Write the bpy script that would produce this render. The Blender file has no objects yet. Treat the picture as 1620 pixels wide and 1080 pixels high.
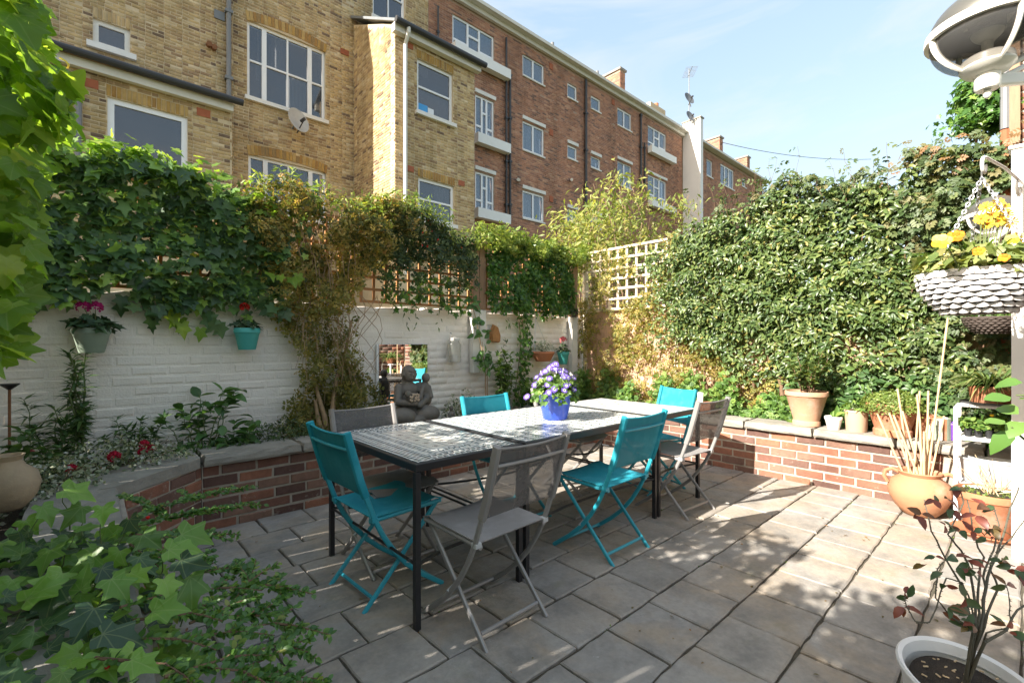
import bpy, math, random
import numpy as np
from mathutils import Vector, Matrix
R = random.Random(7); G = np.random.default_rng(11)
scn = bpy.context.scene; COL = scn.collection
PI = math.pi
# ------------------------------------------------------------------ camera, sky, sun, exposure
HEAD = math.atan(815 / 740)
FW = (math.cos(HEAD), math.sin(HEAD)); RT = (math.sin(HEAD), -math.cos(HEAD)); CH = 1.28
cam = bpy.data.cameras.new('camera'); co = bpy.data.objects.new('camera', cam); COL.objects.link(co)
co.location = (0, 0, CH); co.rotation_euler = (PI / 2, 0, math.atan2(-FW[0], FW[1]))
cam.sensor_width = 36; cam.lens = 740 / 1620 * 36; cam.shift_y = 3 / 1620
cam.clip_start = .05; cam.clip_end = 2000; scn.camera = co
SUN_EL = math.radians(34); SUN_TRAVEL = (.984, -.178)
world = bpy.data.worlds.new('World'); scn.world = world; world.use_nodes = True
wn = world.node_tree.nodes; wl = world.node_tree.links; wn.clear()
sky = wn.new('ShaderNodeTexSky'); sky.sky_type = 'NISHITA'; sky.sun_disc = False
sky.sun_elevation = SUN_EL; sky.sun_rotation = math.atan2(-SUN_TRAVEL[0], -SUN_TRAVEL[1]); sky.ozone_density = 1.4
sky.air_density = 1.0; sky.dust_density = 3
bg = wn.new('ShaderNodeBackground'); bg.inputs[1].default_value = .15
wo = wn.new('ShaderNodeOutputWorld')
tc = wn.new('ShaderNodeTexCoord'); mp = wn.new('ShaderNodeMapping'); mp.inputs['Scale'].default_value = (1.6, 1.6, 5.5)
mp.inputs['Rotation'].default_value = (.1, .25, .6)
n1 = wn.new('ShaderNodeTexNoise'); n1.inputs['Scale'].default_value = 1.5; n1.inputs['Detail'].default_value = 9; n1.inputs['Roughness'].default_value = .58; n1.inputs['Distortion'].default_value = .5
cr = wn.new('ShaderNodeValToRGB'); cr.color_ramp.elements[0].position = .46; cr.color_ramp.elements[1].position = .78
cr.color_ramp.elements[1].color = (.9, .9, .9, 1)
def vmath(op, a, b):                                               # thin high veil: it evens the sky out towards the horizon
    o = wn.new('ShaderNodeVectorMath'); o.operation = op
    for i, v in enumerate((a, b)):
        if isinstance(v, bpy.types.NodeSocket): wl.new(v, o.inputs[i])
        else: o.inputs[i].default_value = v
    return o.outputs[0]
skyc = vmath('DIVIDE', vmath('MULTIPLY', sky.outputs[0], (1.02, 1.29, 1.72)), vmath('ADD', vmath('MULTIPLY', sky.outputs[0], (2.15, 2.2, 2.35)), (1, 1, 1)))
skyc = vmath('ADD', skyc, vmath('MULTIPLY', sky.outputs[0], (.18, .15, .105)))        # the brighter glow round the sun keeps its share
mx = wn.new('ShaderNodeMix'); mx.data_type = 'RGBA'
mx.inputs[7].default_value = (.86, .88, .91, 1)
wl.new(tc.outputs['Generated'], mp.inputs[0]); wl.new(mp.outputs[0], n1.inputs['Vector']); wl.new(n1.outputs[0], cr.inputs[0])
wl.new(cr.outputs[0], mx.inputs[0]); wl.new(skyc, mx.inputs[6]); wl.new(mx.outputs[2], bg.inputs[0]); wl.new(bg.outputs[0], wo.inputs[0])
sl = bpy.data.lights.new('sun', 'SUN'); sl.energy = 2.0; sl.angle = math.radians(.53); sl.color = (1, .94, .85)
so = bpy.data.objects.new('sun', sl); COL.objects.link(so)
so.rotation_euler = Vector((SUN_TRAVEL[0] * math.cos(SUN_EL), SUN_TRAVEL[1] * math.cos(SUN_EL), -math.sin(SUN_EL))).to_track_quat('-Z', 'Y').to_euler()
so.location = (-8, 3, 9)
scn.view_settings.view_transform = 'Standard'; scn.view_settings.look = 'None'
scn.view_settings.exposure = 2.96; scn.view_settings.gamma = 1; scn.view_settings.use_curve_mapping = False
scn.render.engine = 'CYCLES'
scn.cycles.max_bounces = 8; scn.cycles.transparent_max_bounces = 12; scn.cycles.caustics_reflective = False; scn.cycles.caustics_refractive = False

# ------------------------------------------------------------------ measuring helpers (photo measured at 1620x1080)
def ray(x, y):
    u = (x - 810) / 740; return (FW[0] + u * RT[0], FW[1] + u * RT[1], -(y - 543) / 740)
def onY(x, y, Y):
    r = ray(x, y); t = Y / r[1]; return Vector((r[0] * t, Y, CH + r[2] * t))
def onX(x, y, X):
    r = ray(x, y); t = X / r[0]; return Vector((X, r[1] * t, CH + r[2] * t))
def onZ(x, y, z):
    r = ray(x, y); t = (z - CH) / r[2]; return Vector((r[0] * t, r[1] * t, z))
def onD(x, y, d):
    r = ray(x, y); return Vector((r[0] * d, r[1] * d, CH + r[2] * d))

# ------------------------------------------------------------------ materials
class NT:
    def __init__(s, name):
        s.m = bpy.data.materials.new(name); s.m.use_nodes = True
        s.n = s.m.node_tree.nodes; s.l = s.m.node_tree.links
        s.b = s.n['Principled BSDF']; s.out = s.n['Material Output']
    def new(s, t, **kw):
        o = s.n.new('ShaderNode' + t)
        for k, v in kw.items(): setattr(o, k, v)
        return o
    def set(s, sock, v):
        if isinstance(v, bpy.types.NodeSocket): s.l.new(v, sock)
        elif isinstance(v, (tuple, list)) and len(v) == 3 and sock.type == 'RGBA': sock.default_value = (*v, 1)
        else: sock.default_value = v
    def math(s, op, a, b=0.0, c=0.0):
        o = s.new('Math', operation=op)
        for i, v in enumerate((a, b, c)): s.set(o.inputs[i], v)
        return o.outputs[0]
    def tint(s):
        a = s.new('Attribute'); a.attribute_name = 'tint'
        o = s.new('ObjectInfo')
        return s.math('FRACT', s.math('ADD', a.outputs['Fac'], o.outputs['Random']))
    def ramp(s, fac, stops, const=False):
        r = s.new('ValToRGB'); e = r.color_ramp.elements
        if const: r.color_ramp.interpolation = 'CONSTANT'
        while len(e) < len(stops): e.new(.5)
        for i, (p, c) in enumerate(stops):
            e[i].position = p; e[i].color = (*c, 1) if isinstance(c, (tuple, list)) else (c, c, c, 1)
        s.set(r.inputs[0], fac); return r.outputs[0]
    def coord(s, which='Object'):
        return s.new('TexCoord').outputs[which]
    def pos(s):
        return s.new('NewGeometry').outputs['Position']
    def noise(s, scale, detail=5, rough=.55, vec=None, dist=0):
        o = s.new('TexNoise'); o.inputs['Scale'].default_value = scale; o.inputs['Detail'].default_value = detail
        o.inputs['Roughness'].default_value = rough; o.inputs['Distortion'].default_value = dist
        s.l.new(vec if vec is not None else s.pos(), o.inputs['Vector']); return o.outputs[0]
    def mix(s, f, a, b, blend='MIX'):
        o = s.new('Mix'); o.data_type = 'RGBA'; o.blend_type = blend
        s.set(o.inputs[0], f); s.set(o.inputs[6], a); s.set(o.inputs[7], b); return o.outputs[2]
    def bump(s, h, strength=.4, dist=.01):
        o = s.new('Bump'); o.inputs['Strength'].default_value = strength; o.inputs['Distance'].default_value = dist
        s.l.new(h, o.inputs['Height']); s.l.new(o.outputs[0], s.b.inputs['Normal'])
    def p(s, **kw):
        for k, v in kw.items(): s.set(s.b.inputs[k.replace('_', ' ')], v)
        return s

def scl(c, k): return tuple(x * k for x in c)
def plain(name, c, rough=.5, metal=0, var=.25, nscale=9, bump=0, spec=.5, bdist=.004):
    t = NT(name); f = t.noise(nscale, 6)
    t.p(Base_Color=t.mix(f, scl(c, 1 - var), scl(c, 1 + var)), Roughness=rough, Metallic=metal)
    t.b.inputs['Specular IOR Level'].default_value = spec
    if bump: t.bump(t.noise(nscale * 6, 4), bump, bdist)
    return t.m
def brickmat(name, stops, smear, smear_amt=.62, bump=.5, scale=30, grime=0):
    t = NT(name); c = t.ramp(t.tint(), stops, True)
    c = t.mix(1, c, t.mix(t.noise(scale, 6, .65), (.6, .6, .6), (1.35, 1.3, 1.25)), 'MULTIPLY')
    sm = t.ramp(t.noise(scale * .45, 7, .7), [(smear_amt, 0), (smear_amt + .1, .75)])
    c = t.mix(sm, c, smear)
    if grime:                                                       # soot and rain streaks, long in the vertical
        mp_ = t.new('Mapping'); mp_.inputs['Scale'].default_value = (1.1, 1.1, .22); t.l.new(t.pos(), mp_.inputs[0]); c = t.mix(1, c, t.ramp(t.noise(1.3, 6, .62, mp_.outputs[0]), [(.30, 1 - grime), (.52, 1.0), (.72, 1 + grime * .5)]), 'MULTIPLY')
    t.p(Base_Color=c, Roughness=.9); t.b.inputs['Specular IOR Level'].default_value = .2
    t.bump(t.noise(scale * 3, 5, .7), bump, .004); return t.m
def leafmat(name, stops, rough=.45, trans=.35, spec=.5, tcol=(1.35, 1.35, .55), veins=0):
    t = NT(name); c = t.ramp(t.tint(), stops)
    if veins:                                                       # pale veins fanning from the stalk, in the leaf's own coordinates
        uv = t.new('UVMap'); uv.uv_map = 'leaf'; sp = t.new('SeparateXYZ'); t.l.new(uv.outputs[0], sp.inputs[0]); x, y = sp.outputs[0], t.math('SUBTRACT', sp.outputs[1], .03)
        an = t.math('ARCTAN2', x, y); rad = t.math('SQRT', t.math('ADD', t.math('MULTIPLY', x, x), t.math('MULTIPLY', y, y)))
        da = t.math('ABSOLUTE', t.math('PINGPONG', t.math('ADD', an, .36), .36)); da = t.math('SUBTRACT', .36, da)
        w = t.math('MULTIPLY', da, rad); v = t.ramp(w, [(.006, 1), (.022, 0)])
        side = t.math('ABSOLUTE', t.math('SINE', t.math('ADD', t.math('MULTIPLY', rad, 46), t.math('MULTIPLY', da, -60)))); v2 = t.ramp(side, [(0, .4), (.16, 0)])
        c = t.mix(t.math('MULTIPLY', t.math('MAXIMUM', v, v2), veins), c, t.mix(.5, c, (.42, .48, .22)))
    c = t.mix(1, c, t.mix(t.noise(2.2, 3), (.72, .72, .72), (1.25, 1.25, 1.2)), 'MULTIPLY')
    t.p(Base_Color=c, Roughness=rough); t.b.inputs['Specular IOR Level'].default_value = spec
    tr = t.new('BsdfTranslucent'); t.l.new(t.mix(1, c, tcol, 'MULTIPLY'), tr.inputs[0])
    ms = t.new('MixShader'); ms.inputs[0].default_value = trans
    t.l.new(t.b.outputs[0], ms.inputs[1]); t.l.new(tr.outputs[0], ms.inputs[2]); t.l.new(ms.outputs[0], t.out.inputs[0]); return t.m
def woodmat(name, c, var=.4, rough=.75):
    t = NT(name); v = t.new('Mapping'); v.inputs['Scale'].default_value = (22, 22, 3); t.l.new(t.coord(), v.inputs[0])
    f = t.noise(2.5, 7, .65, v.outputs[0], .6); tt = t.tint()
    cc = t.mix(f, scl(c, 1 - var), scl(c, 1 + var)); cc = t.mix(1, cc, t.ramp(tt, [(0, .8), (1, 1.15)]), 'MULTIPLY')
    t.p(Base_Color=cc, Roughness=rough); t.bump(f, .3, .004); return t.m

M = {}
M['brick_red'] = brickmat('planter_brick', [(0, (.13, .075, .062)), (.16, (.20, .10, .075)), (.34, (.27, .125, .085)), (.5, (.17, .10, .08)), (.62, (.31, .14, .09)), (.74, (.23, .135, .10)), (.86, (.26, .155, .115))], (.40, .345, .285), .60, .7, 26, .35)
M['mortar_red'] = plain('dull_mortar', (.36, .31, .25), .95, var=.4, nscale=14, bump=.6)
M['brick_yellow'] = brickmat('stock_brick', [(0, (.50, .37, .19)), (.2, (.43, .32, .17)), (.38, (.55, .43, .25)), (.55, (.38, .27, .15)), (.70, (.47, .34, .18)), (.84, (.32, .22, .13)), (.935, (.19, .135, .095)), (.965, (.60, .49, .32))], (.58, .50, .36), .62, .4, 9, .4)
M['mortar_yellow'] = plain('buff_mortar', (.54, .43, .28), .95, var=.3, nscale=6)
M['brick_gauged'] = brickmat('gauged_brick', [(0, (.43, .27, .09)), (.35, (.47, .32, .13)), (.6, (.36, .21, .075)), (.85, (.3, .2, .09))], (.4, .3, .15), .75, .3, 9)
M['brick_brown'] = brickmat('brown_brick', [(0, (.42, .215, .14)), (.2, (.36, .185, .125)), (.4, (.46, .245, .16)), (.58, (.31, .165, .12)), (.74, (.39, .20, .13)), (.84, (.21, .13, .105)), (.93, (.50, .29, .19))], (.42, .30, .23), .70, .3, 8, .38)
M['mortar_brown'] = plain('brown_mortar', (.38, .26, .19), .95, var=.25, nscale=5)
M['paint_brick'] = None
t = NT('painted_brick'); f = t.noise(7, 8, .65); g = t.noise(1.6, 5)
c = t.mix(f, (.82, .75, .665), (.92, .86, .775)); c = t.mix(t.ramp(g, [(.45, 0), (.78, .45)]), c, (.56, .50, .42))
spk = t.ramp(t.noise(60, 3, .6), [(.68, 0), (.74, .7)]); c = t.mix(spk, c, (.26, .22, .19))
t.p(Base_Color=c, Roughness=.8); t.bump(t.mix(.5, t.noise(24, 7, .62, None, .5), t.noise(70, 4, .6)), .65, .014); M['paint_brick'] = t.m
t = NT('sandstone_slab'); tt = t.tint()
c = t.ramp(tt, [(0, (.315, .295, .268)), (.3, (.35, .322, .288)), (.55, (.285, .268, .245)), (.75, (.365, .325, .275)), (1, (.33, .308, .28))])
f1 = t.noise(2.6, 7, .6, None, .8); c = t.mix(t.ramp(f1, [(.43, 0), (.62, .72)]), c, (.345, .275, .20))
f2 = t.noise(4.2, 8, .7); c = t.mix(t.ramp(f2, [(.44, 0), (.66, .8)]), c, (.19, .18, .165))
f3 = t.noise(42, 4, .6); c = t.mix(1, c, t.mix(f3, (.78, .78, .78), (1.2, 1.2, 1.2)), 'MULTIPLY')
f4 = t.ramp(t.noise(9, 6, .75), [(.655, 0), (.70, .75)]); c = t.mix(f4, c, (.42, .41, .385))
f5 = t.ramp(t.noise(3.1, 6, .65), [(.6, 0), (.76, .45)]); c = t.mix(f5, c, (.15, .16, .085))
t.p(Base_Color=c, Roughness=.8); t.b.inputs['Specular IOR Level'].default_value = .35
t.bump(t.mix(.5, t.noise(14, 8, .6, None, .6), t.noise(90, 4)), .55, .008); M['slab'] = t.m
M['coping'] = plain('coping_stone', (.27, .25, .215), .85, var=.5, nscale=6, bump=.8, spec=.3, bdist=.008)
M['joint'] = plain('joint_sand', (.085, .073, .052), .95, var=.6, nscale=20, bump=.8, bdist=.01)
M['soil'] = plain('soil', (.045, .032, .022), .95, var=.6, nscale=30, bump=1, bdist=.02)
M['grass_far'] = plain('rough_ground', (.07, .075, .035), .95, var=.4, nscale=2)
M['white'] = plain('white_paint', (.78, .77, .74), .5, var=.06, nscale=6)
M['white_old'] = plain('weathered_white_paint', (.70, .68, .63), .65, var=.16, nscale=8, bump=.3)
M['upvc'] = plain('white_window_frame', (.80, .80, .80), .35, var=.03)
M['stone_sill'] = plain('painted_sill', (.72, .70, .66), .7, var=.12, nscale=5)
t = NT('window_glass'); f = t.noise(.7, 3)
t.p(Base_Color=t.mix(f, (.03, .04, .06), (.07, .085, .11)), Roughness=.03, IOR=1.9); t.b.inputs['Specular IOR Level'].default_value = .7; t.bump(t.noise(1.1, 3), .05, .05); tr = t.new('BsdfTransparent'); ms = t.new('MixShader'); ms.inputs[0].default_value = .62; t.l.new(tr.outputs[0], ms.inputs[1]); t.l.new(t.b.outputs[0], ms.inputs[2]); t.l.new(ms.outputs[0], t.out.inputs[0]); M['glass'] = t.m
t = NT('window_glass_sky'); f = t.noise(.8, 3)  # lighter blue stands in for the sky reflected in these panes
t.p(Base_Color=t.mix(f, (.08, .13, .2), (.17, .24, .33)), Roughness=.04, IOR=1.9); t.b.inputs['Specular IOR Level'].default_value = .7; t.bump(t.noise(1.0, 3), .05, .05); tr = t.new('BsdfTransparent'); ms = t.new('MixShader'); ms.inputs[0].default_value = .62; t.l.new(tr.outputs[0], ms.inputs[1]); t.l.new(t.b.outputs[0], ms.inputs[2]); t.l.new(ms.outputs[0], t.out.inputs[0]); M['glass_sky'] = t.m
M['room_shade'] = plain('room_shade_dark', (.05, .052, .058), .9, var=.5, nscale=.8)  # dark tone standing in for the shade inside the rooms
M['curtain'] = plain('curtain', (.66, .67, .68), .9, var=.2, nscale=12)
M['lead'] = plain('lead_roof', (.16, .17, .18), .6, var=.35, nscale=4)
M['black_pipe'] = plain('black_pipe', (.03, .03, .032), .45, var=.2)
M['grey_pipe'] = plain('grey_pipe', (.17, .175, .18), .5, var=.15)
M['dish'] = plain('dish_grey', (.42, .42, .41), .5, var=.15)
M['dark_dish'] = plain('dark_dish', (.10, .105, .11), .45, var=.2)
M['rust_vent'] = plain('terracotta_vent', (.36, .11, .05), .85, var=.2)
M['render_white'] = plain('white_render', (.78, .77, .75), .85, var=.08, nscale=2)
M['fascia'] = plain('cream_fascia', (.66, .63, .56), .6, var=.12, nscale=3)
M['trellis_orange'] = woodmat('stained_trellis', (.42, .19, .065))
M['trellis_cream'] = woodmat('cream_trellis', (.66, .56, .42), .18)
M['post_wood'] = woodmat('post_wood', (.30, .185, .11))
M['fence_board'] = woodmat('fence_board', (.58, .37, .25), .22)
M['fence_dark'] = woodmat('old_fence_board', (.14, .095, .065))
M['bark'] = plain('bark', (.16, .095, .055), .9, var=.5, nscale=25, bump=.9)
M['bark_pale'] = plain('pale_bark', (.33, .22, .125), .9, var=.5, nscale=25, bump=.9)
M['stem_green'] = plain('green_stem', (.13, .17, .06), .7, var=.3)
M['stem_rose'] = plain('rose_stem', (.085, .075, .05), .7, var=.45, nscale=30)
M['iron'] = plain('black_iron', (.018, .018, .02), .42, var=.3, spec=.5)
def fabric(name, c, op, fade=.35):
    t = NT(name); f = t.noise(6, 5); c2 = t.mix(f, scl(c, .8), scl(c, 1.2)); c2 = t.mix(t.ramp(t.noise(5, 6, .65, t.coord()), [(.5, 0), (.74, fade)]), c2, tuple(min(.8, x * 1.5 + .10) for x in c))
    t.p(Base_Color=c2, Roughness=.75); t.b.inputs['Specular IOR Level'].default_value = .25
    w = t.new('TexWave'); w.inputs['Scale'].default_value = 160; t.l.new(t.coord(), w.inputs[0]); t.bump(w.outputs[0], .15, .001)
    tr = t.new('BsdfTransparent'); ms = t.new('MixShader'); ms.inputs[0].default_value = op
    t.l.new(tr.outputs[0], ms.inputs[1]); t.l.new(t.b.outputs[0], ms.inputs[2]); t.l.new(ms.outputs[0], t.out.inputs[0]); return t.m
M['teal_fabric'] = fabric('turquoise_mesh_fabric', (.02, .26, .33), .86, .4)
M['teal_seat'] = fabric('turquoise_seat_fabric', (.022, .28, .355), .97, .45)
M['grey_fabric'] = fabric('grey_mesh_fabric', (.15, .14, .135), .66)
M['grey_seat'] = fabric('grey_seat_fabric', (.25, .235, .225), .97)
M['teal_frame'] = plain('turquoise_frame', (.03, .33, .42), .38, var=.12)
M['grey_frame'] = plain('grey_frame', (.30, .29, .28), .4, var=.12, metal=.25)
M['clip'] = plain('clip_plastic', (.45, .46, .46), .4, var=.1)
def tile(name, c, v=.2): return plain(name, c, .24, var=v, nscale=38, spec=.45)
M['t_cream'] = tile('glazed_cream', (.66, .63, .56)); M['t_navy'] = tile('glazed_navy', (.04, .06, .08), .5); M['t_teal'] = tile('glazed_teal', (.17, .28, .28), .35)
M['t_brown'] = tile('glazed_brown', (.20, .155, .14), .4); M['t_grey'] = tile('glazed_grey_blue', (.38, .43, .43), .3); M['t_white'] = tile('glazed_white', (.74, .73, .69), .1); M['t_blue'] = tile('glazed_blue_grey', (.095, .135, .16), .4)
M['grout'] = plain('grout', (.32, .31, .28), .9, var=.2)
M['blue_pot'] = plain('blue_glazed_plastic', (.035, .085, .52), .28, var=.12)
def terracotta(name, c, lime=.5, sc=7):                               # fired clay with limescale bloom and darker damp stains
    t = NT(name); b = t.mix(t.noise(sc, 6), scl(c, .78), scl(c, 1.2)); b = t.mix(t.ramp(t.noise(sc * .7, 7, .7), [(.52, 0), (.70, lime)]), b, (.60, .50, .42)); b = t.mix(t.ramp(t.noise(sc * .45, 5, .6), [(.56, 0), (.74, .5)]), b, scl(c, .5))
    t.p(Base_Color=b, Roughness=.85); t.b.inputs['Specular IOR Level'].default_value = .25; t.bump(t.noise(sc * 8, 5), .3, .004); return t.m
M['terra'] = terracotta('terracotta', (.40, .165, .085), .35)
M['terra_pale'] = terracotta('pale_terracotta', (.50, .29, .185), .6)
M['terra_amph'] = terracotta('amphora_clay', (.40, .20, .11), .35, 5)
M['sage_pot'] = plain('sage_green_paint', (.235, .29, .22), .7, var=.2, nscale=9, bump=.2)
M['turq_pot'] = plain('turquoise_paint', (.055, .33, .30), .6, var=.18, nscale=9)
M['white_pot'] = plain('white_plastic_pot', (.74, .73, .71), .45, var=.08)
M['tan_pot'] = plain('tan_pot', (.47, .335, .225), .8, var=.1)
M['purple_pot'] = plain('purple_pot', (.16, .06, .42), .5, var=.15)
M['urn'] = plain('mossy_urn', (.36, .27, .175), .9, var=.55, nscale=7, bump=.6)
M['galv'] = plain('galvanised_zinc', (.40, .42, .43), .5, metal=.3, var=.25, nscale=10)
M['black_plastic'] = plain('black_plastic', (.02, .021, .023), .5, var=.2)
M['statue'] = plain('dark_stone', (.125, .115, .098), .65, var=.55, nscale=8, bump=.5)
M['shell'] = plain('shell_inlay', (.46, .36, .26), .6, var=.5, nscale=60)
t = NT('mirror_glass'); t.p(Base_Color=(.9, .9, .9), Metallic=1, Roughness=.01); M['mirror'] = t.m
t = NT('clear_glass'); t.p(Base_Color=(.9, .95, .92), Roughness=.04, IOR=1.3); t.b.inputs['Transmission Weight'].default_value = .9
tr = t.new('BsdfTransparent'); ms = t.new('MixShader'); ms.inputs[0].default_value = .45
t.l.new(tr.outputs[0], ms.inputs[1]); t.l.new(t.b.outputs[0], ms.inputs[2]); t.l.new(ms.outputs[0], t.out.inputs[0]); M['clear'] = t.m
t = NT('smoked_glass'); t.p(Base_Color=(.13, .13, .13), Roughness=.05, IOR=1.45)
tr = t.new('BsdfTransparent'); tr.inputs[0].default_value = (.66, .65, .64, 1); ms = t.new('MixShader'); ms.inputs[0].default_value = .34
t.l.new(tr.outputs[0], ms.inputs[1]); t.l.new(t.b.outputs[0], ms.inputs[2]); t.l.new(ms.outputs[0], t.out.inputs[0]); M['smoked'] = t.m
M['lamp_white'] = plain('cream_lamp_enamel', (.78, .75, .68), .3, var=.05)
M['lamp_cap'] = plain('pewter_cap', (.12, .115, .10), .36, metal=.4, var=.15)
M['bulb'] = plain('pearl_bulb', (.75, .72, .65), .3, var=.04)
M['wicker_white'] = plain('whitewashed_wicker', (.62, .60, .585), .7, var=.2, nscale=30)
M['wicker_dark'] = plain('dark_wicker', (.055, .04, .032), .75, var=.4, nscale=30)
M['chain'] = plain('chain_steel', (.55, .55, .56), .3, metal=.8, var=.1)
M['cane'] = plain('bamboo_cane', (.53, .39, .23), .6, var=.28, nscale=16)
M['rack'] = plain('white_rack_metal', (.80, .79, .80), .4, var=.05)
M['rust'] = plain('rusty_iron', (.20, .085, .035), .85, var=.4, nscale=25)
M['candle'] = plain('white_candle', (.78, .75, .68), .5, var=.05)
M['plaque'] = plain('cork_plaque', (.36, .17, .06), .9, var=.35, nscale=25, bump=.6)
M['paper_blue'] = plain('blue_paper', (.06, .32, .65), .6, var=.08); M['paper_white'] = plain('white_paper', (.72, .74, .76), .7, var=.06)
# foliage
M['ivy'] = leafmat('ivy_leaf', [(0, (0.046, 0.098, 0.042)), (.35, (0.072, 0.143, 0.052)), (.65, (0.104, 0.195, 0.065)), (.84, (0.143, 0.260, 0.065)), (.93, (0.286, 0.468, 0.078)), (1, (0.390, 0.500, 0.117))], .4, .35)
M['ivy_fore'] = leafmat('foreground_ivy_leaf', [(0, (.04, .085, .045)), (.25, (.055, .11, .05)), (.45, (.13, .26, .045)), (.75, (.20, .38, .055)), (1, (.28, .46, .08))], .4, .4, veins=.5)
M['vine'] = leafmat('vine_leaf', [(0, (.13, .23, .035)), (.4, (.19, .33, .045)), (.75, (.27, .42, .055)), (1, (.40, .49, .09))], .42, .6, veins=.45)
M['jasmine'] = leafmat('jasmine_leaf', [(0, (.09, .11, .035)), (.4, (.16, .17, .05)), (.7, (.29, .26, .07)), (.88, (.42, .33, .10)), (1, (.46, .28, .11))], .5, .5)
M['dark_climb'] = leafmat('dark_climber_leaf', [(0, (0.035, 0.067, 0.032)), (.5, (0.064, 0.109, 0.042)), (.85, (0.120, 0.160, 0.048)), (1, (0.240, 0.240, 0.080))], .5, .35)
M['ivy_small'] = leafmat('small_ivy_leaf', [(0, (0.042, 0.105, 0.025)), (.5, (0.070, 0.168, 0.036)), (.85, (0.126, 0.252, 0.049)), (1, (0.252, 0.364, 0.084))], .4, .4)
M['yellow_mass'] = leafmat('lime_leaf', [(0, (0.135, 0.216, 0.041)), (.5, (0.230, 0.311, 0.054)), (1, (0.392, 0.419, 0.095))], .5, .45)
M['bamboo'] = leafmat('bamboo_leaf', [(0, (0.135, 0.189, 0.041)), (.5, (0.243, 0.284, 0.068)), (1, (0.419, 0.392, 0.108))], .5, .45)
M['star'] = leafmat('glossy_hedge_leaf', [(0, (.055, .10, .036)), (.4, (.092, .145, .047)), (.75, (.145, .20, .062)), (.95, (.22, .26, .085)), (1, (.34, .28, .09))], .36, .32, .45)
M['nandina'] = leafmat('feathery_leaf', [(0, (.055, .095, .04)), (.5, (.095, .14, .052)), (.85, (.145, .18, .065)), (1, (.20, .17, .075))], .5, .35)
M['bronze'] = leafmat('bronze_leaf', [(0, (0.126, 0.126, 0.056)), (.5, (0.224, 0.154, 0.070)), (1, (0.336, 0.168, 0.084))], .5, .35)
M['gold_climb'] = leafmat('golden_climber_leaf', [(0, (0.145, 0.167, 0.041)), (.45, (0.261, 0.254, 0.061)), (.8, (0.392, 0.319, 0.087)), (1, (0.478, 0.362, 0.131))], .5, .45)
M['fern'] = leafmat('fresh_leaf', [(0, (0.068, 0.149, 0.034)), (.5, (0.121, 0.230, 0.047)), (1, (0.243, 0.351, 0.081))], .5, .4)
M['shrub'] = leafmat('shrub_leaf', [(0, (0.045, 0.098, 0.033)), (.5, (0.075, 0.150, 0.045)), (1, (0.150, 0.240, 0.068))], .45, .3)
M['variegated'] = leafmat('variegated_leaf', [(0, (0.060, 0.102, 0.048)), (.3, (0.144, 0.192, 0.096)), (.6, (0.420, 0.444, 0.300)), (1, (0.500, 0.500, 0.480))], .5, .25)
M['hydrangea'] = leafmat('hydrangea_leaf', [(0, (0.049, 0.119, 0.035)), (.5, (0.084, 0.182, 0.049)), (1, (0.140, 0.266, 0.070))], .42, .3)
M['coton'] = leafmat('small_branch_leaf', [(0, (0.052, 0.130, 0.029)), (.5, (0.091, 0.202, 0.039)), (.9, (0.156, 0.286, 0.052)), (1, (0.286, 0.312, 0.078))], .4, .35)
M['geran'] = leafmat('geranium_leaf', [(0, (0.035, 0.077, 0.035)), (1, (0.070, 0.133, 0.056))], .55, .2)
M['grass_leaf'] = leafmat('strap_leaf', [(0, (.06, .12, .03)), (.6, (.12, .19, .05)), (1, (.33, .33, .14))], .45, .3)
M['soleil'] = leafmat('tiny_lime_leaf', [(0, (.10, .16, .03)), (.6, (.17, .24, .05)), (1, (.25, .29, .07))], .5, .35)
M['rose_leaf'] = leafmat('rose_leaf', [(0, (.05, .10, .04)), (.42, (.075, .12, .05)), (.5, (.17, .12, .04)), (.7, (.17, .05, .035)), (1, (.26, .07, .045))], .4, .3, .5, (1.3, 1.1, .7))
M['rose_green'] = leafmat('near_rose_leaf', [(0, (.09, .19, .04)), (1, (.15, .26, .06))], .4, .35)
M['basket_ivy'] = leafmat('cream_edged_ivy', [(0, (.08, .13, .035)), (.5, (.2, .24, .07)), (1, (.42, .38, .16))], .45, .3)
def petal(name, c, tr=.3): return leafmat(name, [(0, scl(c, .75)), (1, scl(c, 1.15))], .6, tr, .3, (1, 1, 1))
M['p_magenta'] = petal('magenta_petal', (.42, .012, .13)); M['p_red'] = petal('red_petal', (.62, .022, .014)); M['p_crimson'] = petal('crimson_petal', (.5, .012, .045))
M['p_violet'] = petal('violet_petal', (.19, .11, .55)); M['p_white'] = petal('white_petal', (.74, .72, .74)); M['p_eye'] = plain('flower_eye', (.04, .02, .06), .8)
M['p_yellow'] = petal('yellow_petal', (.82, .55, .03)); M['p_orange'] = petal('orange_petal', (.80, .23, .01)); M['p_pink'] = petal('pink_petal', (.7, .16, .18))
M['p_pale'] = petal('pale_yellow_petal', (.82, .66, .16))
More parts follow.
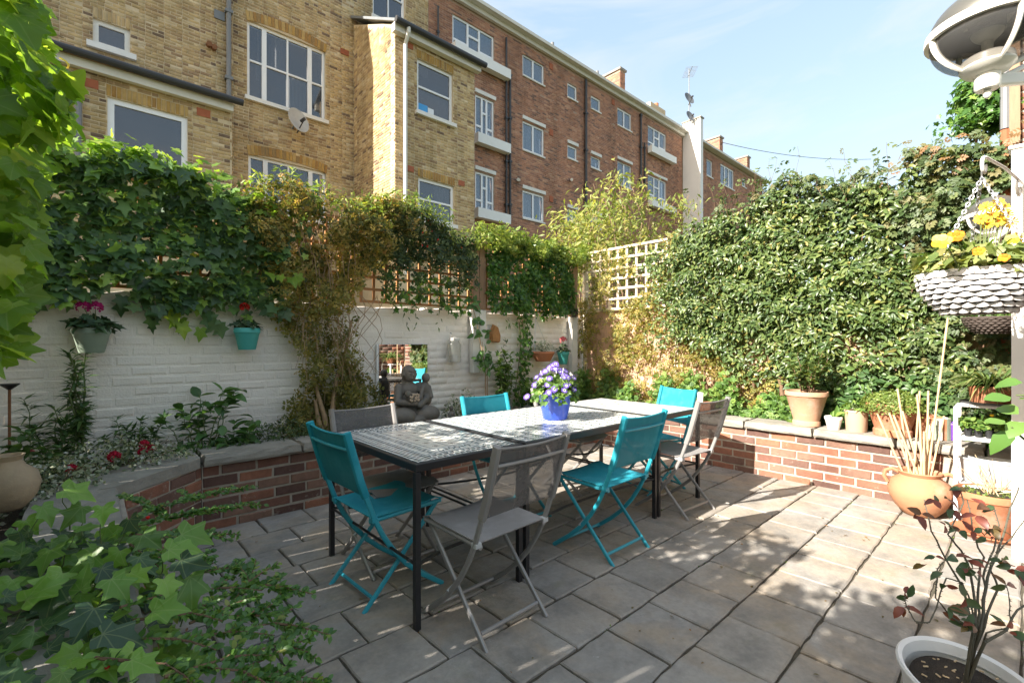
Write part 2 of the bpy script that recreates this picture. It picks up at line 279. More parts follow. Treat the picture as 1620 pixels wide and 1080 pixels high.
# ------------------------------------------------------------------ mesh helpers
WORLD = {}                                                          # base point of each root, so parts can be built in world coordinates
def nrm(v):
    v = Vector(v); return v.normalized() if v.length else Vector((0, 0, 1))
class MB:
    def __init__(s): s.v = []; s.f = []; s.mi = []; s.t = []
    def add(s, vs, fs, mi=0, tint=0.0):
        b = len(s.v); s.v += [tuple(x) for x in vs]; s.f += [tuple(i + b for i in f) for f in fs]; s.mi += [mi] * len(fs); s.t += [tint] * len(vs); return s
    def box(s, c, d, rz=0, mi=0, M4=None, bev=0, tint=0.0):
        x, y, z = d[0] / 2, d[1] / 2, d[2] / 2
        if bev:
            b = bev; vs = []
            for sz, zz in ((-1, -z), (-1, -z + b), (1, z - b), (1, z)):
                k = b if abs(zz) == z else 0
                vs += [(-x + k, -y + k, zz), (x - k, -y + k, zz), (x - k, y - k, zz), (-x + k, y - k, zz)]
            fs = [(3, 2, 1, 0), (12, 13, 14, 15)]
            for l in (0, 4, 8):
                for i in range(4): j = (i + 1) % 4; fs.append((l + i, l + j, l + 4 + j, l + 4 + i))
        else:
            vs = [(-x, -y, -z), (x, -y, -z), (x, y, -z), (-x, y, -z), (-x, -y, z), (x, -y, z), (x, y, z), (-x, y, z)]
            fs = [(3, 2, 1, 0), (4, 5, 6, 7), (0, 1, 5, 4), (1, 2, 6, 5), (2, 3, 7, 6), (3, 0, 4, 7)]
        m = M4 if M4 is not None else Matrix.Translation(c) @ Matrix.Rotation(rz, 4, 'Z')
        return s.add([m @ Vector(p) for p in vs], fs, mi, tint)
    def bar(s, a, b, w, h, mi=0, up=(0, 0, 1), bev=0):
        a = Vector(a); b = Vector(b); d = b - a; L = d.length; d.normalize(); up = Vector(up)
        sx = d.cross(up)
        if sx.length < 1e-4: sx = d.cross(Vector((1, 0, 0)))
        sx.normalize(); uz = sx.cross(d)
        m = Matrix(((d.x, sx.x, uz.x, 0), (d.y, sx.y, uz.y, 0), (d.z, sx.z, uz.z, 0), (0, 0, 0, 1))); m.translation = (a + b) / 2
        return s.box(None, (L, w, h), mi=mi, M4=m, bev=bev)
    def tube(s, pts, r, n=8, mi=0, cap=True, flat=1.0, tint=0.0):
        pts = [Vector(p) for p in pts]; k = len(pts); rs = r if isinstance(r, (list, tuple)) else [r] * k
        vs = []; prev = None
        for i, p in enumerate(pts):
            d = nrm(pts[min(i + 1, k - 1)] - pts[max(i - 1, 0)])
            if prev is None:
                a = d.cross(Vector((0, 0, 1)))
                if a.length < .05: a = d.cross(Vector((1, 0, 0)))
            else: a = prev - d * prev.dot(d)
            a = nrm(a); prev = a; b = d.cross(a)
            for j in range(n):
                t = 2 * PI * j / n + (PI / 4 if n == 4 else 0); vs.append(p + a * math.cos(t) * rs[i] * flat + b * math.sin(t) * rs[i])
        fs = [(i * n + j, i * n + (j + 1) % n, (i + 1) * n + (j + 1) % n, (i + 1) * n + j) for i in range(k - 1) for j in range(n)]
        if cap: fs += [tuple(range(n))[::-1], tuple((k - 1) * n + j for j in range(n))]
        return s.add(vs, fs, mi, tint)
    def lathe(s, prof, n=24, c=(0, 0, 0), mi=0, sx=1, sy=1, rz=0, wob=0):
        vs = []; k = len(prof); cx, cy, cz = c
        for i, (r, z) in enumerate(prof):
            for j in range(n):
                t = 2 * PI * j / n; x = r * math.cos(t) * sx; y = r * math.sin(t) * sy
                if wob: q = 1 + wob * math.sin(3 * t + i); x *= q; y *= q
                vs.append((cx + x * math.cos(rz) - y * math.sin(rz), cy + x * math.sin(rz) + y * math.cos(rz), cz + z))
        fs = [(i * n + j, i * n + (j + 1) % n, (i + 1) * n + (j + 1) % n, (i + 1) * n + j) for i in range(k - 1) for j in range(n)]
        if prof[0][0] > 1e-4: fs.append(tuple(range(n))[::-1])
        if prof[-1][0] > 1e-4: fs.append(tuple((k - 1) * n + j for j in range(n)))
        return s.add(vs, fs, mi)
    def ell(s, c, r, n=12, m=8, mi=0, rot=None):
        c = Vector(c); vs = []; q = rot.to_3x3() if rot is not None else None
        for i in range(m + 1):
            p = PI * i / m
            for j in range(n):
                t = 2 * PI * j / n; v = Vector((r[0] * math.sin(p) * math.cos(t), r[1] * math.sin(p) * math.sin(t), r[2] * math.cos(p)))
                vs.append(c + (q @ v if q else v))
        fs = [((i + 1) * n + j, (i + 1) * n + (j + 1) % n, i * n + (j + 1) % n, i * n + j) for i in range(m) for j in range(n)]
        return s.add(vs, fs, mi)
    def prism(s, poly, z0, z1, mi=0):
        n = len(poly); vs = [(x, y, z0) for x, y in poly] + [(x, y, z1) for x, y in poly]
        return s.add(vs, [tuple(range(n))[::-1], tuple(range(n, 2 * n))] + [(i, (i + 1) % n, n + (i + 1) % n, n + i) for i in range(n)], mi)
    def sheet(s, rows, th, mi=0):                                   # a cloth of rows of points, given a thickness
        nr, nc = len(rows), len(rows[0]); rows = [[Vector(p) for p in r] for r in rows]; top = []; bot = []
        for i in range(nr):
            for j in range(nc):
                du = rows[min(i + 1, nr - 1)][j] - rows[max(i - 1, 0)][j]; dv = rows[i][min(j + 1, nc - 1)] - rows[i][max(j - 1, 0)]
                n = nrm(du.cross(dv)) * th / 2; top.append(rows[i][j] + n); bot.append(rows[i][j] - n)
        N = nr * nc; q = lambda i, j: i * nc + j; fs = []
        for i in range(nr - 1):
            for j in range(nc - 1):
                fs.append((q(i, j), q(i + 1, j), q(i + 1, j + 1), q(i, j + 1))); fs.append((N + q(i, j), N + q(i, j + 1), N + q(i + 1, j + 1), N + q(i + 1, j)))
        edge = [q(0, j) for j in range(nc)] + [q(i, nc - 1) for i in range(1, nr)] + [q(nr - 1, j) for j in range(nc - 2, -1, -1)] + [q(i, 0) for i in range(nr - 2, 0, -1)]
        for a, b in zip(edge, edge[1:] + edge[:1]): fs.append((a, b, N + b, N + a))
        return s.add(top + bot, fs, mi)
    def mesh(s, name, mats, off=(0, 0, 0), smooth=False):
        me = bpy.data.meshes.new(name); o = Vector(off)
        me.from_pydata([(x - o.x, y - o.y, z - o.z) for x, y, z in s.v], [], s.f)
        for m in (mats if isinstance(mats, (list, tuple)) else [mats]): me.materials.append(m)
        me.polygons.foreach_set('material_index', s.mi)
        if any(s.t):
            a = me.attributes.new('tint', 'FLOAT', 'POINT'); a.data.foreach_set('value', s.t)
        if smooth: me.polygons.foreach_set('use_smooth', [True] * len(me.polygons)); sharp(me, smooth if smooth is not True else 40)
        me.update(); return me
    def build(s, name, mats, parent=None, smooth=False):
        off = WORLD.get(parent.name, (0, 0, 0)) if parent is not None else (0, 0, 0)
        return link(name, s.mesh(name, mats, off, smooth), parent)
def sharp(me, deg): me.set_sharp_from_angle(angle=math.radians(deg))
def link(name, me, parent=None):
    o = bpy.data.objects.new(name, me); COL.objects.link(o)
    if parent is not None:
        o.parent = parent; WORLD[o.name] = WORLD.get(parent.name, (0, 0, 0))
    return o
def tag(o, label, cat, group=None, kind=None):
    if label: o['label'] = label
    if cat: o['category'] = cat
    if group: o['group'] = group
    if kind: o['kind'] = kind
    return o
def thing(name, label, cat, loc=(0, 0, 0), group=None, rz=0):
    o = bpy.data.objects.new(name, None); COL.objects.link(o); o.location = loc; o.rotation_euler = (0, 0, rz); o.empty_display_size = .1
    WORLD[o.name] = tuple(loc); return tag(o, label, cat, group)
def struct(o): o['kind'] = 'structure'; return o
def stuff(o): o['kind'] = 'stuff'; return o
def copy_tree(o, parent=None):
    c = o.copy(); COL.objects.link(c)
    if parent is not None: c.parent = parent
    WORLD[c.name] = WORLD.get(o.name, (0, 0, 0))
    for ch in list(o.children): copy_tree(ch, c)
    return c
def inst(name, me, parent, mat4):                                   # a piece that shares its mesh, placed in world coordinates
    o = bpy.data.objects.new(name, me); COL.objects.link(o)
    w = WORLD.get(parent.name, (0, 0, 0)) if parent is not None else (0, 0, 0)
    m = mat4.copy(); m.translation = m.translation - Vector(w); o.parent = parent; o.matrix_basis = m; WORLD[o.name] = w; return o
def np_mesh(name, V, F, mats, tint=None, mi=None, smooth=False):
    me = bpy.data.meshes.new(name); V = np.asarray(V, dtype=np.float32); F = np.asarray(F, dtype=np.int32)
    k = F.shape[1]; me.vertices.add(len(V)); me.vertices.foreach_set('co', V.ravel())
    me.loops.add(F.size); me.loops.foreach_set('vertex_index', F.ravel())
    me.polygons.add(len(F)); me.polygons.foreach_set('loop_start', np.arange(0, F.size, k, dtype=np.int32))
    for m in (mats if isinstance(mats, (list, tuple)) else [mats]): me.materials.append(m)
    if mi is not None: me.polygons.foreach_set('material_index', np.asarray(mi, dtype=np.int32))
    if tint is not None:
        a = me.attributes.new('tint', 'FLOAT', 'POINT'); a.data.foreach_set('value', np.asarray(tint, dtype=np.float32))
    if smooth: me.polygons.foreach_set('use_smooth', np.ones(len(F), dtype=bool))
    me.update(calc_edges=True); me.validate(); return me

# ------------------------------------------------------------------ leaves
def fan(outline, centre):
    return [centre] + outline, [(0, i + 1, (i + 1) % len(outline) + 1) for i in range(len(outline))]
def T_ivy():
    half = [(0, .02), (.17, -.13), (.42, -.03), (.30, .22), (.52, .52), (.24, .58), (.13, .78), (0, 1.02)]
    o = half + [(-x, y) for x, y in half[1:-1][::-1]]
    v, f = fan(o, (0, .34)); return [(x, y, .13 * abs(x) - .22 * max(0, y - .5) ** 2 - .10 * (x * x)) for x, y in v], f
def T_vine():
    half = [(0, .04), (.16, -.10), (.40, .02), (.36, .14), (.54, .30), (.44, .42), (.48, .60), (.28, .64), (.16, .86), (0, 1.02)]
    o = half + [(-x, y) for x, y in half[1:-1][::-1]]
    v, f = fan(o, (0, .36)); return [(x, y, .18 * abs(x) - .3 * max(0, y - .45) ** 2) for x, y in v], f
def fine(half, centre, zf, sub=3):                                  # the same leaf with a rounder outline and a second ring, for leaves near the camera
    o = half + [(-x, y) for x, y in half[1:-1][::-1]]; n = len(o); out = []
    for i in range(n):
        p0, p1, p2, p3 = (o[(i + k) % n] for k in (-1, 0, 1, 2))
        for j in range(sub):
            t = j / sub
            q = [p1[a] + (p2[a] - p1[a]) * t + (t * (1 - t)) * .30 * ((p1[a] - p0[a]) * (1 - t) + (p2[a] - p3[a]) * t) for a in (0, 1)]; out.append(tuple(q))
    m = len(out); v = [(centre[0], centre[1], zf(*centre))]
    for k in (.5, 1.0):
        for x, y in out: X, Y = centre[0] + (x - centre[0]) * k, centre[1] + (y - centre[1]) * k; v.append((X, Y, zf(X, Y)))
    f = [(0, i + 1, (i + 1) % m + 1) for i in range(m)]
    for i in range(m): a, b = i + 1, (i + 1) % m + 1; f += [(a, a + m, b + m), (a, b + m, b)]
    return v, f
def T_ivy_fine():
    return fine([(0, .02), (.17, -.13), (.42, -.03), (.30, .22), (.52, .52), (.24, .58), (.13, .78), (0, 1.02)], (0, .34), lambda x, y: .16 * abs(x) ** 1.2 - .26 * max(0, y - .45) ** 2 - .12 * x * x + .02 * math.sin(9 * x + 5 * y))
def T_vine_fine():
    return fine([(0, .04), (.16, -.10), (.40, .02), (.36, .14), (.54, .30), (.44, .42), (.48, .60), (.28, .64), (.16, .86), (0, 1.02)], (0, .36), lambda x, y: .2 * abs(x) ** 1.2 - .32 * max(0, y - .4) ** 2 + .03 * math.sin(8 * x + 6 * y))
def T_oval(w=.27, fold=.09, droop=.16):
    v = [(0, 0, 0), (0, .35, 0), (0, .7, -droop * .35), (0, 1, -droop)] + [(s * x, y, fold * x / w + z) for s in (-1, 1) for x, y, z in ((w * .82, .25, 0), (w, .5, 0), (w * .62, .8, -droop * .4))]
    f = []
    for b, fl in ((4, 0), (7, 1)):
        for t in ((0, 1, b), (1, b + 1, b), (1, 2, b + 1), (2, b + 2, b + 1), (2, 3, b + 2)): f.append(t[::-1] if fl else t)
    return v, f
def T_small(w=.3): return [(0, 0, 0), (-w, .5, .06), (0, 1, -.06), (w, .5, .06)], [(0, 2, 1), (0, 3, 2)]
def T_lance(): return [(0, 0, 0), (-.13, .35, .04), (0, .5, 0), (.13, .35, .04), (0, 1, -.18)], [(0, 2, 1), (0, 3, 2), (1, 2, 4), (2, 3, 4)]
def T_pinnate(n=3, w=.10, L=.42):
    v = []; f = []
    def lf(bx, by, dx, dy, l):
        b = len(v); px, py = -dy * w, dx * w
        v.extend([(bx, by, 0), (bx + dx * l * .5 + px, by + dy * l * .5 + py, .03), (bx + dx * l, by + dy * l, -.06), (bx + dx * l * .5 - px, by + dy * l * .5 - py, .03)])
        f.extend([(b, b + 1, b + 2), (b, b + 2, b + 3)])
    for i in range(n):
        y = .2 + .45 * i / max(1, n - 1)
        for s in (-1, 1): lf(0, y, s * .8, .6, L * (1 - .15 * i))
    lf(0, .62, 0, 1, .4); return v, f
def T_blade():
    v = []; f = []
    for i in range(5):
        t = i / 4; w = .035 * (1 - t) + .004; y = t * (1 - .22 * t); z = .25 * t - .62 * t ** 2.4
        v += [(-w, y, z + .012), (w, y, z + .012)]
    for i in range(4): a = 2 * i; f += [(a, a + 1, a + 3), (a, a + 3, a + 2)]
    return v, f
def frames_np(N, U):
    N = N / np.linalg.norm(N, axis=1, keepdims=True); U = U - N * np.sum(U * N, axis=1, keepdims=True)
    U = U / np.maximum(np.linalg.norm(U, axis=1, keepdims=True), 1e-6); S = np.cross(U, N); return S, U, N
def leaf_uv(me, v, f, m):
    l = me.uv_layers.new(name='leaf'); q = np.array([[v[i][0], v[i][1]] for t in f for i in t], dtype=np.float32); l.data.foreach_set('uv', np.tile(q, (m, 1)).ravel())
def leaves(name, parent, tmpl, mat, P, N, U, S, nobj=0, bias=None, lname='leaf', curl=.35):
    P = np.asarray(P, float); n = len(P)
    if n == 0: return
    S = np.broadcast_to(np.asarray(S, float), (n,)); Sx, Uy, Nz = frames_np(np.asarray(N, float), np.asarray(U, float))
    order = np.argsort(np.linalg.norm(P - np.array((0, 0, CH)), axis=1) / S)
    off = np.array(WORLD.get(parent.name, (0, 0, 0)))
    if nobj:
        key = (tmpl, mat.name); mes = LEAF_MESH.get(key)
        if mes is None:
            v, f = tmpl(); mes = []
            for k in range(9):
                kk = R.uniform(-.6, 1.1); tw = R.uniform(-.2, .2); wx = R.uniform(.78, 1.18); sk = R.uniform(-.14, .14)
                vv = [(x * wx * (1 + sk * (1 if x > 0 else -1)) + tw * y * y, y * (1 + sk * x), z + kk * y * y * -.4 + R.uniform(-.006, .006) + tw * x) for x, y, z in v]
                me = bpy.data.meshes.new(lname); me.from_pydata(vv, [], f); me.materials.append(mat); leaf_uv(me, v, f, 1); me.polygons.foreach_set('use_smooth', [True] * len(f)); me.update(); mes.append(me)
            LEAF_MESH[key] = mes
        for i in order[:nobj]:
            m = Matrix(((Sx[i, 0], Uy[i, 0], Nz[i, 0], P[i, 0] - off[0]), (Sx[i, 1], Uy[i, 1], Nz[i, 1], P[i, 1] - off[1]), (Sx[i, 2], Uy[i, 2], Nz[i, 2], P[i, 2] - off[2]), (0, 0, 0, 1)))
            o = bpy.data.objects.new(lname, mes[R.randrange(9)]); COL.objects.link(o); o.parent = parent; o.matrix_basis = m @ Matrix.Scale(S[i], 4)
        order = order[nobj:]
    if len(order) == 0: return
    v, f = tmpl(); v = np.array(v); f = np.array(f); P2 = P[order]; s2 = S[order]; m = len(order)
    cv = G.normal(0, curl, (m, 1)); x = v[:, 0][None] * G.uniform(.85, 1.15, (m, 1)); y = np.repeat(v[:, 1][None], m, 0); z = v[:, 2][None] - cv * y * y * .5 + G.normal(0, .12, (m, 1)) * x
    V = P2[:, None] + s2[:, None, None] * (x[..., None] * Sx[order][:, None] + y[..., None] * Uy[order][:, None] + z[..., None] * Nz[order][:, None]) - off
    F = (f[None] + (np.arange(m) * len(v))[:, None, None]).reshape(-1, 3)
    tint = np.repeat(G.uniform(.001, .999, m), len(v)) if bias is None else np.repeat(np.clip(bias(P2) + G.normal(0, .2, m), .001, .999), len(v))
    me = np_mesh(name, V.reshape(-1, 3), F, mat, tint, smooth=True)
    if mat.name in ('vine_leaf', 'foreground_ivy_leaf'): leaf_uv(me, v, f, m)
    return stuff(link(name, me, parent))
LEAF_MESH = {}
def rnd(n, s=1.0): return G.normal(0, s, (n, 3))
def lump(a, b, seed=0):
    r = np.random.default_rng(seed); o = 0
    for k in range(7):
        fx, fy = r.uniform(1.2, 8, 2) * r.choice([-1, 1], 2); o = o + np.sin(fx * a + fy * b + r.uniform(0, 6.28)) / (1 + .28 * math.hypot(fx, fy))
    return o
def arr(v): return np.array(v, float)

# ------------------------------------------------------------------ brickwork
def bricks_layout(L, H, openings, course=.075, blen=.225, seed=0, z0=0.0, flem=False):
    r = np.random.default_rng(seed); out = []; nz = int(round(H / course)); g = .011
    for k in range(nz):
        za, zb = z0 + k * course, z0 + (k + 1) * course; zm = (za + zb) / 2
        cuts = sorted((max(0, o[0]), min(L, o[1])) for o in openings if o[2] < zm < o[3] and o[1] > 0 and o[0] < L)
        free = []; a = 0.0
        for c0, c1 in cuts:
            if c0 > a: free.append((a, c0))
            a = max(a, c1)
        if a < L: free.append((a, L))
        u = -blen * (.5 if k % 2 else 0) - r.uniform(0, .02); j = 0
        while u < L:
            w = blen * (.5 if flem and (j % 2) else 1) * r.uniform(.985, 1.015); j += 1
            for fa, fb in free:
                x0, x1 = max(u, fa), min(u + w, fb)
                if x1 - x0 > .035: out.append((x0 + g / 2, x1 - g / 2, za + g / 2 + r.uniform(-.001, .001), zb - g / 2))
            u += w
    return out
def brick_tmpl(bev=.1, irr=0.0, seed=0):                            # unit brick, x and z in -.5 .. .5, face at y = 0, body behind it
    r = np.random.default_rng(seed); b = bev
    v = [(-.5, -1, -.5), (.5, -1, -.5), (.5, -1, .5), (-.5, -1, .5), (-.5, -.3, -.5), (.5, -.3, -.5), (.5, -.3, .5), (-.5, -.3, .5),
         (-.5 + b * .35, 0, -.5 + b), (.5 - b * .35, 0, -.5 + b), (.5 - b * .35, 0, .5 - b), (-.5 + b * .35, 0, .5 - b)]
    v = [(x + (r.uniform(-irr, irr) * .3 if i > 3 else 0), y + (r.uniform(-irr, irr) * .8 if i > 7 else 0), z + (r.uniform(-irr, irr) if i > 3 else 0)) for i, (x, y, z) in enumerate(v)]
    f = [(8, 9, 10, 11)] + [(a + i, a + (i + 1) % 4, a + 4 + (i + 1) % 4, a + 4 + i) for a in (0, 4) for i in range(4)]
    return np.array(v), f
def brickwork(parent, O, u, n, rects, mat, depth=.02, proud=.003, nobj=0, bev=.1, irr=.04, name='brick', seed=0, tilt=0.0):
    O = np.array(O, float); u = np.array(u, float); n = np.array(n, float); zv = np.array((0, 0, 1.)); r = np.random.default_rng(seed)
    rects = np.array(rects); cen = O + np.outer((rects[:, 0] + rects[:, 1]) / 2, u) + np.outer((rects[:, 2] + rects[:, 3]) / 2, zv)
    order = np.argsort(np.linalg.norm(cen - np.array((0, 0, CH)), axis=1)); off = np.array(WORLD.get(parent.name, (0, 0, 0)))
    flip = np.dot(np.cross(u, n), zv) < 0
    if nobj:
        mes = []
        for k in range(8):
            v, f = brick_tmpl(bev, irr, k + 1); me = bpy.data.meshes.new(name)
            me.from_pydata([tuple(q) for q in v], [], [t[::-1] for t in f] if not flip else f); me.materials.append(mat); me.update(); mes.append(me)
        for i in order[:nobj]:
            a0, a1, b0, b1 = rects[i]; d = depth; c = cen[i] + n * (proud * r.normal()) - off
            a = u * (a1 - a0); b = n * d; e = zv * (b1 - b0) + u * r.normal() * tilt * (b1 - b0)
            m = Matrix(((a[0], b[0], e[0], c[0]), (a[1], b[1], e[1], c[1]), (a[2], b[2], e[2], c[2]), (0, 0, 0, 1)))
            o = bpy.data.objects.new(name, mes[r.integers(8)]); COL.objects.link(o); o.parent = parent; o.matrix_basis = m
        order = order[nobj:]
    if len(order):
        V = []; m = len(order); q = rects[order]; tm = [brick_tmpl(bev, irr, k + 1) for k in range(8)]; ks = r.integers(0, 8, m)
        tv = np.array([x[0] for x in tm])[ks]
        W = (q[:, 1] - q[:, 0])[:, None]; Hh = (q[:, 3] - q[:, 2])[:, None]; pr = r.normal(0, proud, (m, 1))
        V = cen[order][:, None] + (tv[:, :, 0] * W)[..., None] * u + (tv[:, :, 1] * depth + pr)[..., None] * n + (tv[:, :, 2] * Hh)[..., None] * zv - off
        f = np.array([t if flip else t[::-1] for t in tm[0][1]]); F = (f[None] + (np.arange(m) * 12)[:, None, None]).reshape(-1, 4)
        return stuff(link(name + 'work', np_mesh(name + 'work', V.reshape(-1, 3), F, mat, np.repeat(r.uniform(.001, .999, m), 12)), parent))
def backing(parent, O, u, n, L, H, openings, mat, thick=.2, rec=.007, z0=0.0, name='mortar'):
    O = Vector(O); u = Vector(u); n = Vector(n); mb = MB()
    zs = sorted({z0, z0 + H} | {min(max(z, z0), z0 + H) for o in openings for z in (o[2], o[3])})
    for za, zb in zip(zs, zs[1:]):
        if zb - za < 1e-4: continue
        zm = (za + zb) / 2; a = 0.0; sp = []
        for c0, c1 in sorted((max(0, o[0]), min(L, o[1])) for o in openings if o[2] < zm < o[3]):
            if c0 > a: sp.append((a, c0))
            a = max(a, c1)
        if a < L: sp.append((a, L))
        for a, b in sp:
            c = O + u * ((a + b) / 2) + Vector((0, 0, (za + zb) / 2)) - n * (rec + thick / 2)
            m = Matrix(((u.x, n.x, 0, c.x), (u.y, n.y, 0, c.y), (u.z, n.z, 1, c.z), (0, 0, 0, 1))); mb.box(None, (b - a, thick, zb - za), M4=m)
    return mb.build(name, mat, parent)
class Frame:                                                       # a wall plane: (along, out, up) -> world
    def __init__(s, O, u, n): s.O = Vector(O); s.u = Vector(u); s.n = Vector(n)
    def __call__(s, a, o, z): return s.O + s.u * a + s.n * o + Vector((0, 0, z))
    def box(s, mb, a0, a1, o0, o1, z0, z1, mi=0, bev=0):
        c = s((a0 + a1) / 2, (o0 + o1) / 2, (z0 + z1) / 2)
        m = Matrix(((s.u.x, s.n.x, 0, c.x), (s.u.y, s.n.y, 0, c.y), (0, 0, 1, c.z), (0, 0, 0, 1))); mb.box(None, (a1 - a0, o1 - o0, z1 - z0), mi=mi, M4=m, bev=bev)
def window(parent, W, a0, a1, z0, z1, cols=((1.0, (1.0,)),), ft=.06, bt=.04, rec=.09, sill=.06, sproud=.05, sh=.07, glass='glass', frame='upvc', name='window', meet=None, curtain=False):
    mb = MB(); w = a1 - a0; h = z1 - z0; o0, o1 = -rec - .05, -rec
    W.box(mb, a0, a0 + ft, o0, o1, z0, z1); W.box(mb, a1 - ft, a1, o0, o1, z0, z1); W.box(mb, a0 + ft, a1 - ft, o0, o1, z1 - ft, z1); W.box(mb, a0 + ft, a1 - ft, o0, o1, z0, z0 + ft)
    panes = []; x = a0 + ft; tw = w - 2 * ft; tot = sum(c[0] for c in cols)
    for ci, (cw, rows) in enumerate(cols):
        x1 = x + tw * cw / tot
        xa = x + (bt / 2 if ci else 0); xb = x1 - (bt / 2 if ci < len(cols) - 1 else 0)
        if ci: W.box(mb, x - bt / 2, x + bt / 2, o0 + .004, o1 + .006, z0 + ft + .001, z1 - ft - .001)
        z = z0 + ft; th = h - 2 * ft; tr = sum(rows)
        for ri, rh in enumerate(rows):
            zz = z + th * rh / tr
            za = z + (bt / 2 if ri else 0); zb = zz - (bt / 2 if ri < len(rows) - 1 else 0)
            if ri: W.box(mb, xa + .001, xb - .001, o0 + .004, o1 + .004, z - bt / 2, z + bt / 2)
            panes.append((xa, xb, za, zb)); z = zz
        x = x1
    o = mb.build(name, M[frame], parent)
    rm = MB(); W.box(rm, a0 - .06, a1 + .06, -rec - .34, -rec - .30, z0 - .06, z1 + .06); rm.build('room_shade', M['room_shade'], o)  # dark sheet behind the glass in place of the unlit interior
    for xa, xb, za, zb in panes:
        g = MB(); W.box(g, xa - .002, xb + .002, o0 + .012, o0 + .022, za - .002, zb + .002); g.build('pane', M[glass], o)
        if curtain and R.random() < curtain:
            c = MB(); k = R.choice((.35, .5, 1.0)); n = 10; zb_ = za if R.random() < .7 else za + (zb - za) * .55; rgt = R.random() < .5
            q = [(xa + (xb - xa) * (k * i / n if not rgt else 1 - k + k * i / n), o0 - .03 + (.02 if i % 2 else -.01)) for i in range(n + 1)]
            for (p0, d0), (p1, d1) in zip(q, q[1:]): c.add([W(p0, d0, zb_), W(p1, d1, zb_), W(p1, d1, zb), W(p0, d0, zb)], [(0, 1, 2, 3)])
            c.build('curtain', M['curtain'], o)
    if sill:
        s = MB(); W.box(s, a0 - sill, a1 + sill, -rec + .002, sproud, z0 - sh, z0 - .003); s.build('sill', M['stone_sill'], o)
    return o
def soldiers(a0, a1, z, h=.225, w=.078):
    n = max(1, round((a1 - a0) / w)); k = (a1 - a0) / n
    return [(a0 + i * k + .005, a0 + (i + 1) * k - .005, z + .004, z + h) for i in range(n)]
# ================================================================== SETTING
g = MB(); g.box((100, 100, -.09), (900, 900, .02)); struct(g.build('ground', M['grass_far']))
# ---- patio: one bed of jointing with every slab laid on it
patio = MB().box((3.0, 1.4, -.019), (7.6, 5.2, .05)).build('patio', M['joint']); struct(patio)
SL = []
for k in range(10):
    b = bytearray(); me = None
    bm = MB(); r = random.Random(k + 40); n = 5; ed = []
    for (ax, ay, bx, by) in ((-.5, -.5, .5, -.5), (.5, -.5, .5, .5), (.5, .5, -.5, .5), (-.5, .5, -.5, -.5)):
        for i in range(n):
            t = i / n; ed.append((ax + (bx - ax) * t + r.uniform(-.009, .009), ay + (by - ay) * t + r.uniform(-.013, .013)))
    m = len(ed); top = [(x * .965, y * .95, 1 + r.uniform(-.06, .06)) for x, y in ed]; mid = [(x, y, .62) for x, y in ed]; bot = [(x, y, -1.0) for x, y in ed]
    bm.add(bot + mid + top + [(0, 0, 1.05)], [(a * m + i, a * m + (i + 1) % m, (a + 1) * m + (i + 1) % m, (a + 1) * m + i) for a in (0, 1) for i in range(m)] + [(2 * m + i, 2 * m + (i + 1) % m, 3 * m) for i in range(m)])
    SL.append(bm.mesh('paving_slab', M['slab']))
rs = random.Random(5); row = .325 - 3 * .309; k = 0; near_end = 3.72
while row < 3.72:
    x = -.35 - (.16 if k % 2 else 0) - rs.uniform(0, .04); k += 1
    while x < 5.3:
        w = rs.choice((.31, .315, .32, .32, .325, .33, .46)); gp = .011; y1 = min(row + .309, 3.73)
        if x + w > .05 and y1 - row > .06 and x < 4.95:
            m = Matrix.Translation((x + w / 2, (row + y1) / 2, .004 + rs.uniform(-.002, .003))) @ Matrix.Rotation(rs.uniform(-.006, .006), 4, 'Z') @ Matrix.Rotation(rs.uniform(-.004, .004), 4, 'X') @ Matrix.Diagonal((w - gp, y1 - row - gp, .014, 1))
            inst('paving_slab', SL[rs.randrange(10)], patio, m)
        x += w
    row += .309
E_pts = []
mossP = []; mr = np.random.default_rng(3)
for i in range(5200):
    yy = .325 - 3 * .309 + .309 * mr.integers(0, 14) + mr.normal(0, .006); xx = mr.uniform(.2, 4.8)
    if lump(xx, yy, 4) > .45 and yy < 3.7: mossP.append((xx, yy, .006))
if mossP:
    n = len(mossP); leaves('joint_moss', patio, lambda: T_small(.35), M['fern'], mossP, rnd(n, .6) + (0, 0, 1), rnd(n), G.uniform(.008, .02, n))
n = 140; LP = np.stack([G.uniform(.3, 4.7, n), G.uniform(.2, 3.65, n), G.uniform(.019, .026, n)], 1); leaves('leaf_litter', patio, lambda: T_oval(.3, .1, .2), M['bronze'], LP, rnd(n, .25) + (0, 0, 1), rnd(n), G.uniform(.008, .024, n))

# ---- yellow stock-brick building with its wing and lean-to
yb = thing('brick_building', 'yellow stock brick house back with tripartite sash window and projecting wing', 'building', (3.4, 13, 0))
W0 = Frame((-1.3, 13, 0), (1, 0, 0), (0, -1, 0)); YM = 13.0
def pxw(x0, x1, yt, ybm, Y, X0):                                   # a window's rectangle from its left edge in the photo
    a = onY(x0, yt, Y); b = onY(x0, ybm, Y); c = onY(x1, 300, Y); return (a.x - X0, c.x - X0, b.z, a.z)
main_big = pxw(391, 515, 30, 152, YM, -1.3); main_low = pxw(393, 516, 243, 330, YM, -1.3); main_top = pxw(590, 641, -70, 24, YM, -1.3); main_small = pxw(147, 206, 27, 68, YM, -1.3)
ops = [main_big, main_low, main_top, main_small]
arch = []
def arched(o): return (o[0], o[1], o[2], o[3] + .02)
cut = [(o[0], o[1], o[2], o[3] + .27) for o in (main_big, main_low)] + [(main_small[0], main_small[1], main_small[2], main_small[3] + .24)] + [main_top]
backing(yb, W0.O, W0.u, W0.n, 9.45, 13.4, ops, M['mortar_yellow'], .25)
rc = bricks_layout(9.45, 9.6, cut, seed=1, z0=2.7, flem=True)
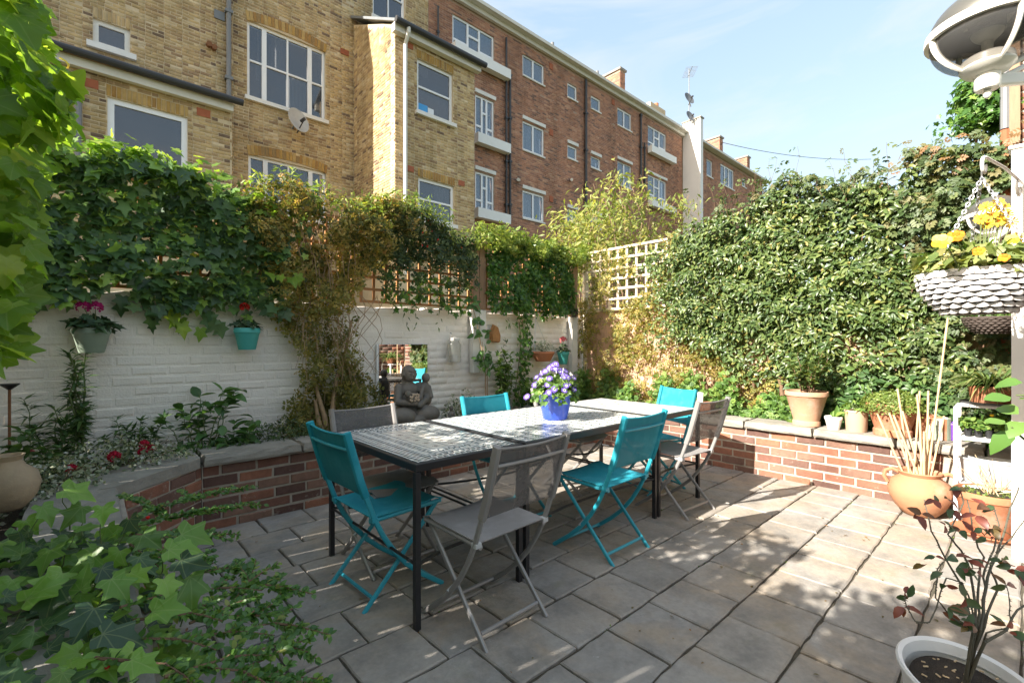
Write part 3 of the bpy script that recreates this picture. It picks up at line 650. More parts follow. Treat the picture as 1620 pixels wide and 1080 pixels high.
brickwork(yb, W0.O, W0.u, W0.n, rc, M['brick_yellow'], .02, .003, 0, seed=2)
def seg_arch(parent, W, o, rise, h=.235, mat='brick_gauged', dep=.012):   # bricks of a segmental arch, each turned to its own angle, over a curved head
    a0, a1, z = o[0] - .03, o[1] + .03, o[3]; n = max(6, round((a1 - a0) / .082)); mb = MB(); w = a1 - a0
    for i in range(n):
        t = (i + .5) / n * 2 - 1; x = (a0 + a1) / 2 + t * w / 2; zz = z - .03 + rise * (1 - t * t); an = t * rise * 2.6 / (w / 2) * .5
        c = W(x, -.012 + R.uniform(-.002, .003), zz + h / 2)
        m = Matrix(((W.u.x, W.n.x, 0, c.x), (W.u.y, W.n.y, 0, c.y), (0, 0, 1, c.z), (0, 0, 0, 1))) @ Matrix.Rotation(an, 4, 'Y')
        mb.box(None, (w / n - .009, .035, h), M4=m, bev=.004, tint=R.uniform(.001, .999))
    stuff(mb.build('arch_bricks', M[mat], parent))
def flat_arch(parent, W, o, h=.225, mat='brick_gauged'):
    brickwork(parent, W.O, W.u, W.n, soldiers(o[0] - .02, o[1] + .02, o[3], h), M[mat], .02, .003, 0, bev=.06, name='lintel_brick', seed=int(o[0] * 50) % 97)
for o in (main_big, main_low): seg_arch(yb, W0, o, .10)
brickwork(yb, W0.O, W0.u, W0.n, soldiers(main_small[0], main_small[1], main_small[3], .225), M['brick_yellow'], .02, .003, 0, name='lintel_brick', seed=9)
tri = ((.62, (1, 1)), (1, (1, 1)), (1, (1, 1)), (.62, (1, 1)))
def tripart(o, nm):
    w = window(yb, W0, *o, cols=((.62, (1, 1)), (1.05, (1, 1)), (1.05, (1, 1)), (.62, (1, 1))), ft=.07, bt=.045, rec=.08, sproud=.09, sh=.10, curtain=.45)
    mb = MB()                                                       # the two heavy mullions and the curved head board
    wd = o[1] - o[0]
    for f in (.62 / 3.34, 1 - .62 / 3.34): x = o[0] + .07 + (wd - .14) * f; mb = MB(); W0.box(mb, x - .055, x + .055, -.13, -.062, o[2] + .068, o[3] - .068); mb.build('mullion', M['upvc'], w)
    hb = MB(); n = 12; P = []
    for i in range(n + 1):
        t = i / n * 2 - 1; P.append(((o[0] + o[1]) / 2 + t * wd / 2, o[3] - .03 + .10 * (1 - t * t)))
    for i in range(n):
        (x0, za), (x1, zb) = P[i], P[i + 1]
        hb.add([W0(x0, -.075, o[3] - .066), W0(x1, -.075, o[3] - .066), W0(x1, -.075, zb), W0(x0, -.075, za), W0(x0, -.12, o[3] - .066), W0(x1, -.12, o[3] - .066), W0(x1, -.12, zb), W0(x0, -.12, za)], [(0, 1, 2, 3), (0, 4, 5, 1), (3, 2, 6, 7), (4, 7, 6, 5)])
    hb.build('arched_head', M['upvc'], w); return w
tripart(main_big, 'big'); tripart(main_low, 'low')
window(yb, W0, *main_top, cols=((1, (1, 1)), (1, (1, 1))), rec=.08, sproud=.08, sh=.12)
window(yb, W0, *main_small, ft=.09, rec=.06, sproud=.1, sh=.12, sill=.1, frame='white_old')
def pipe(parent, x, y0, y1, Y, r=.05, mat='black_pipe', off=.08, name='drainpipe'):
    a = onY(x, y0, Y - off); b = onY(x, y1, Y - off); mb = MB(); mb.tube([(a.x, Y - off, a.z), (a.x, Y - off, b.z)], r, 10)
    z = b.z + .5
    while z < a.z: mb.box((a.x, Y - off, z), (r * 3, r * 2.3, .07)); z += 1.6
    return mb.build(name, M[mat], parent)
pipe(yb, 362, -60, 157, YM, .055, 'grey_pipe')
mb = MB(); p = onY(347, 25, YM); mb.box((p.x, YM - .01, p.z), (.22, .03, .2)); mb.build('vent_grille', M['grey_pipe'], yb)
for x, y in ((330, 72), (338, 77)):
    p = onY(x, y, YM); MB().tube([(p.x, YM + .02, p.z), (p.x, YM - .12, p.z - .01)], .06, 12).build('flue_pipe', M['rust'], yb)
p = onY(545, 83, YM); MB().box((p.x, YM - .006, p.z), (.24, .02, .15)).build('air_brick', M['rust_vent'], yb)
# wing
XR = 5.66; YO = 10.56; XW = 8.15
W1 = Frame((XR, YO, 0), (1, 0, 0), (0, -1, 0)); wL = XW - XR
wing_1 = pxw(660, 717, 91, 175, YO, XR); wing_2 = pxw(662, 719, 279, 345, YO, XR)
zg = onY(625, 40, YO).z; zr = onY(560, 40, YM).z
backing(yb, W1.O, W1.u, W1.n, wL, zg, [wing_1, wing_2], M['mortar_yellow'], .22)
rc = bricks_layout(wL, zg - .2 - 3.2, [(o[0], o[1], o[2], o[3] + .23) for o in (wing_1, wing_2)], seed=3, z0=3.2, flem=True)
brickwork(yb, W1.O, W1.u, W1.n, rc, M['brick_yellow'], .02, .003, 0, seed=4)
for o in (wing_1, wing_2):
    flat_arch(yb, W1, o); w = window(yb, W1, *o, cols=((1, (1, 1)),), ft=.075, bt=.05, rec=.07, sproud=.09, sh=.10, curtain=.4)
    if o is wing_1:
        q = MB(); W1.box(q, o[0] + .09, o[0] + .37, -.1, -.095, o[2] + .08, o[2] + .27); q.build('blue_book', M['paper_blue'], w)
        q = MB(); W1.box(q, o[0] + .38, o[0] + .56, -.1, -.095, o[2] + .08, o[2] + .24); q.build('white_card', M['paper_white'], w)
for x, y in ((648, 73), (649, 267), (730, 290)):
    p = onY(x, y, YO); MB().box((p.x, YO - .004, p.z), (.2, .02, .14)).build('air_brick', M['rust_vent'], yb)
# return wall that the sun reaches
W2 = Frame((XR, YM - .02, 0), (0, -1, 0), (-1, 0, 0)); rl = YM - YO - .02
mb = MB(); mb.add([(XR + .009, YO + .02, 0), (XR + .009, YM, 0), (XR + .009, YM, zr), (XR + .009, YO + .02, zg + .05), (XR + .2, YO + .02, 0), (XR + .2, YM, 0), (XR + .2, YM, zr), (XR + .2, YO + .02, zg + .05)], [(0, 1, 2, 3), (4, 7, 6, 5), (3, 2, 6, 7), (0, 3, 7, 4)]); mb.build('mortar', M['mortar_yellow'], yb)
rc = [b for b in bricks_layout(rl, zr - 3, [], seed=5, z0=3.0, flem=True) if b[3] < zr - (zr - zg) * b[1] / rl]
brickwork(yb, W2.O, W2.u, W2.n, rc, M['brick_yellow'], .02, .003, 0, seed=6)
mb = MB(); sl_ = (zr - zg) / (YM - YO)
mb.add([(XR - .1, YO - .22, zg - .05), (XW + .12, YO - .22, zg - .05), (XW + .12, YM - .03, zr + .14), (XR - .1, YM - .03, zr + .14), (XR - .1, YO - .22, zg + .02), (XW + .12, YO - .22, zg + .02), (XW + .12, YM - .03, zr + .21), (XR - .1, YM - .03, zr + .21)], [(3, 2, 1, 0), (4, 5, 6, 7), (0, 1, 5, 4), (1, 2, 6, 5), (3, 0, 4, 7)]); mb.build('wing_roof', M['lead'], yb)
mb = MB(); mb.box(((XR + XW) / 2, YO - .10, zg - .14), (wL + .2, .16, .2)); mb.build('fascia', M['fascia'], yb)
mb = MB(); mb.tube([(XR - .12, YO - .27, zg - .03), (XW + .2, YO - .27, zg - .05)], .075, 12); mb.build('gutter', M['black_pipe'], yb)
pw = onY(641, 60, YO - .09); mb = MB(); mb.tube([(pw.x, YO - .27, zg - .06), (pw.x, YO - .26, zg - .2), (pw.x, YO - .1, zg - .42), (pw.x, YO - .1, 3.0)], .05, 10); mb.build('drainpipe', M['white_old'], yb)
# side wall of the wing, in shade
mb = MB(); mb.add([(XW - .01, YO + .02, 0), (XW - .01, YM, 0), (XW - .01, YM, zr), (XW - .01, YO + .02, zg + .05)], [(0, 1, 2, 3)]); mb.build('mortar', M['mortar_yellow'], yb)
# lean-to
YL = 11.6; XL = onY(367, 300, YL).x; W3 = Frame((-1.3, YL, 0), (1, 0, 0), (0, -1, 0)); zl = onY(250, 127, YL - .15).z
lean_w = pxw(170, 297, 152, 262, YL, -1.3)
backing(yb, W3.O, W3.u, W3.n, XL + 1.3, zl, [lean_w], M['mortar_yellow'], .22)
rc = bricks_layout(XL + 1.3, zl - .15 - 3, [(lean_w[0], lean_w[1], lean_w[2], lean_w[3] + .23)], seed=7, z0=3.0, flem=True)
brickwork(yb, W3.O, W3.u, W3.n, rc, M['brick_yellow'], .02, .003, 0, seed=8)
flat_arch(yb, W3, lean_w); window(yb, W3, *lean_w, ft=.1, rec=.05, sproud=.08)
mb = MB(); mb.add([(XL, YL + .02, 0), (XL, YM, 0), (XL, YM, zl + .75), (XL, YL + .02, zl)], [(0, 1, 2, 3)]); mb.build('mortar', M['mortar_yellow'], yb)
mb = MB(); mb.add([(-1.3, YL - .2, zl), (XL + .12, YL - .2, zl), (XL + .12, YM - .03, zl + .72), (-1.3, YM - .03, zl + .72), (-1.3, YL - .2, zl + .07), (XL + .12, YL - .2, zl + .07), (XL + .12, YM - .03, zl + .79), (-1.3, YM - .03, zl + .79)], [(3, 2, 1, 0), (4, 5, 6, 7), (0, 1, 5, 4), (1, 2, 6, 5)]); mb.build('lean_to_roof', M['lead'], yb)
MB().box(((XL - 1.3) / 2, YL - .09, zl - .1), (XL + 1.3, .12, .16)).build('fascia', M['fascia'], yb)
MB().tube([(-1.3, YL - .25, zl + .04), (XL + .16, YL - .25, zl + .02)], .07, 12).build('gutter', M['black_pipe'], yb)
pipe(yb, 124, 120, 260, YL, .055, 'grey_pipe', .1)
for x, y in ((142, 132), (322, 179)):
    p = onY(x, y, YL); MB().box((p.x, YL - .004, p.z), (.24, .02, .16)).build('air_brick', M['rust_vent'], yb)
def dish_mesh(mb, c, r, ax, mi=0):
    ax = nrm(ax); q = ax.to_track_quat('Z', 'Y').to_matrix(); n = 20; vs = []; prof = [(.02, -.0), (.5, .05), (1, .2), (1.0, .23), (.5, .085), (.02, .03)]
    for k, (a, z) in enumerate(prof):
        for j in range(n): t = 2 * PI * j / n; vs.append(Vector(c) + q @ Vector((a * r * math.cos(t), a * r * 1.08 * math.sin(t), z * r)))
    fs = [(i * n + j, i * n + (j + 1) % n, (i + 1) * n + (j + 1) % n, (i + 1) * n + j) for i in range(len(prof) - 1) for j in range(n)] + [tuple(range(n))]
    mb.add(vs, fs, mi)
def dish(label, p, r, ax, mat, wall):
    t = thing('satellite_dish', label, 'satellite dish', p); b = MB(); dish_mesh(b, p, r, ax); b.build('reflector', M[mat], t, True)
    ax = nrm(ax); e = Vector(p) + ax * r * 1.0 + Vector((0, 0, -.25 * r)); b = MB(); b.tube([Vector(p) + Vector((0, 0, -r)), e], .016 * r / .3, 6); b.tube([e, e - ax * .14 * r / .3], .04 * r / .3, 8); b.build('receiver_arm', M['black_pipe'], t)
    b = MB(); b.tube([Vector(p), wall], .025 * r / .3, 8); b.build('bracket', M['grey_pipe'], t)
p = onY(470, 192, YM - .3); dish('round grey satellite dish fixed under the tripartite window of the yellow house', p, .3, (.32, -.9, .25), 'dish', (p.x - .02, YM, p.z - .1))

# ---- brown brick block of flats
bb = thing('brick_building', 'long brown brick block of flats with white windows and white roof edge', 'building', (16, 13, 0))
XB = 8.16; W4 = Frame((XB, 13, 0), (1, 0, 0), (0, -1, 0)); BL = 24.7 - XB
B = []
def bw(x0, x1, yt, ybm, kind): B.append((pxw(x0, x1, yt, ybm, 13.0, XB), kind))
bw(716, 782, 21, 72, 'three'); bw(752, 782, 148, 213, 'three_r'); bw(752, 782, 270, 330, 'three_r'); bw(1025, 1054, 197, 232, 'three'); bw(1025, 1054, 275, 316, 'three')
for yt, y2 in ((84, 118), (190, 236), (300, 344)): bw(827, 861, yt, y2, 'two')
for yt, y2 in ((130, 153), (228, 249), (330, 351)): bw(898, 913, yt, y2, 'one')
for yt, y2 in ((150, 171), (245, 264), (339, 358)): bw(935, 950, yt, y2, 'one')
for yt, y2 in ((169, 197), (253, 291)): bw(977, 999, yt, y2, 'two')
bops = [b[0] for b in B]
backing(bb, W4.O, W4.u, W4.n, BL, 12.9, bops, M['mortar_brown'], .25)
rc = bricks_layout(BL, 12.75 - 2.85, bops, seed=11, z0=2.85)
brickwork(bb, W4.O, W4.u, W4.n, rc, M['brick_brown'], .02, .0025, 0, seed=12)
for o, kd in B:
    if kd == 'three': cs = ((1, (.3, 1)), (.85, (1, .6)), (1, (.3, 1)))
    elif kd == 'three_r': cs = ((1, (.3, 1)), (.85, (1, .6)), (1, (.3, 1)))
    elif kd == 'two': cs = ((1, (1,)), (1, (1,)))
    else: cs = ((1, (1,)),)
    sp = .05
    w = window(bb, W4, *o, cols=cs, ft=.07, bt=.075, rec=.05, sill=.02, sproud=.05, sh=.06, glass='glass_sky', curtain=.75)
    q = MB()
    if kd.startswith('three'): W4.box(q, o[0] - .1, o[1] + .55, .051, .30, o[2] - .36, o[2] - .02); q.build('window_box', M['white'], w)
    if o[3] < 10.5: q = MB(); W4.box(q, o[0] - .03, o[1] + .05, -.04, .045, o[3] + .05, o[3] + .18); q.build('lintel', M['white_old'], w)
mb = MB(); mb.box((XB + BL / 2 + 6, 13 - .17 + .3, 13.06), (BL + 12.6, .96, .12)); mb.build('roof_edge', M['fascia'], bb)
mb = MB(); mb.box((XB + BL / 2 - .1, 13 - .08, 12.92), (BL + .4, .12, .155)); mb.build('soffit_band', M['fascia'], bb)
mb = MB(); mb.box((XB + BL / 2, 16.3, 13.2), (BL + .2, 5.6, .12)); mb.build('roof', M['lead'], bb)
pipe(bb, 801, 60, 345, 13.0, .04); pipe(bb, 807, 118, 345, 13.0, .045); pipe(bb, 927, 126, 372, 13.0, .06); pipe(bb, 1014, 180, 300, 13.0, .05); pipe(bb, 1020, 226, 300, 13.0, .04); pipe(bb, 693, 10, 75, 13.0, .03)
for x, y in ((872, 106), (872, 210), (872, 315), (970, 162), (970, 252)):
    p = onY(x, y, 13.0); MB().box((p.x, 12.99, p.z), (.2, .025, .24)).build('air_brick', M['rust_vent'], bb)
for x, y in ((821, 285), (904, 285)):
    p = onY(x, y, 13.0); MB().tube([(p.x, 13, p.z), (p.x - .3, 12.72, p.z - .12)], .06, 10).build('overflow_pipe', M['white_old'], bb)
for x, y0, y1 in ((874, 68, 84), (945, 113, 130)):
    a = onY(x, y0, 13.7); MB().tube([(a.x, 13.7, a.z), (a.x, 13.7, 13.1)], .07, 10).build('roof_vent', M['grey_pipe'], bb)
def chimney(parent, X, Yn, Yf, z0, z1, w=.5):
    t = MB().box((X + w / 2, (Yn + Yf) / 2, (z0 + z1) / 2), (w - .02, Yf - Yn - .02, z1 - z0)).build('chimney', M['mortar_brown'], parent)
    for O, u, n, L in (((X, Yn, 0), (0, 1, 0), (-1, 0, 0), Yf - Yn), ((X, Yn, 0), (1, 0, 0), (0, -1, 0), w)):
        brickwork(t, O, u, n, bricks_layout(L, z1 - z0 - .12, [], z0=z0, seed=21), M['brick_brown'], .02, .002, 0, seed=22)
    MB().box((X + w / 2, (Yn + Yf) / 2, z1), (w + .12, Yf - Yn + .12, .1)).build('chimney_cap', M['coping'], t)
chimney(bb, 19.97, 13.85, 15.1, 13.1, 15.2, .45)
# ---- white rendered party wall, dishes and aerial
pwall = thing('rendered_wall', 'tall white rendered party wall at the end of the brown flats', 'wall', (24.9, 12.4, 0))
MB().box((24.9, 12.48, 6.8), (.3, 1.02, 13.6)).build('wall', M['render_white'], pwall)
MB().box((24.9, 12.48, 13.63), (.4, 1.12, .06)).build('coping', M['coping'], pwall)
for x, y, r, lb in ((1089, 157, .34, 'dark satellite dish on the mast above the white party wall'), (1091, 185, .30, 'dark satellite dish standing below the other one on the white party wall')):
    p = onX(x, y, 24.5); dish(lb, p, r, (-.2, -.9, .35), 'dark_dish', (24.75, p.y - .02, p.z - .35))
ae = thing('tv_aerial', 'thin television aerial mast above the dark satellite dishes', 'aerial', (24.9, 12.7, 13.6)); mb = MB(); mb.tube([(24.9, 12.7, 13.4), (24.9, 12.7, 16.6)], .025, 6); mb.build('mast', M['grey_pipe'], ae)
mb = MB(); mb.tube([(24.3, 12.2, 16.3), (25.9, 13.3, 16.75)], .015, 5)
for i in range(9): c = Vector((24.4 + i * .18, 12.27 + i * .124, 16.33 + i * .05)); mb.tube([c - Vector((.2, -.25, 0)), c + Vector((.2, -.25, 0))], .01, 4)
mb.build('aerial_rods', M['grey_pipe'], ae)
# ---- far end of the terrace
fb = thing('brick_building', 'far brown brick terrace beyond the white party wall with two chimneys', 'building', (31, 13, 0))
W5 = Frame((25.06, 13, 0), (1, 0, 0), (0, -1, 0)); FB = []
for x0, x1, yt, y2, kd in ((1118, 1127, 250, 277, 1), (1140, 1161, 258, 290, 3), (1174, 1180, 281, 294, 1)): FB.append((pxw(x0, x1, yt, y2, 13.0, 25.06), kd))
backing(fb, W5.O, W5.u, W5.n, 11.5, 12.95, [o for o, k in FB], M['mortar_brown'], .25)
brickwork(fb, W5.O, W5.u, W5.n, bricks_layout(11.5, 6.3, [o for o, k in FB], seed=13, z0=6.5), M['brick_brown'], .02, .002, 0, seed=14)
for o, kd in FB: window(fb, W5, *o, cols=((1, (1,)),) * kd, ft=.09, bt=.09, rec=.05, glass='glass_sky')
chimney(fb, 30.8, 13.6, 14.8, 13.1, 14.9, .5); chimney(fb, 35.3, 13.6, 14.7, 13.1, 14.8, .5)
MB().box((31, 15.2, 13.2), (11.6, 4.2, .15)).build('roof', M['lead'], fb)
sb = thing('brick_building', 'low pale brick building closing the terrace in the far distance', 'building', (43, 13.5, 0)); MB().box((43, 14.5, 6.3), (6, 2, 12.6)).build('wall', M['mortar_yellow'], sb); MB().box((43, 14.5, 12.68), (6.3, 2.3, .16)).build('roof_edge', M['fascia'], sb)
pl = thing('chimney_stack', 'pale yellow chimney stack showing over the roof by the dishes', 'chimney', (24.2, 14.5, 13)); MB().box((24.2, 14.5, 13.9), (1.6, .6, 1.9)).build('stack', M['mortar_yellow'], pl); MB().tube([(24.5, 14.5, 14.9), (24.5, 14.5, 15.2)], .13, 10).build('chimney_pot', M['terra'], pl)
mb = MB(); a = Vector((30.9, 13.7, 14.6)); b_ = onD(1378, 252, 34); P = []
for i in range(25): t = i / 24; q = a.lerp(b_, t); q.z -= .7 * 4 * t * (1 - t) * .55; P.append(q)
mb.tube(P, .018, 5); tag(mb.build('overhead_cable', M['black_pipe']), 'thin black overhead cable strung from the far terrace chimney', 'cable')
# ================================================================== GARDEN WALLS, FENCES, RAISED BEDS
def riven(seed, mat, name):
    r = random.Random(seed); n = 7; ed = []
    for (ax, ay, bx, by) in ((-.5, -.5, .5, -.5), (.5, -.5, .5, .5), (.5, .5, -.5, .5), (-.5, .5, -.5, -.5)):
        for i in range(n): t = i / n; ed.append((ax + (bx - ax) * t + r.uniform(-.008, .008), ay + (by - ay) * t + r.uniform(-.022, .022)))
    m = len(ed); L = []
    for k, z in ((.97, -.5), (1.0, -.25), (.985, .2), (.94, .5)): L += [(x * (1 - (1 - k) * .4) + r.uniform(-.004, .004), y * k + r.uniform(-.012, .012), z + (r.uniform(-.06, .06) if z > .4 else 0)) for x, y in ed]
    b = MB(); b.add(L + [(0, 0, .52)], [(a * m + i, a * m + (i + 1) % m, (a + 1) * m + (i + 1) % m, (a + 1) * m + i) for a in range(3) for i in range(m)] + [(3 * m + i, 3 * m + (i + 1) % m, 4 * m) for i in range(m)] + [tuple(range(m))[::-1]])
    return b.mesh(name, mat)
CP = [riven(60 + i, M['coping'], 'coping_stone') for i in range(6)]
def copings(parent, a, b, width, inner, seed=0, lens=(.5, .72), z=.487, th=.066):   # stones laid from a to b, inner = direction towards the soil
    r = random.Random(seed); a = Vector((*a, 0)); b = Vector((*b, 0)); d = (b - a); L = d.length; d.normalize(); q = Vector((*inner, 0)).normalized(); s = 0
    while s < L - .02:
        w = min(r.uniform(*lens), L - s)
        if L - s - w < .2: w = L - s
        c = a + d * (s + w / 2) + q * (width / 2); c.z = z + r.uniform(-.002, .003)
        m = Matrix(((d.x, q.x, 0, c.x), (d.y, q.y, 0, c.y), (0, 0, 1, c.z), (0, 0, 0, 1))) @ Matrix.Diagonal((w - .012, width * r.uniform(.97, 1.03), th, 1))
        inst('coping_stone', CP[r.randrange(6)], parent, m); s += w
BZ = .45
rb = thing('raised_bed', 'long brick raised bed with stone coping along the white wall, curving left', 'raised bed', (2.3, 3.72, 0))
pts = [(.15, .75), (.15, 3.27), (.57, 3.72), (4.8, 3.72)]
for (ax, ay), (bx, by), inn in ((pts[0], pts[1], (-1, 0)), (pts[1], pts[2], (-1, 1)), (pts[2], pts[3], (0, 1))):
    d = Vector((bx - ax, by - ay, 0)); L = d.length; d.normalize(); n = -Vector((*inn, 0)).normalized()
    backing(rb, (ax, ay, 0), d, n, L, BZ, [], M['mortar_red'], .1, .0065)
    brickwork(rb, (ax, ay, 0), d, n, bricks_layout(L, BZ, [], seed=int(ay * 10)), M['brick_red'], .03, .002, 300, seed=int(ax * 10 + 5), tilt=.012, irr=.05, bev=.08)
copings(rb, (.12, .75), (.12, 3.25), .34, (-1, 0), 3); copings(rb, (.57, 3.68), (4.70, 3.68), .34, (0, 1), 5)
mb = MB(); mb.prism([(.105, 3.25), (.555, 3.685), (.555, 4.02), (.33, 3.92), (-.1, 3.5), (-.22, 3.25)], .454, .52); o = mb.build('coping_stone', M['coping'], rb)
soil = MB().prism([(-.66, .78), (.06, .78), (.06, 3.3), (.53, 3.81), (4.9, 3.81), (4.9, 4.49), (-.66, 4.49)], .02, .425).build('soil', M['soil'], rb)
rr = thing('raised_bed', 'sunlit brick raised bed under the leafy right hand fence', 'raised bed', (4.9, 2.0, 0))
backing(rr, (4.78, -.4, 0), (0, 1, 0), (-1, 0, 0), 4.12, BZ, [], M['mortar_red'], .1, .0065)
brickwork(rr, (4.78, .42, 0), (0, 1, 0), (-1, 0, 0), bricks_layout(4.12, BZ, [], seed=31), M['brick_red'], .03, .002, 300, seed=32, tilt=.012, irr=.05, bev=.08)
copings(rr, (4.735, -.4), (4.735, 3.66), .34, (1, 0), 9)
MB().prism([(4.9, -.4), (5.5, -.4), (5.5, 3.8), (4.9, 3.8)], .02, .43).build('soil', M['soil'], rr)
# ---- painted rear wall
rw = thing('garden_wall', 'rough white painted brick wall across the back of the garden', 'wall', (2, 4.5, 0))
WR = Frame((-1.2, 4.5, 0), (1, 0, 0), (0, -1, 0))
backing(rw, WR.O, WR.u, WR.n, 6.9, 1.64, [], M['paint_brick'], .21, .004)
brickwork(rw, WR.O, WR.u, WR.n, bricks_layout(6.75, 1.275, [], seed=41, z0=.36), M['paint_brick'], .02, .002, 300, bev=.12, irr=.06, seed=42, tilt=.02)
cap = MB(); xs = np.linspace(-1.2, 5.5, 68); r = np.random.default_rng(8); top = 1.645 + r.uniform(-.012, .022, 68)
cap.sheet([[(x, 4.49, 1.60), (x, 4.485, z), (x, 4.60, z + .01), (x, 4.71, 1.6)] for x, z in zip(xs, top)], .012); cap.build('wall_cap', M['paint_brick'], rw)
# ---- posts on the wall
for lab, x0, x1, zb, zm, zt in (('pair of boards, white below and brown above, standing in the middle of the wall', 3.37, 3.575, .93, 1.68, 2.47), ('post board, pale below and brown above, in the far corner of the wall', 5.16, 5.29, .72, 1.66, 2.62)):
    p = thing('trellis_post', 'trellis ' + lab, 'post', ((x0 + x1) / 2, 4.44, zb)); n = 2 if x1 - x0 > .15 else 1; w = (x1 - x0) / n
    for i in range(n):
        a = x0 + i * w
        MB().box((a + w / 2, 4.435, (zb + zm) / 2), (w - .008, .07, zm - zb), bev=.004).build('painted_board', M['white_old'], p)
        MB().box((a + w / 2, 4.436, (zm + zt) / 2 + .001), (w - .008, .068, zt - zm - .002), bev=.004).build('wood_board', M['post_wood'], p)
p = thing('timber_batten', 'short weathered white batten hung on the wall at the far left', 'batten', (-.33, 4.46, 1.2)); MB().box((-.33, 4.46, 1.46), (.075, .04, .52), bev=.004).build('board', M['white_old'], p)
def trellis(label, O, u, n, L, z0, z1, mat, pitch=.13, sw=.026, frame=True):
    W = Frame(O, u, n); t = thing('garden_trellis', label, 'trellis', W(L / 2, 0, z0)); r = random.Random(int(L * 100)); k = max(2, round(L / pitch)); m = max(2, round((z1 - z0) / pitch))
    for i in range(k + 1): b = MB(); x = L * i / k; W.box(b, x - sw / 2, x + sw / 2, .0, .016, z0, z1); b.build('slat', M[mat], t)
    for i in range(m + 1): b = MB(); z = z0 + (z1 - z0) * i / m; W.box(b, -.02, L + .02, .017, .035, z - sw / 2, z + sw / 2); b.build('slat', M[mat], t)
    return t
trellis('orange stained trellis left of the middle post, half bare above the mirror', (2.02, 4.47, 0), (1, 0, 0), (0, -1, 0), 1.33, 1.70, 2.44, 'trellis_orange')
trellis('orange stained trellis right of the middle post, covered in small ivy', (3.62, 4.47, 0), (1, 0, 0), (0, -1, 0), 1.5, 1.70, 2.48, 'trellis_orange')
trellis('orange stained trellis behind the jasmine and the big ivy', (-.6, 4.52, 0), (1, 0, 0), (0, -1, 0), 2.55, 1.70, 2.5, 'trellis_orange')
trellis('sunlit cream trellis on top of the right hand fence', (5.47, 3.08, 0), (0, 1, 0), (-1, 0, 0), 1.34, 1.76, 2.60, 'trellis_cream', .15, .03)
# ---- right fence
rf = thing('timber_fence', 'sunlit peach coloured overlapping board fence behind the right hand hedge', 'fence', (5.52, 2.2, 0))
r = random.Random(3)
for y0, y1 in ((-.35, 1.40), (1.44, 2.95), (2.99, 4.40)):
    for i in range(13):
        z = .42 + i * .1; b = MB(); m = Matrix.Translation((5.515 + r.uniform(-.003, .003), (y0 + y1) / 2, z + .06)) @ Matrix.Rotation(-.12, 4, 'Y') @ Matrix.Rotation(r.uniform(-.004, .004), 4, 'X')
        b.box(None, (.014, y1 - y0, .125), M4=m); b.build('board', M['fence_board'], rf)
for y in (-.37, 1.42, 2.97, 4.43): MB().box((5.51, y, 1.05 if y < 4 else 1.36), (.06, .055, 1.5 if y < 4 else 2.6), bev=.004).build('fence_post', M['trellis_cream'], rf)
lf = thing('timber_fence', 'unseen weathered white board fence added behind the vine past the left edge', 'fence', (-.75, 1.8, 0))  # unseen boundary added to shade the patio, white to bounce light back
for i in range(46): MB().box((-.76 + .012 * (i % 2), -1.5 + i * .13, .98), (.014, .125, 1.96)).build('board', M['white_old'], lf)
for y in (-1.4, .5, 2.4, 4.3): MB().box((-.80, y, 1.0), (.07, .08, 2.0)).build('fence_post', M['white_old'], lf)
# ---- house corner at the right, white posts
hs = thing('brick_house', 'red brick corner of the house with a grey downpipe at the right edge', 'house', (5.6, -.2, 0))
WH = Frame((5.35, -.6, 0), (0, 1, 0), (-1, 0, 0)); hl = onX(1598, 300, 5.35).y + .6
backing(hs, WH.O, WH.u, WH.n, hl, 5.4, [], M['mortar_red'], .3); brickwork(hs, WH.O, WH.u, WH.n, bricks_layout(hl, 5.4, [], seed=51), M['brick_red'], .03, .003, 0, seed=52)
WH2 = Frame((2.9, -.6, 0), (1, 0, 0), (0, 1, 0)); backing(hs, WH2.O, WH2.u, WH2.n, 2.45, 3.2, [], M['mortar_red'], .2); brickwork(hs, WH2.O, WH2.u, WH2.n, bricks_layout(2.44, 3.2, [], seed=53), M['brick_red'], .03, .003, 0, seed=54)
dx = onX(1590, 300, 5.30).y
b = MB(); b.tube([(5.30, dx, 2.95), (5.30, dx, 5.2)], .028, 10); b.build('downpipe', M['grey_pipe'], hs)
b = MB(); b.tube([(5.30, dx, .5), (5.30, dx, 2.94)], .03, 10); b.build('downpipe', M['rust_vent'], hs)
fy = onX(1605, 300, 5.30).y; b = MB(); b.box((5.31, fy, 2.7), (.05, .06, 5.0)); b.build('timber_post', M['post_wood'], hs)
wp = thing('white_post', 'square white timber post at the right edge carrying the basket bracket', 'post', (4.08, .0, 0)); POSTY = onX(1600, 400, 4.03).y
MB().box((4.08, POSTY - .055, 1.21), (.1, .11, 2.42), bev=.005).build('post', M['white'], wp); MB().box((4.08, POSTY - .055, 2.43), (.125, .135, .02), bev=.004).build('post_cap', M['white'], wp)
wp2 = thing('white_post', 'white timber post just beyond the right edge carrying the near globe lamp', 'post', (2.36, -.2, 0)); MB().box((2.38, -.2, 1.35), (.1, .1, 2.7), bev=.005).build('post', M['white'], wp2)

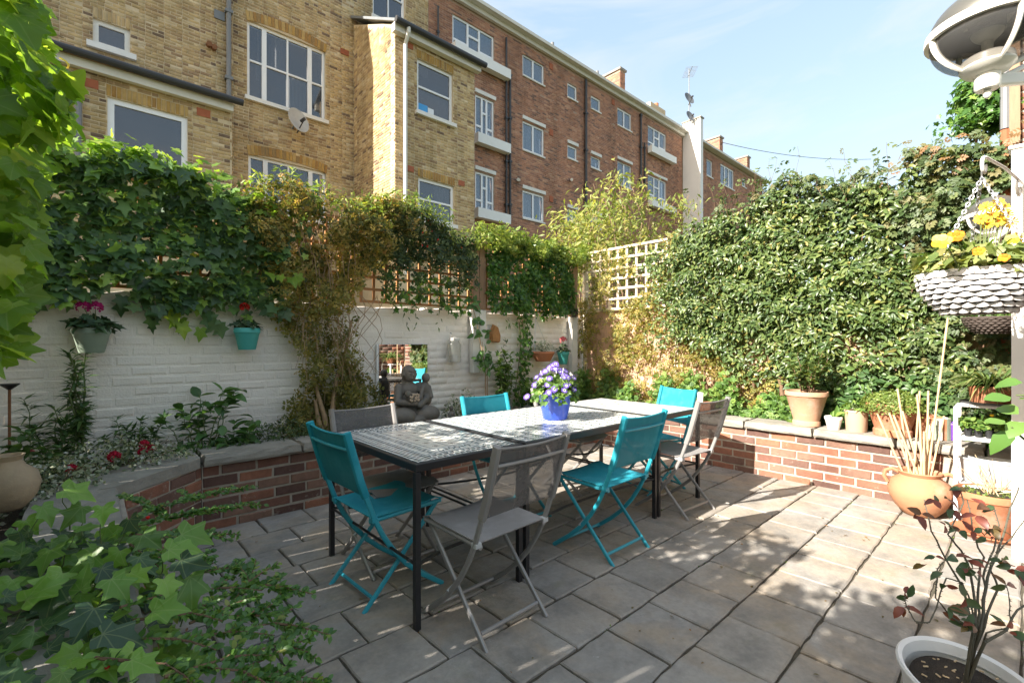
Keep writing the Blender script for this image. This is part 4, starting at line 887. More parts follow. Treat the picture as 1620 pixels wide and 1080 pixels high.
# ================================================================== TABLES
def tile_mesh(kind, s):
    h = s / 2 - .001; b = MB(); z = 0
    if kind in ('fan', 'flower', 'panel'):
        if kind == 'fan': cx, cy, a0, a1, ns, rings = 0, -h, 0, PI, 9, [(.26, (3, 3)), (.40, (5, 0)), (.62, (2, 0)), (.86, (0, 6)), (1.0, (1, 4))]; full = False; rmax = h * .985; outer = (5, 4)
        elif kind == 'flower': cx, cy, a0, a1, ns, rings = 0, 0, 0, 2 * PI, 16, [(.18, (3, 3)), (.4, (0, 0)), (.62, (4, 0)), (.8, (5, 5))]; full = True; rmax = h * .98; outer = (5, 5)
        else: cx, cy, a0, a1, ns, rings = 0, 0, 0, 2 * PI, 12, [(.14, (1, 1)), (.3, (3, 0)), (.42, (0, 3)), (.72, (0, 0))]; full = True; rmax = h * .98; outer = (0, 0)
        def bound(t):
            dx, dy = math.cos(t), math.sin(t); k = 1e9
            if abs(dx) > 1e-6: k = min(k, ((h if dx > 0 else -h) - cx) / dx)
            if dy > 1e-6: k = min(k, (h - cy) / dy)
            if dy < -1e-6: k = min(k, (-h - cy) / dy)
            return cx + dx * k, cy + dy * k
        an = sorted(set([round(a0 + (a1 - a0) * i / ns, 6) for i in range(ns + 1)] + [round(t, 6) for t in ([math.atan2(2 * h, h), PI - math.atan2(2 * h, h)] if kind == 'fan' else [PI / 4 + k * PI / 2 for k in range(4)]) if a0 <= t <= a1]))
        for i in range(len(an) - 1):
            t0, t1 = an[i], an[i + 1]; r0 = 0
            for rr_, cc in rings:
                r1 = rr_ * rmax; c = cc[i % 2]
                q = [(cx + r * math.cos(t), cy + r * math.sin(t), z) for r, t in ((r0, t0), (r1, t0), (r1, t1), (r0, t1))]
                b.add(q[1:] if r0 == 0 else q, [(0, 1, 2)] if r0 == 0 else [(0, 1, 2, 3)], c) if r0 else b.add([q[0], q[1], q[2]], [(0, 1, 2)], c)
                r0 = r1
            o0, o1 = bound(t0), bound(t1); b.add([(cx + r0 * math.cos(t0), cy + r0 * math.sin(t0), z), (*o0, z), (*o1, z), (cx + r0 * math.cos(t1), cy + r0 * math.sin(t1), z)], [(0, 1, 2, 3)], outer[i % 2])
        if kind == 'panel':
            pass
    else:                                                           # border strips with a zigzag of small lozenges between two lines
        ys = [(-h, -h * .92, 6), (-h * .92, -h * .80, 5), (h * .80, h * .92, 5), (h * .92, h, 4)]
        for y0, y1, c in ys: b.add([(-h, y0, z), (h, y0, z), (h, y1, z), (-h, y1, z)], [(0, 1, 2, 3)], c)
        n = 3; w = 2 * h / n; k = h * .80
        for i in range(n):
            x0 = -h + i * w; xm = x0 + w / 2; x1 = x0 + w; c1, c2, c3 = ((5, 6, 3), (0, 1, 2), (5, 6, 3))[i] if kind == 'border' else ((6, 5, 0), (4, 0, 1), (6, 5, 0))[i]
            L0 = [(x0, 0), (xm, -k), (x1, 0), (xm, k)]; L1_ = [(xm + (x - xm) * .45, y * .45) for x, y in L0]
            b.add([(*q, z) for q in L1_], [(0, 1, 2, 3)], c3)
            for q in range(4): b.add([(*L0[q], z), (*L0[(q + 1) % 4], z), (*L1_[(q + 1) % 4], z), (*L1_[q], z)], [(0, 1, 2, 3)], c1)
            for p in ([(x0, 0), (x0, -k), (xm, -k)], [(xm, -k), (x1, -k), (x1, 0)], [(x1, 0), (x1, k), (xm, k)], [(xm, k), (x0, k), (x0, 0)]): b.add([(*q, z) for q in p], [(0, 1, 2)], c2)
    for (ax, ay, bx, by) in ((-h, -h, h, -h), (h, -h, h, h), (h, h, -h, h), (-h, h, -h, -h)): b.add([(ax, ay, -.008), (bx, by, -.008), (bx, by, 0), (ax, ay, 0)], [(0, 1, 2, 3)], 6)
    return b.mesh('tile', [M['t_cream'], M['t_navy'], M['t_teal'], M['t_brown'], M['t_grey'], M['t_white'], M['t_blue']])
TZ = .75; TY0, TY1 = 1.80, 2.80
def table(label, x0, x1, nx, ny, kind_of, brace=True):
    t = thing('tiled_table', label, 'table', ((x0 + x1) / 2, (TY0 + TY1) / 2, 0), 'tiled tables pushed end to end'); w = x1 - x0; d = TY1 - TY0; e = .018
    b = MB(); b.box(((x0 + x1) / 2, (TY0 + TY1) / 2, TZ - .018), (w - .02, d - .02, .012)); b.build('table_board', M['grout'], t)
    for k, (a, c) in enumerate((((x0, TY0), (x1, TY0)), ((x0, TY1), (x1, TY1)), ((x0, TY0), (x0, TY1)), ((x1, TY0), (x1, TY1)))):
        q = .0125; s = 1 if a[1] == TY0 and c[1] == TY0 else -1; b = MB()
        if a[1] == c[1]: b.box(((x0 + x1) / 2, a[1] + (q if a[1] == TY0 else -q), TZ - .019), (w, .025, .036), bev=.003)
        else: b.box((a[0] + (q if a[0] == x0 else -q), (TY0 + TY1) / 2, TZ - .0195), (.025, d - .052, .035), bev=.003)
        b.build('rail', M['iron'], t)
    for x in (x0 + .014, x1 - .014):
        for y in (TY0 + .014, TY1 - .014):
            l = MB().box((x, y, (TZ - .04) / 2 + .004), (.026, .026, TZ - .046), bev=.003).build('leg', M['iron'], t); MB().box((x, y, .006), (.034, .034, .012)).build('foot', M['rust'], l)
    for y in (TY0 + .014, TY1 - .014):
        b = MB(); pts = [(x0 + .02 + (w - .04) * i / 10, y + (.10 if y < 2 else -.10) * math.sin(PI * i / 10), .30 - .02 * math.sin(PI * i / 10)) for i in range(11)]; b.tube(pts, .008, 6); b.build('stretcher', M['iron'], t)
    for x in (x0 + .014, x1 - .014): b = MB(); b.tube([(x, TY0 + .03, .30), (x, TY1 - .03, .30)], .007, 6); b.build('stretcher', M['iron'], t)
    mx_, my_ = x0 + .026, TY0 + .026; sx, sy = (w - .052) / nx, (d - .052) / ny; s = min(sx, sy); cache = {}
    for i in range(nx):
        for j in range(ny):
            kd, rz = kind_of(i, j, nx, ny)
            if kd not in cache: cache[kd] = tile_mesh(kd, 1.0)
            m = Matrix.Translation((mx_ + sx * (i + .5), my_ + sy * (j + .5), TZ - .001 + R.uniform(-.0006, .0006))) @ Matrix.Diagonal((sx - .0025, sy - .0025, 1, 1)) @ Matrix.Rotation(rz, 4, 'Z')
            inst('tile', cache[kd], t, m)
    return t
def k1(i, j, nx, ny):
    d = min(i, j, nx - 1 - i, ny - 1 - j)
    if d >= 2: return 'panel', 0
    ring = 'border' if d == 0 else 'inner'
    if i == d or i == nx - 1 - d: return ring, PI / 2
    return ring, 0
def k2(i, j, nx, ny): return 'fan', PI / 2
def k3(i, j, nx, ny): return ('flower' if (i + j) % 2 else 'panel'), 0
table('small tiled table with bordered panels at the near left end', 1.065, 1.712, 6, 10, k1)
table('long middle tiled table patterned with grey and teal fans under the blue pot', 1.735, 3.055, 15, 11, k2)
table('pale tiled table at the far right end of the row', 3.075, 3.715, 6, 9, k3)

# ================================================================== FOLDING CHAIRS
def make_chair(col):
    fr, fa, se = M[col + '_frame'], M[col + '_fabric'], M[col + '_seat']
    t = thing('folding_chair', 'chair', 'chair')
    up = [(-.31, .87), (-.285, .78), (-.245, .64), (-.205, .53), (-.175, .45), (-.13, .36), (-.075, .275), (0, .185), (.09, .105), (.215, .012)]
    for s in (-1, 1):
        b = MB(); b.tube([(s * .212, y, z) for y, z in up], .0135, 8, flat=.75); b.build('side_frame', fr, t, True)
        b = MB(); b.tube([(s * .183, .195, .438), (s * .183, -.215, .01)], .0125, 8, flat=.8); l = b.build('leg', fr, t, True)
        b = MB(); b.tube([(s * .194, .215, .447), (s * .194, -.19, .437)], .0115, 8); b.build('seat_rail', fr, t, True)
        b = MB(); b.box((s * .205, -.176, .447), (.032, .03, .026), bev=.004); b.build('bracket', M['clip'] if col == 'grey' else M['teal_frame'], t)
        b = MB(); b.tube([(s * .175, .0, .218), (s * .222, .0, .195)], .008, 8); b.build('pivot', M['clip'], t)
    b = MB(); b.tube([(-.2, .178, .042), (.2, .178, .042)], .009, 8); b.build('stretcher', fr, t)
    b = MB(); b.tube([(-.172, -.165, .062), (.172, -.165, .062)], .009, 8); b.build('stretcher', fr, t)
    b = MB(); b.tube([(x, -.30 - .012 * math.cos(x / .2 * PI / 2), .792) for x in np.linspace(-.2, .2, 9)], .0075, 8); b.build('back_rail', fr, t, True)
    rows = []
    for i in range(9):
        v = i / 8; y = -.185 + .41 * v; z = .449 + .010 * v + (.0 if v < .85 else -.02 * (v - .85) / .15)
        rows.append([(x, y, z + .006 - .016 * math.cos(x / .2 * PI / 2) * math.sin(PI * min(1, v * 1.05)) + (.012 * (abs(x) / .2) ** 3 if v > .8 else 0)) for x in np.linspace(-.203, .203, 11)])
    b = MB(); b.sheet(rows, .005); b.build('seat', se, t, True)
    rows = []; pr = [(-.308, .865), (-.285, .78), (-.262, .70), (-.245, .64), (-.218, .565)]
    for y, z in pr: rows.append([(x, y - .003 - .010 * math.cos(x / .2 * PI / 2), z - .008 * math.cos(x / .2 * PI / 2) * (1 if z > .8 else -1 if z < .6 else 0)) for x in np.linspace(-.196, .196, 11)])
    b = MB(); b.sheet(rows, .0035); bk = b.build('backrest', fa, t, True)
    for s in (-1, 1): b = MB(); b.tube([(s * .211, y, z) for y, z in [(-.311, .873)] + pr[1:]], .0205, 8, flat=.8); b.build('sleeve', se, bk, True)
    b = MB(); b.tube([(x, -.311 - .010 * math.cos(x / .2 * PI / 2), .862 - .008 * math.cos(x / .2 * PI / 2)) for x in np.linspace(-.2, .2, 9)], .0055, 6); b.build('hem', se, bk)
    return t
proto = {c: make_chair(c) for c in ('teal', 'grey')}; used = set()
def chair(col, x, y, face, label, z=.004):                          # face: turn about Z, 0 looks towards +Y
    o = proto[col] if col not in used else copy_tree(proto[col])
    used.add(col); o.location = (x, y, z); o.rotation_euler = (0, 0, face); o['label'] = label; o['group'] = 'folding chairs round the tiled tables'
chair('grey', 1.385, 1.705, .03, 'grey folding chair on the near side, closest to the camera')
chair('teal', 2.39, 1.79, -.0, 'turquoise folding chair on the near side between two grey chairs')
chair('grey', 3.37, 1.83, -.06, 'grey folding chair on the near side at the sunlit far right end')
chair('teal', 1.165, 2.28, -PI / 2 + .04, 'turquoise folding chair at the left head of the table')
chair('teal', 3.70, 2.24, PI / 2 - .33, 'turquoise folding chair at the sunlit right head of the table')
chair('grey', 1.33, 2.56, PI + .05, 'grey folding chair across the table in front of the statue')
chair('teal', 2.30, 2.56, PI - .05, 'turquoise folding chair across the table, in front of the white wall')
chair('grey', 3.22, 2.72, PI + .1, 'grey folding chair across the table, mostly hidden behind the blue pot')
# ================================================================== CLIMBERS, HEDGES, BED PLANTS
def mass(parent, name, plane, c, n, ur, zr, depth, tmpl, mat, size, keep=None, droop=.5, up=.45, jit=.55, nobj=0, bias=None, lname='leaf', curl=.35, inner=.35):
    u = G.uniform(*ur, n); z = G.uniform(*zr, n); k = np.ones(n, bool) if keep is None else G.uniform(0, 1, n) < keep(u, z)
    u, z = u[k], z[k]; n = len(u); d = (depth(u, z) if callable(depth) else depth) * G.uniform(0, 1, n) ** inner
    P = np.stack([c - d, u, z] if plane == 'X' else [u, c - d, z], 1); out = arr((-1, 0, 0)) if plane == 'X' else arr((0, -1, 0))
    lat = arr((0, 1, 0)) if plane == 'X' else arr((1, 0, 0))
    N = out * .9 + arr((0, 0, up)) + rnd(n, jit); U = arr((0, 0, -droop)) + lat * G.normal(0, .8, n)[:, None] + rnd(n, .45) + out * .3
    return leaves(name, parent, tmpl, mat, P, N, U, G.uniform(*size, n), nobj, bias, lname, curl)
def sm(x, a, b): t = np.clip((x - a) / (b - a), 0, 1); return t * t * (3 - 2 * t)
def stems(parent, mat, paths, r=.006, name='stem', n=5):
    for i, p in enumerate(paths):
        b = MB(); rr = r[i] if isinstance(r, (list, tuple)) else r; k = len(p); b.tube(p, [rr * (1 - .6 * j / (k - 1)) for j in range(k)], n); b.build(name, mat, parent, True)
def wander(a, b, k=9, amp=.05, rr=R):
    a, b = Vector(a), Vector(b); return [a.lerp(b, i / k) + Vector((rr.uniform(-1, 1), rr.uniform(-1, 1), rr.uniform(-1, 1))) * (amp if 0 < i < k else 0) for i in range(k + 1)]
# ---- big ivy over the rear wall, left
ivy = thing('ivy', 'large dark ivy with bright tips hanging over the white wall, upper left', 'climber', (.4, 4.4, 1.7))
ztop = lambda u: 2.55 - .05 * sm(u, .5, 1.3) + .07 * lump(u, u * .3, 2) + .04 * np.sin(u * 9)
zbot = lambda u: 1.62 + .10 * lump(u * 2.2, 1.3, 5)
kp = lambda u, z: sm(z, zbot(u) - .05, zbot(u) + .05) * (1 - sm(z, ztop(u) - .03, ztop(u) + .08)) * (1 - .85 * sm(u, 1.05, 1.45)) * (.35 + .65 * (lump(u * 1.7, z * 2.2, 7) > -.75))
dp = lambda u, z: .14 + .10 * np.clip(lump(u * 1.3, z * 1.6, 9), -1, 1) + .12 * sm(z, 2.0, 2.6)
mass(ivy, 'foliage', 'Y', 4.47, 5200, (-.95, 1.5), (1.4, 2.85), dp, T_ivy, M['ivy'], (.055, .115), kp, .75, .55, .42, 300, None)
# top leaves in a paler green that stands in for sunlight, then the trailing shoots
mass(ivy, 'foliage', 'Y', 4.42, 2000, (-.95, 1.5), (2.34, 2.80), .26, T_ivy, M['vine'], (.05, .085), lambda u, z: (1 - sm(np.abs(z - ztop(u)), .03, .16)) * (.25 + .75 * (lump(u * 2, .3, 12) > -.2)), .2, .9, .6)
for (x0, z0, dz, k) in ((.22, 1.62, .22, 6), (.42, 1.62, .26, 7), (.66, 1.6, .20, 6), (-.32, 1.66, .12, 3), (.92, 1.62, .14, 4)):
    P = [(x0 + .03 * i + G.normal(0, .03), 4.40 + G.normal(0, .015), z0 - dz * i / k) for i in range(k)]
    leaves('foliage', ivy, T_ivy, M['ivy' if x0 not in (.42,) else 'vine'], P, rnd(k, .3) + (0, -1, .2), rnd(k, .4) + (0, 0, -1), G.uniform(.09, .14, k), k)
    stems(ivy, M['stem_green'], [[Vector(p) + Vector((0, .03, 0)) for p in P]], .004)
P = arr([(1.10, 4.18, 1.86), (1.18, 4.15, 1.84), (1.27, 4.16, 1.83), (1.33, 4.17, 1.87)]); leaves('foliage', ivy, T_ivy, M['vine'], P, rnd(4, .3) + (0, -.8, .8), rnd(4, .3) + (0, -.3, -1), [.11, .09, .12, .1], 4)
stems(ivy, M['bark'], [wander((x, 4.46, 1.62), (x + R.uniform(-.3, .3), 4.44, 2.6), 8, .05) for x in (-.4, 0, .35, .7, 1.05)], .012)
stems(ivy, M['stem_green'], [wander((1.05, 4.4, 2.0), (1.3, 4.17, 1.88), 5, .02)], .005)
# ---- jasmine tumbling from the top of the trellis down to the bed
jas = thing('jasmine', 'tangled brownish jasmine tumbling from the trellis down to the bed beside the mirror', 'climber', (1.6, 4.3, .45))
jc = lambda z: 1.62 + .12 * np.sin(z * 2.5); jw = lambda z: np.interp(z, [.4, .7, 1.0, 1.3, 1.7, 2.0, 2.3, 2.8], [.52, .50, .36, .30, .42, .56, .78, .9])
kj = lambda u, z: (1 - sm(np.abs(u - jc(z) - .12 * sm(z, 1.7, 2.5)), jw(z) * .7, jw(z))) * np.interp(z, [.4, .8, 1.1, 1.5, 1.8, 2.3, 2.8], [.9, .8, .55, .5, .7, .95, 1.0]) * (.22 + .78 * (lump(u * 2.4, z * 2.2, 21) > -.35)) * (1 - sm(z, 2.54 + .06 * np.sin(u * 7) + .10 * sm(u, 1.6, 2.3), 2.68 + .10 * sm(u, 1.6, 2.3)))
dj = lambda u, z: .20 + .13 * np.clip(lump(u * 2, z * 2, 23), -1, 1) + .12 * sm(z, 1.9, 2.5)
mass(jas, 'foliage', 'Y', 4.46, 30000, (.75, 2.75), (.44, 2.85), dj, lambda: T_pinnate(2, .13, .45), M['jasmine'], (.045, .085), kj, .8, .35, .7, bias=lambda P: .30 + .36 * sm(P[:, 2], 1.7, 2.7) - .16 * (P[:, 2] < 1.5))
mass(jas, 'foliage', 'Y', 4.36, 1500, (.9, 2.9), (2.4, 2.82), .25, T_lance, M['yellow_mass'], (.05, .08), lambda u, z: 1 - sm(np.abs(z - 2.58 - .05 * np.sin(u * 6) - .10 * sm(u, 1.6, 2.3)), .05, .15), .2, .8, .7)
jp = []
for i in range(26):
    x = R.uniform(1.25, 2.05); jp.append(wander((x, 4.40 - R.uniform(0, .12), 2.5), (1.62 + R.uniform(-.32, .32), 4.32 - R.uniform(0, .12), R.uniform(.7, 1.3)), 10, .035))
for i in range(9):
    a = R.uniform(1.75, 2.1); jp.append([Vector((a + .16 * math.sin(t * .7 + i), 4.33 - .02 * t, 1.75 - t * .11)) for t in range(8)])
stems(jas, M['bark_pale'], jp, .0042)
stems(jas, M['bark_pale'], [[Vector(p) for p in q] for q in ([(1.60, 4.24, .42), (1.58, 4.25, .62), (1.53, 4.27, .82), (1.5, 4.3, 1.0)], [(1.65, 4.25, .42), (1.66, 4.26, .7), (1.70, 4.28, .95), (1.8, 4.32, 1.2), (1.88, 4.36, 1.5)], [(1.57, 4.22, .42), (1.52, 4.24, .6), (1.5, 4.26, .78)])], .028, 'trunk', 8)
# ---- dark climber over the bare trellis, with hanging red flowers
dc = thing('climber', 'dark leafy climber draped over the bare orange trellis with small red flowers', 'climber', (2.8, 4.4, 2.2))
kd_ = lambda u, z: np.clip(sm(z, 2.0 + .17 * lump(u * 2.5, .5, 31), 2.25) + .16 * (lump(u * 3, z * 3, 33) > .1), 0, 1) * (1 - sm(z, 2.60 + .05 * np.sin(u * 8) - .14 * sm(u, 2.6, 3.0), 2.72 - .14 * sm(u, 2.6, 3.0)))
mass(dc, 'foliage', 'Y', 4.44, 5200, (2.15, 3.33), (1.7, 2.75), lambda u, z: .18 + .1 * lump(u * 2, z * 2, 35), lambda: T_pinnate(2, .15, .42), M['dark_climb'], (.05, .09), kd_, .7, .4, .6)
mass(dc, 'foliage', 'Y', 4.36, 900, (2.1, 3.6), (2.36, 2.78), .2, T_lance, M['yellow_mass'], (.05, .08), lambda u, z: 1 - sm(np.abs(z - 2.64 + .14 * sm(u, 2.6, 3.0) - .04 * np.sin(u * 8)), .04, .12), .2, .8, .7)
mass(dc, 'foliage', 'Y', 4.43, 200, (2.2, 3.35), (1.62, 2.05), .07, T_ivy, M['ivy_small'], (.04, .075), None, .7, .3, .5)
mass(dc, 'red_flowers', 'Y', 4.2, 26, (2.5, 3.1), (2.28, 2.58), .03, T_small, M['p_red'], (.018, .035), lambda u, z: .6 + 0 * u, 1, .2, .5)
for x in (2.5, 2.62, 2.9):
    P = [(x + G.normal(0, .02), 4.40, 1.66 - .05 * i) for i in range(5)]; leaves('foliage', dc, T_lance, M['dark_climb'], P, rnd(5, .3) + (0, -1, .2), rnd(5, .5) + (0, 0, -.7), G.uniform(.05, .08, 5), 0)
# ---- small ivy on the right hand trellis
si = thing('ivy', 'small leaved bright green ivy covering the trellis right of the middle post', 'climber', (4.35, 4.4, 1.7))
ks = lambda u, z: sm(z, 1.62 + .06 * lump(u * 3, 1, 41), 1.78) * (1 - sm(z, 2.55, 2.66)) * np.clip(.38 + .62 * (lump(u * 2.3, z * 2.6, 43) > -.45) - .5 * (1 - sm(u, 3.6, 3.85)) * (z < 2.1), 0, 1)
mass(si, 'foliage', 'Y', 4.44, 8200, (3.58, 5.16), (1.6, 2.66), lambda u, z: .10 + .05 * lump(u * 2, z * 2, 45), T_ivy, M['ivy_small'], (.035, .062), ks, .8, .4, .5, 0)
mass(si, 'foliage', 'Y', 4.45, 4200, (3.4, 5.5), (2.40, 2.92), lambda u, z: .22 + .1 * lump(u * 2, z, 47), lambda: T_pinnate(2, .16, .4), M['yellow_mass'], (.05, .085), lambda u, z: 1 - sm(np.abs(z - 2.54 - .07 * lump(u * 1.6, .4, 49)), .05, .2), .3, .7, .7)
vine_x = lambda t: 4.18 + .05 * math.sin(t * 5)
P = arr([(vine_x(t) + G.normal(0, .065), 4.42 - G.uniform(0, .08), 1.68 - 1.2 * t) for t in G.uniform(0, 1, 330)]); leaves('foliage', si, T_ivy, M['ivy_small'], P, rnd(len(P), .45) + (0, -1, .3), rnd(len(P), .5) + (0, 0, -1), G.uniform(.035, .06, len(P)))
P = arr([(3.93 + .05 * math.sin(t * 8) + G.normal(0, .025), 4.44, 1.62 - .75 * t) for t in G.uniform(0, 1, 34)]); leaves('foliage', si, T_lance, M['dark_climb'], P, rnd(len(P), .45) + (0, -1, .3), rnd(len(P), .8) + (0, 0, -.6), G.uniform(.05, .075, len(P)))
stems(si, M['bark'], [[Vector((vine_x(i / 9) + dx, 4.46, 1.7 - 1.25 * i / 9)) for i in range(10)] for dx in (-.03, .03)], .007)
stems(si, M['bark_pale'], [wander((3.8 + i * .3, 4.45, 1.7), (3.9 + i * .28, 4.43, 2.5), 6, .05) for i in range(5)], .006)
# ---- twining climber on the middle post and its bare stem
cl = thing('climber', 'thin climber with a bare stem twining up the white middle post', 'climber', (3.46, 4.36, .42))
st = [(3.50, 4.30, .42), (3.49, 4.31, .75), (3.495, 4.32, 1.0), (3.45, 4.36, 1.3), (3.40, 4.37, 1.55), (3.32, 4.38, 1.8)]
stems(cl, M['bark_pale'], [[Vector(p) for p in st], [Vector(p) + Vector((.02, -.01, 0)) for p in st[:4]]], .009, 'stem', 7)
P = [];
for t in G.uniform(0, 1, 62): q = Vector(st[2]).lerp(Vector(st[3]), t) if t < .5 else Vector(st[3]).lerp(Vector(st[5]), t * 2 - 1); P.append((q.x + G.normal(0, .075 if t < .5 else .04), q.y - G.uniform(0, .06), q.z + G.normal(0, .04)))
leaves('foliage', cl, T_oval, M['hydrangea'], P, rnd(len(P), .5) + (0, -.8, .5), rnd(len(P), .7) + (0, -.2, -.4), G.uniform(.07, .12, len(P)), 62)
MB().box((3.50, 4.30, .64), (.05, .03, .03)).build('tie', M['white_old'], cl)
# ---- leafy plants at the foot of the wall
def upright(label, name, base, h, w, n, mat, size, tmpl=T_oval, nobj=0, seed=0, nst=6, cat='plant', smat='stem_green', spread=.45, group=None):
    t = thing(name, label, cat, base, group); rr = random.Random(seed); P = []; N = []; U = []; paths = []
    for i in range(nst):
        a = rr.uniform(0, 2 * PI); tip = Vector(base) + Vector((math.cos(a) * w * rr.uniform(.2, 1), math.sin(a) * w * rr.uniform(.2, 1), h * rr.uniform(.6, 1.0))); root = Vector(base) + Vector((math.cos(a) * w * .15, math.sin(a) * w * .15, 0))
        path = wander(root, tip, 6, h * .03, rr); paths.append(path)
        for j in range(n // nst):
            f = rr.uniform(.22, 1.0) ** .8; k = f * 6; q = path[int(min(k, 5))].lerp(path[int(min(k, 5)) + 1], min(k, 6) - int(min(k, 5))); ang = rr.uniform(0, 2 * PI); dr = Vector((math.cos(ang), math.sin(ang), rr.uniform(.0, .7) + (.9 if f > .93 else 0)))
            P.append(q); U.append(dr); N.append((-dr.x * dr.z * .5, -dr.y * dr.z * .5, 1))
    stems(t, M[smat], paths, max(.003, h * .011)); leaves('foliage', t, tmpl, mat if not isinstance(mat, str) else M[mat], arr([tuple(p) for p in P]), arr(N) + rnd(len(P), .25), arr([tuple(u) for u in U]), G.uniform(*size, len(P)), nobj); return t
upright('bushy light green perennial growing against the wall behind the turquoise chair', 'perennial_plant', (3.76, 4.28, .43), .78, .17, 380, 'fern', (.05, .09), T_oval, 0, 1, 12)
upright('leafy green plant right of the turquoise chair, below the trailing ivy', 'perennial_plant', (4.2, 4.12, .43), .38, .38, 520, 'fern', (.05, .085), lambda: T_pinnate(3, .13, .4), 0, 2, 16)
upright('mid green bush in the far corner behind the blue pot', 'perennial_plant', (4.75, 4.1, .43), .45, .38, 520, 'fern', (.045, .08), lambda: T_pinnate(3, .13, .4), 0, 3, 16)
upright('hydrangea shoots with broad leaves standing under the turquoise wall pot', 'hydrangea', (.62, 4.12, .42), .50, .26, 96, 'hydrangea', (.08, .135), T_oval, 96, 4, 9)
upright('low hydrangea growth beside the taller shoots', 'hydrangea', (.84, 4.05, .42), .27, .24, 66, 'hydrangea', (.08, .13), T_oval, 66, 14, 9)
upright('tall dark leafy shrub shoots against the white wall at the left', 'shrub', (.0, 4.25, .42), .82, .15, 420, 'shrub', (.06, .10), T_lance, 0, 5, 5)
upright('shorter dark shrub left of the tall shoots', 'shrub', (-.14, 4.2, .42), .52, .18, 420, 'shrub', (.06, .10), T_lance, 0, 6, 7)
upright('dark shrub behind the red flowers', 'shrub', (.27, 4.22, .42), .36, .22, 400, 'shrub', (.06, .095), T_lance, 0, 7, 8)
upright('green leafy clump beside the old urn', 'shrub', (-.30, 3.7, .42), .40, .16, 130, 'shrub', (.06, .10), T_oval, 90, 8, 7)
def cushion(label, name, c, r, h, n, mat, size, tmpl=lambda: T_small(.36), cat='plant', nst=0, stem='bark'):
    t = thing(name, label, cat, c); th = G.uniform(0, 2 * PI, n); q = np.sqrt(G.uniform(0, 1, n)); ph = G.uniform(0, 1, n) ** .6
    x = np.cos(th) * q * r[0]; y = np.sin(th) * q * r[1]; z = h * ph * np.sqrt(np.clip(1 - q * q * .85, 0, 1)) * (1 + .22 * lump(x * 7, y * 7, int(abs(c[0]) * 40)))
    P = np.stack([c[0] + x, c[1] + y, c[2] + z], 1); N = np.stack([x / r[0] * .7, y / r[1] * .7, .6 + 0 * z], 1) + rnd(n, .5)
    leaves('foliage', t, tmpl, M[mat], P, N, rnd(n, .7) + np.stack([x / r[0], y / r[1], .5 + 0 * z], 1), G.uniform(*size, n))
    if nst: stems(t, M[stem], [wander(c, (c[0] + R.uniform(-1, 1) * r[0] * .7, c[1] + R.uniform(-1, 1) * r[1] * .7, c[2] + h * R.uniform(.5, .9)), 5, .02) for i in range(nst)], .004)
    return t
cushion('white variegated shrub spilling along the stone coping on the left', 'variegated_shrub', (.12, 3.84, .42), (.42, .27), .25, 2100, 'variegated', (.016, .03), nst=14)
cushion('white variegated shrub between the old urn and the red flowers', 'variegated_shrub', (-.18, 3.45, .42), (.26, .25), .24, 1500, 'variegated', (.016, .03), nst=10)
cushion('pale variegated ground cover behind the grey chair, left of the statue', 'variegated_shrub', (1.95, 4.12, .42), (.36, .2), .22, 1700, 'variegated', (.018, .034), nst=8)
cushion('sparse variegated plant right of the statue', 'variegated_shrub', (3.02, 4.12, .42), (.24, .18), .3, 900, 'variegated', (.018, .034), nst=10)
cushion('dark ground cover at the foot of the jasmine', 'ground_cover', (1.2, 4.12, .42), (.30, .24), .22, 1300, 'dark_climb', (.03, .055), T_lance, nst=8)
cushion('low green ground cover under the hydrangea', 'ground_cover', (.7, 3.98, .42), (.55, .12), .11, 1100, 'shrub', (.025, .045), nst=6)
# flower heads
def bloom_mesh(name, mat, n=26, s=1.0, seed=0):
    r = random.Random(seed); b = MB()
    for i in range(n):
        d = Vector((r.uniform(-1, 1), r.uniform(-1, 1), r.uniform(-.35, 1))).normalized(); c = d * .78; q = d.to_track_quat('Z', 'Y').to_matrix(); k = r.uniform(.34, .5)
        for j in range(4):
            a = j * PI / 2 + r.uniform(-.3, .3); p = [Vector((0, 0, 0)), Vector((math.cos(a - .5) * k, math.sin(a - .5) * k, .10)), Vector((math.cos(a) * k * 1.25, math.sin(a) * k * 1.25, .2)), Vector((math.cos(a + .5) * k, math.sin(a + .5) * k, .10))]
            b.add([(c + q @ v) * s for v in p], [(0, 1, 2, 3)], 0, r.uniform(.01, .99))
    return b.mesh(name, mat)
BLOOM = {k: bloom_mesh('flower_head', M[k], 26, 1, i) for i, k in enumerate(('p_magenta', 'p_red', 'p_crimson', 'p_pink'))}
def bloom(label, pos, r, k, base, group=None):
    t = thing('geranium_flower', label, 'flower', pos, group); inst('flower_head', BLOOM[k], t, Matrix.Translation(pos) @ Matrix.Scale(r, 4)); b = MB(); b.tube([base, ((base[0] + pos[0]) / 2 + .01, (base[1] + pos[1]) / 2, (base[2] + pos[2]) / 2), pos], .0025, 5); b.build('stem', M['stem_green'], t)
for lab, px, py, Y, r, k in (('round bright red bloom low over the coping on the left', 181, 722, 3.66, .032, 'p_crimson'), ('upper crimson bloom of the group beside the hydrangea', 228, 703, 3.80, .028, 'p_crimson'), ('lower crimson bloom of the group beside the hydrangea', 226, 715, 3.76, .026, 'p_crimson'), ('pinkish red bloom at the right of that group', 240, 709, 3.79, .024, 'p_crimson'), ('fading red bloom among the white variegated leaves', 113, 741, 3.45, .024, 'p_crimson'), ('small faded pink bloom at the far left of the bed', 47, 717, 3.72, .022, 'p_pink')):
    p = onY(px, py, Y); bloom(lab, tuple(p), r, k, (p.x, p.y + .04, .42))
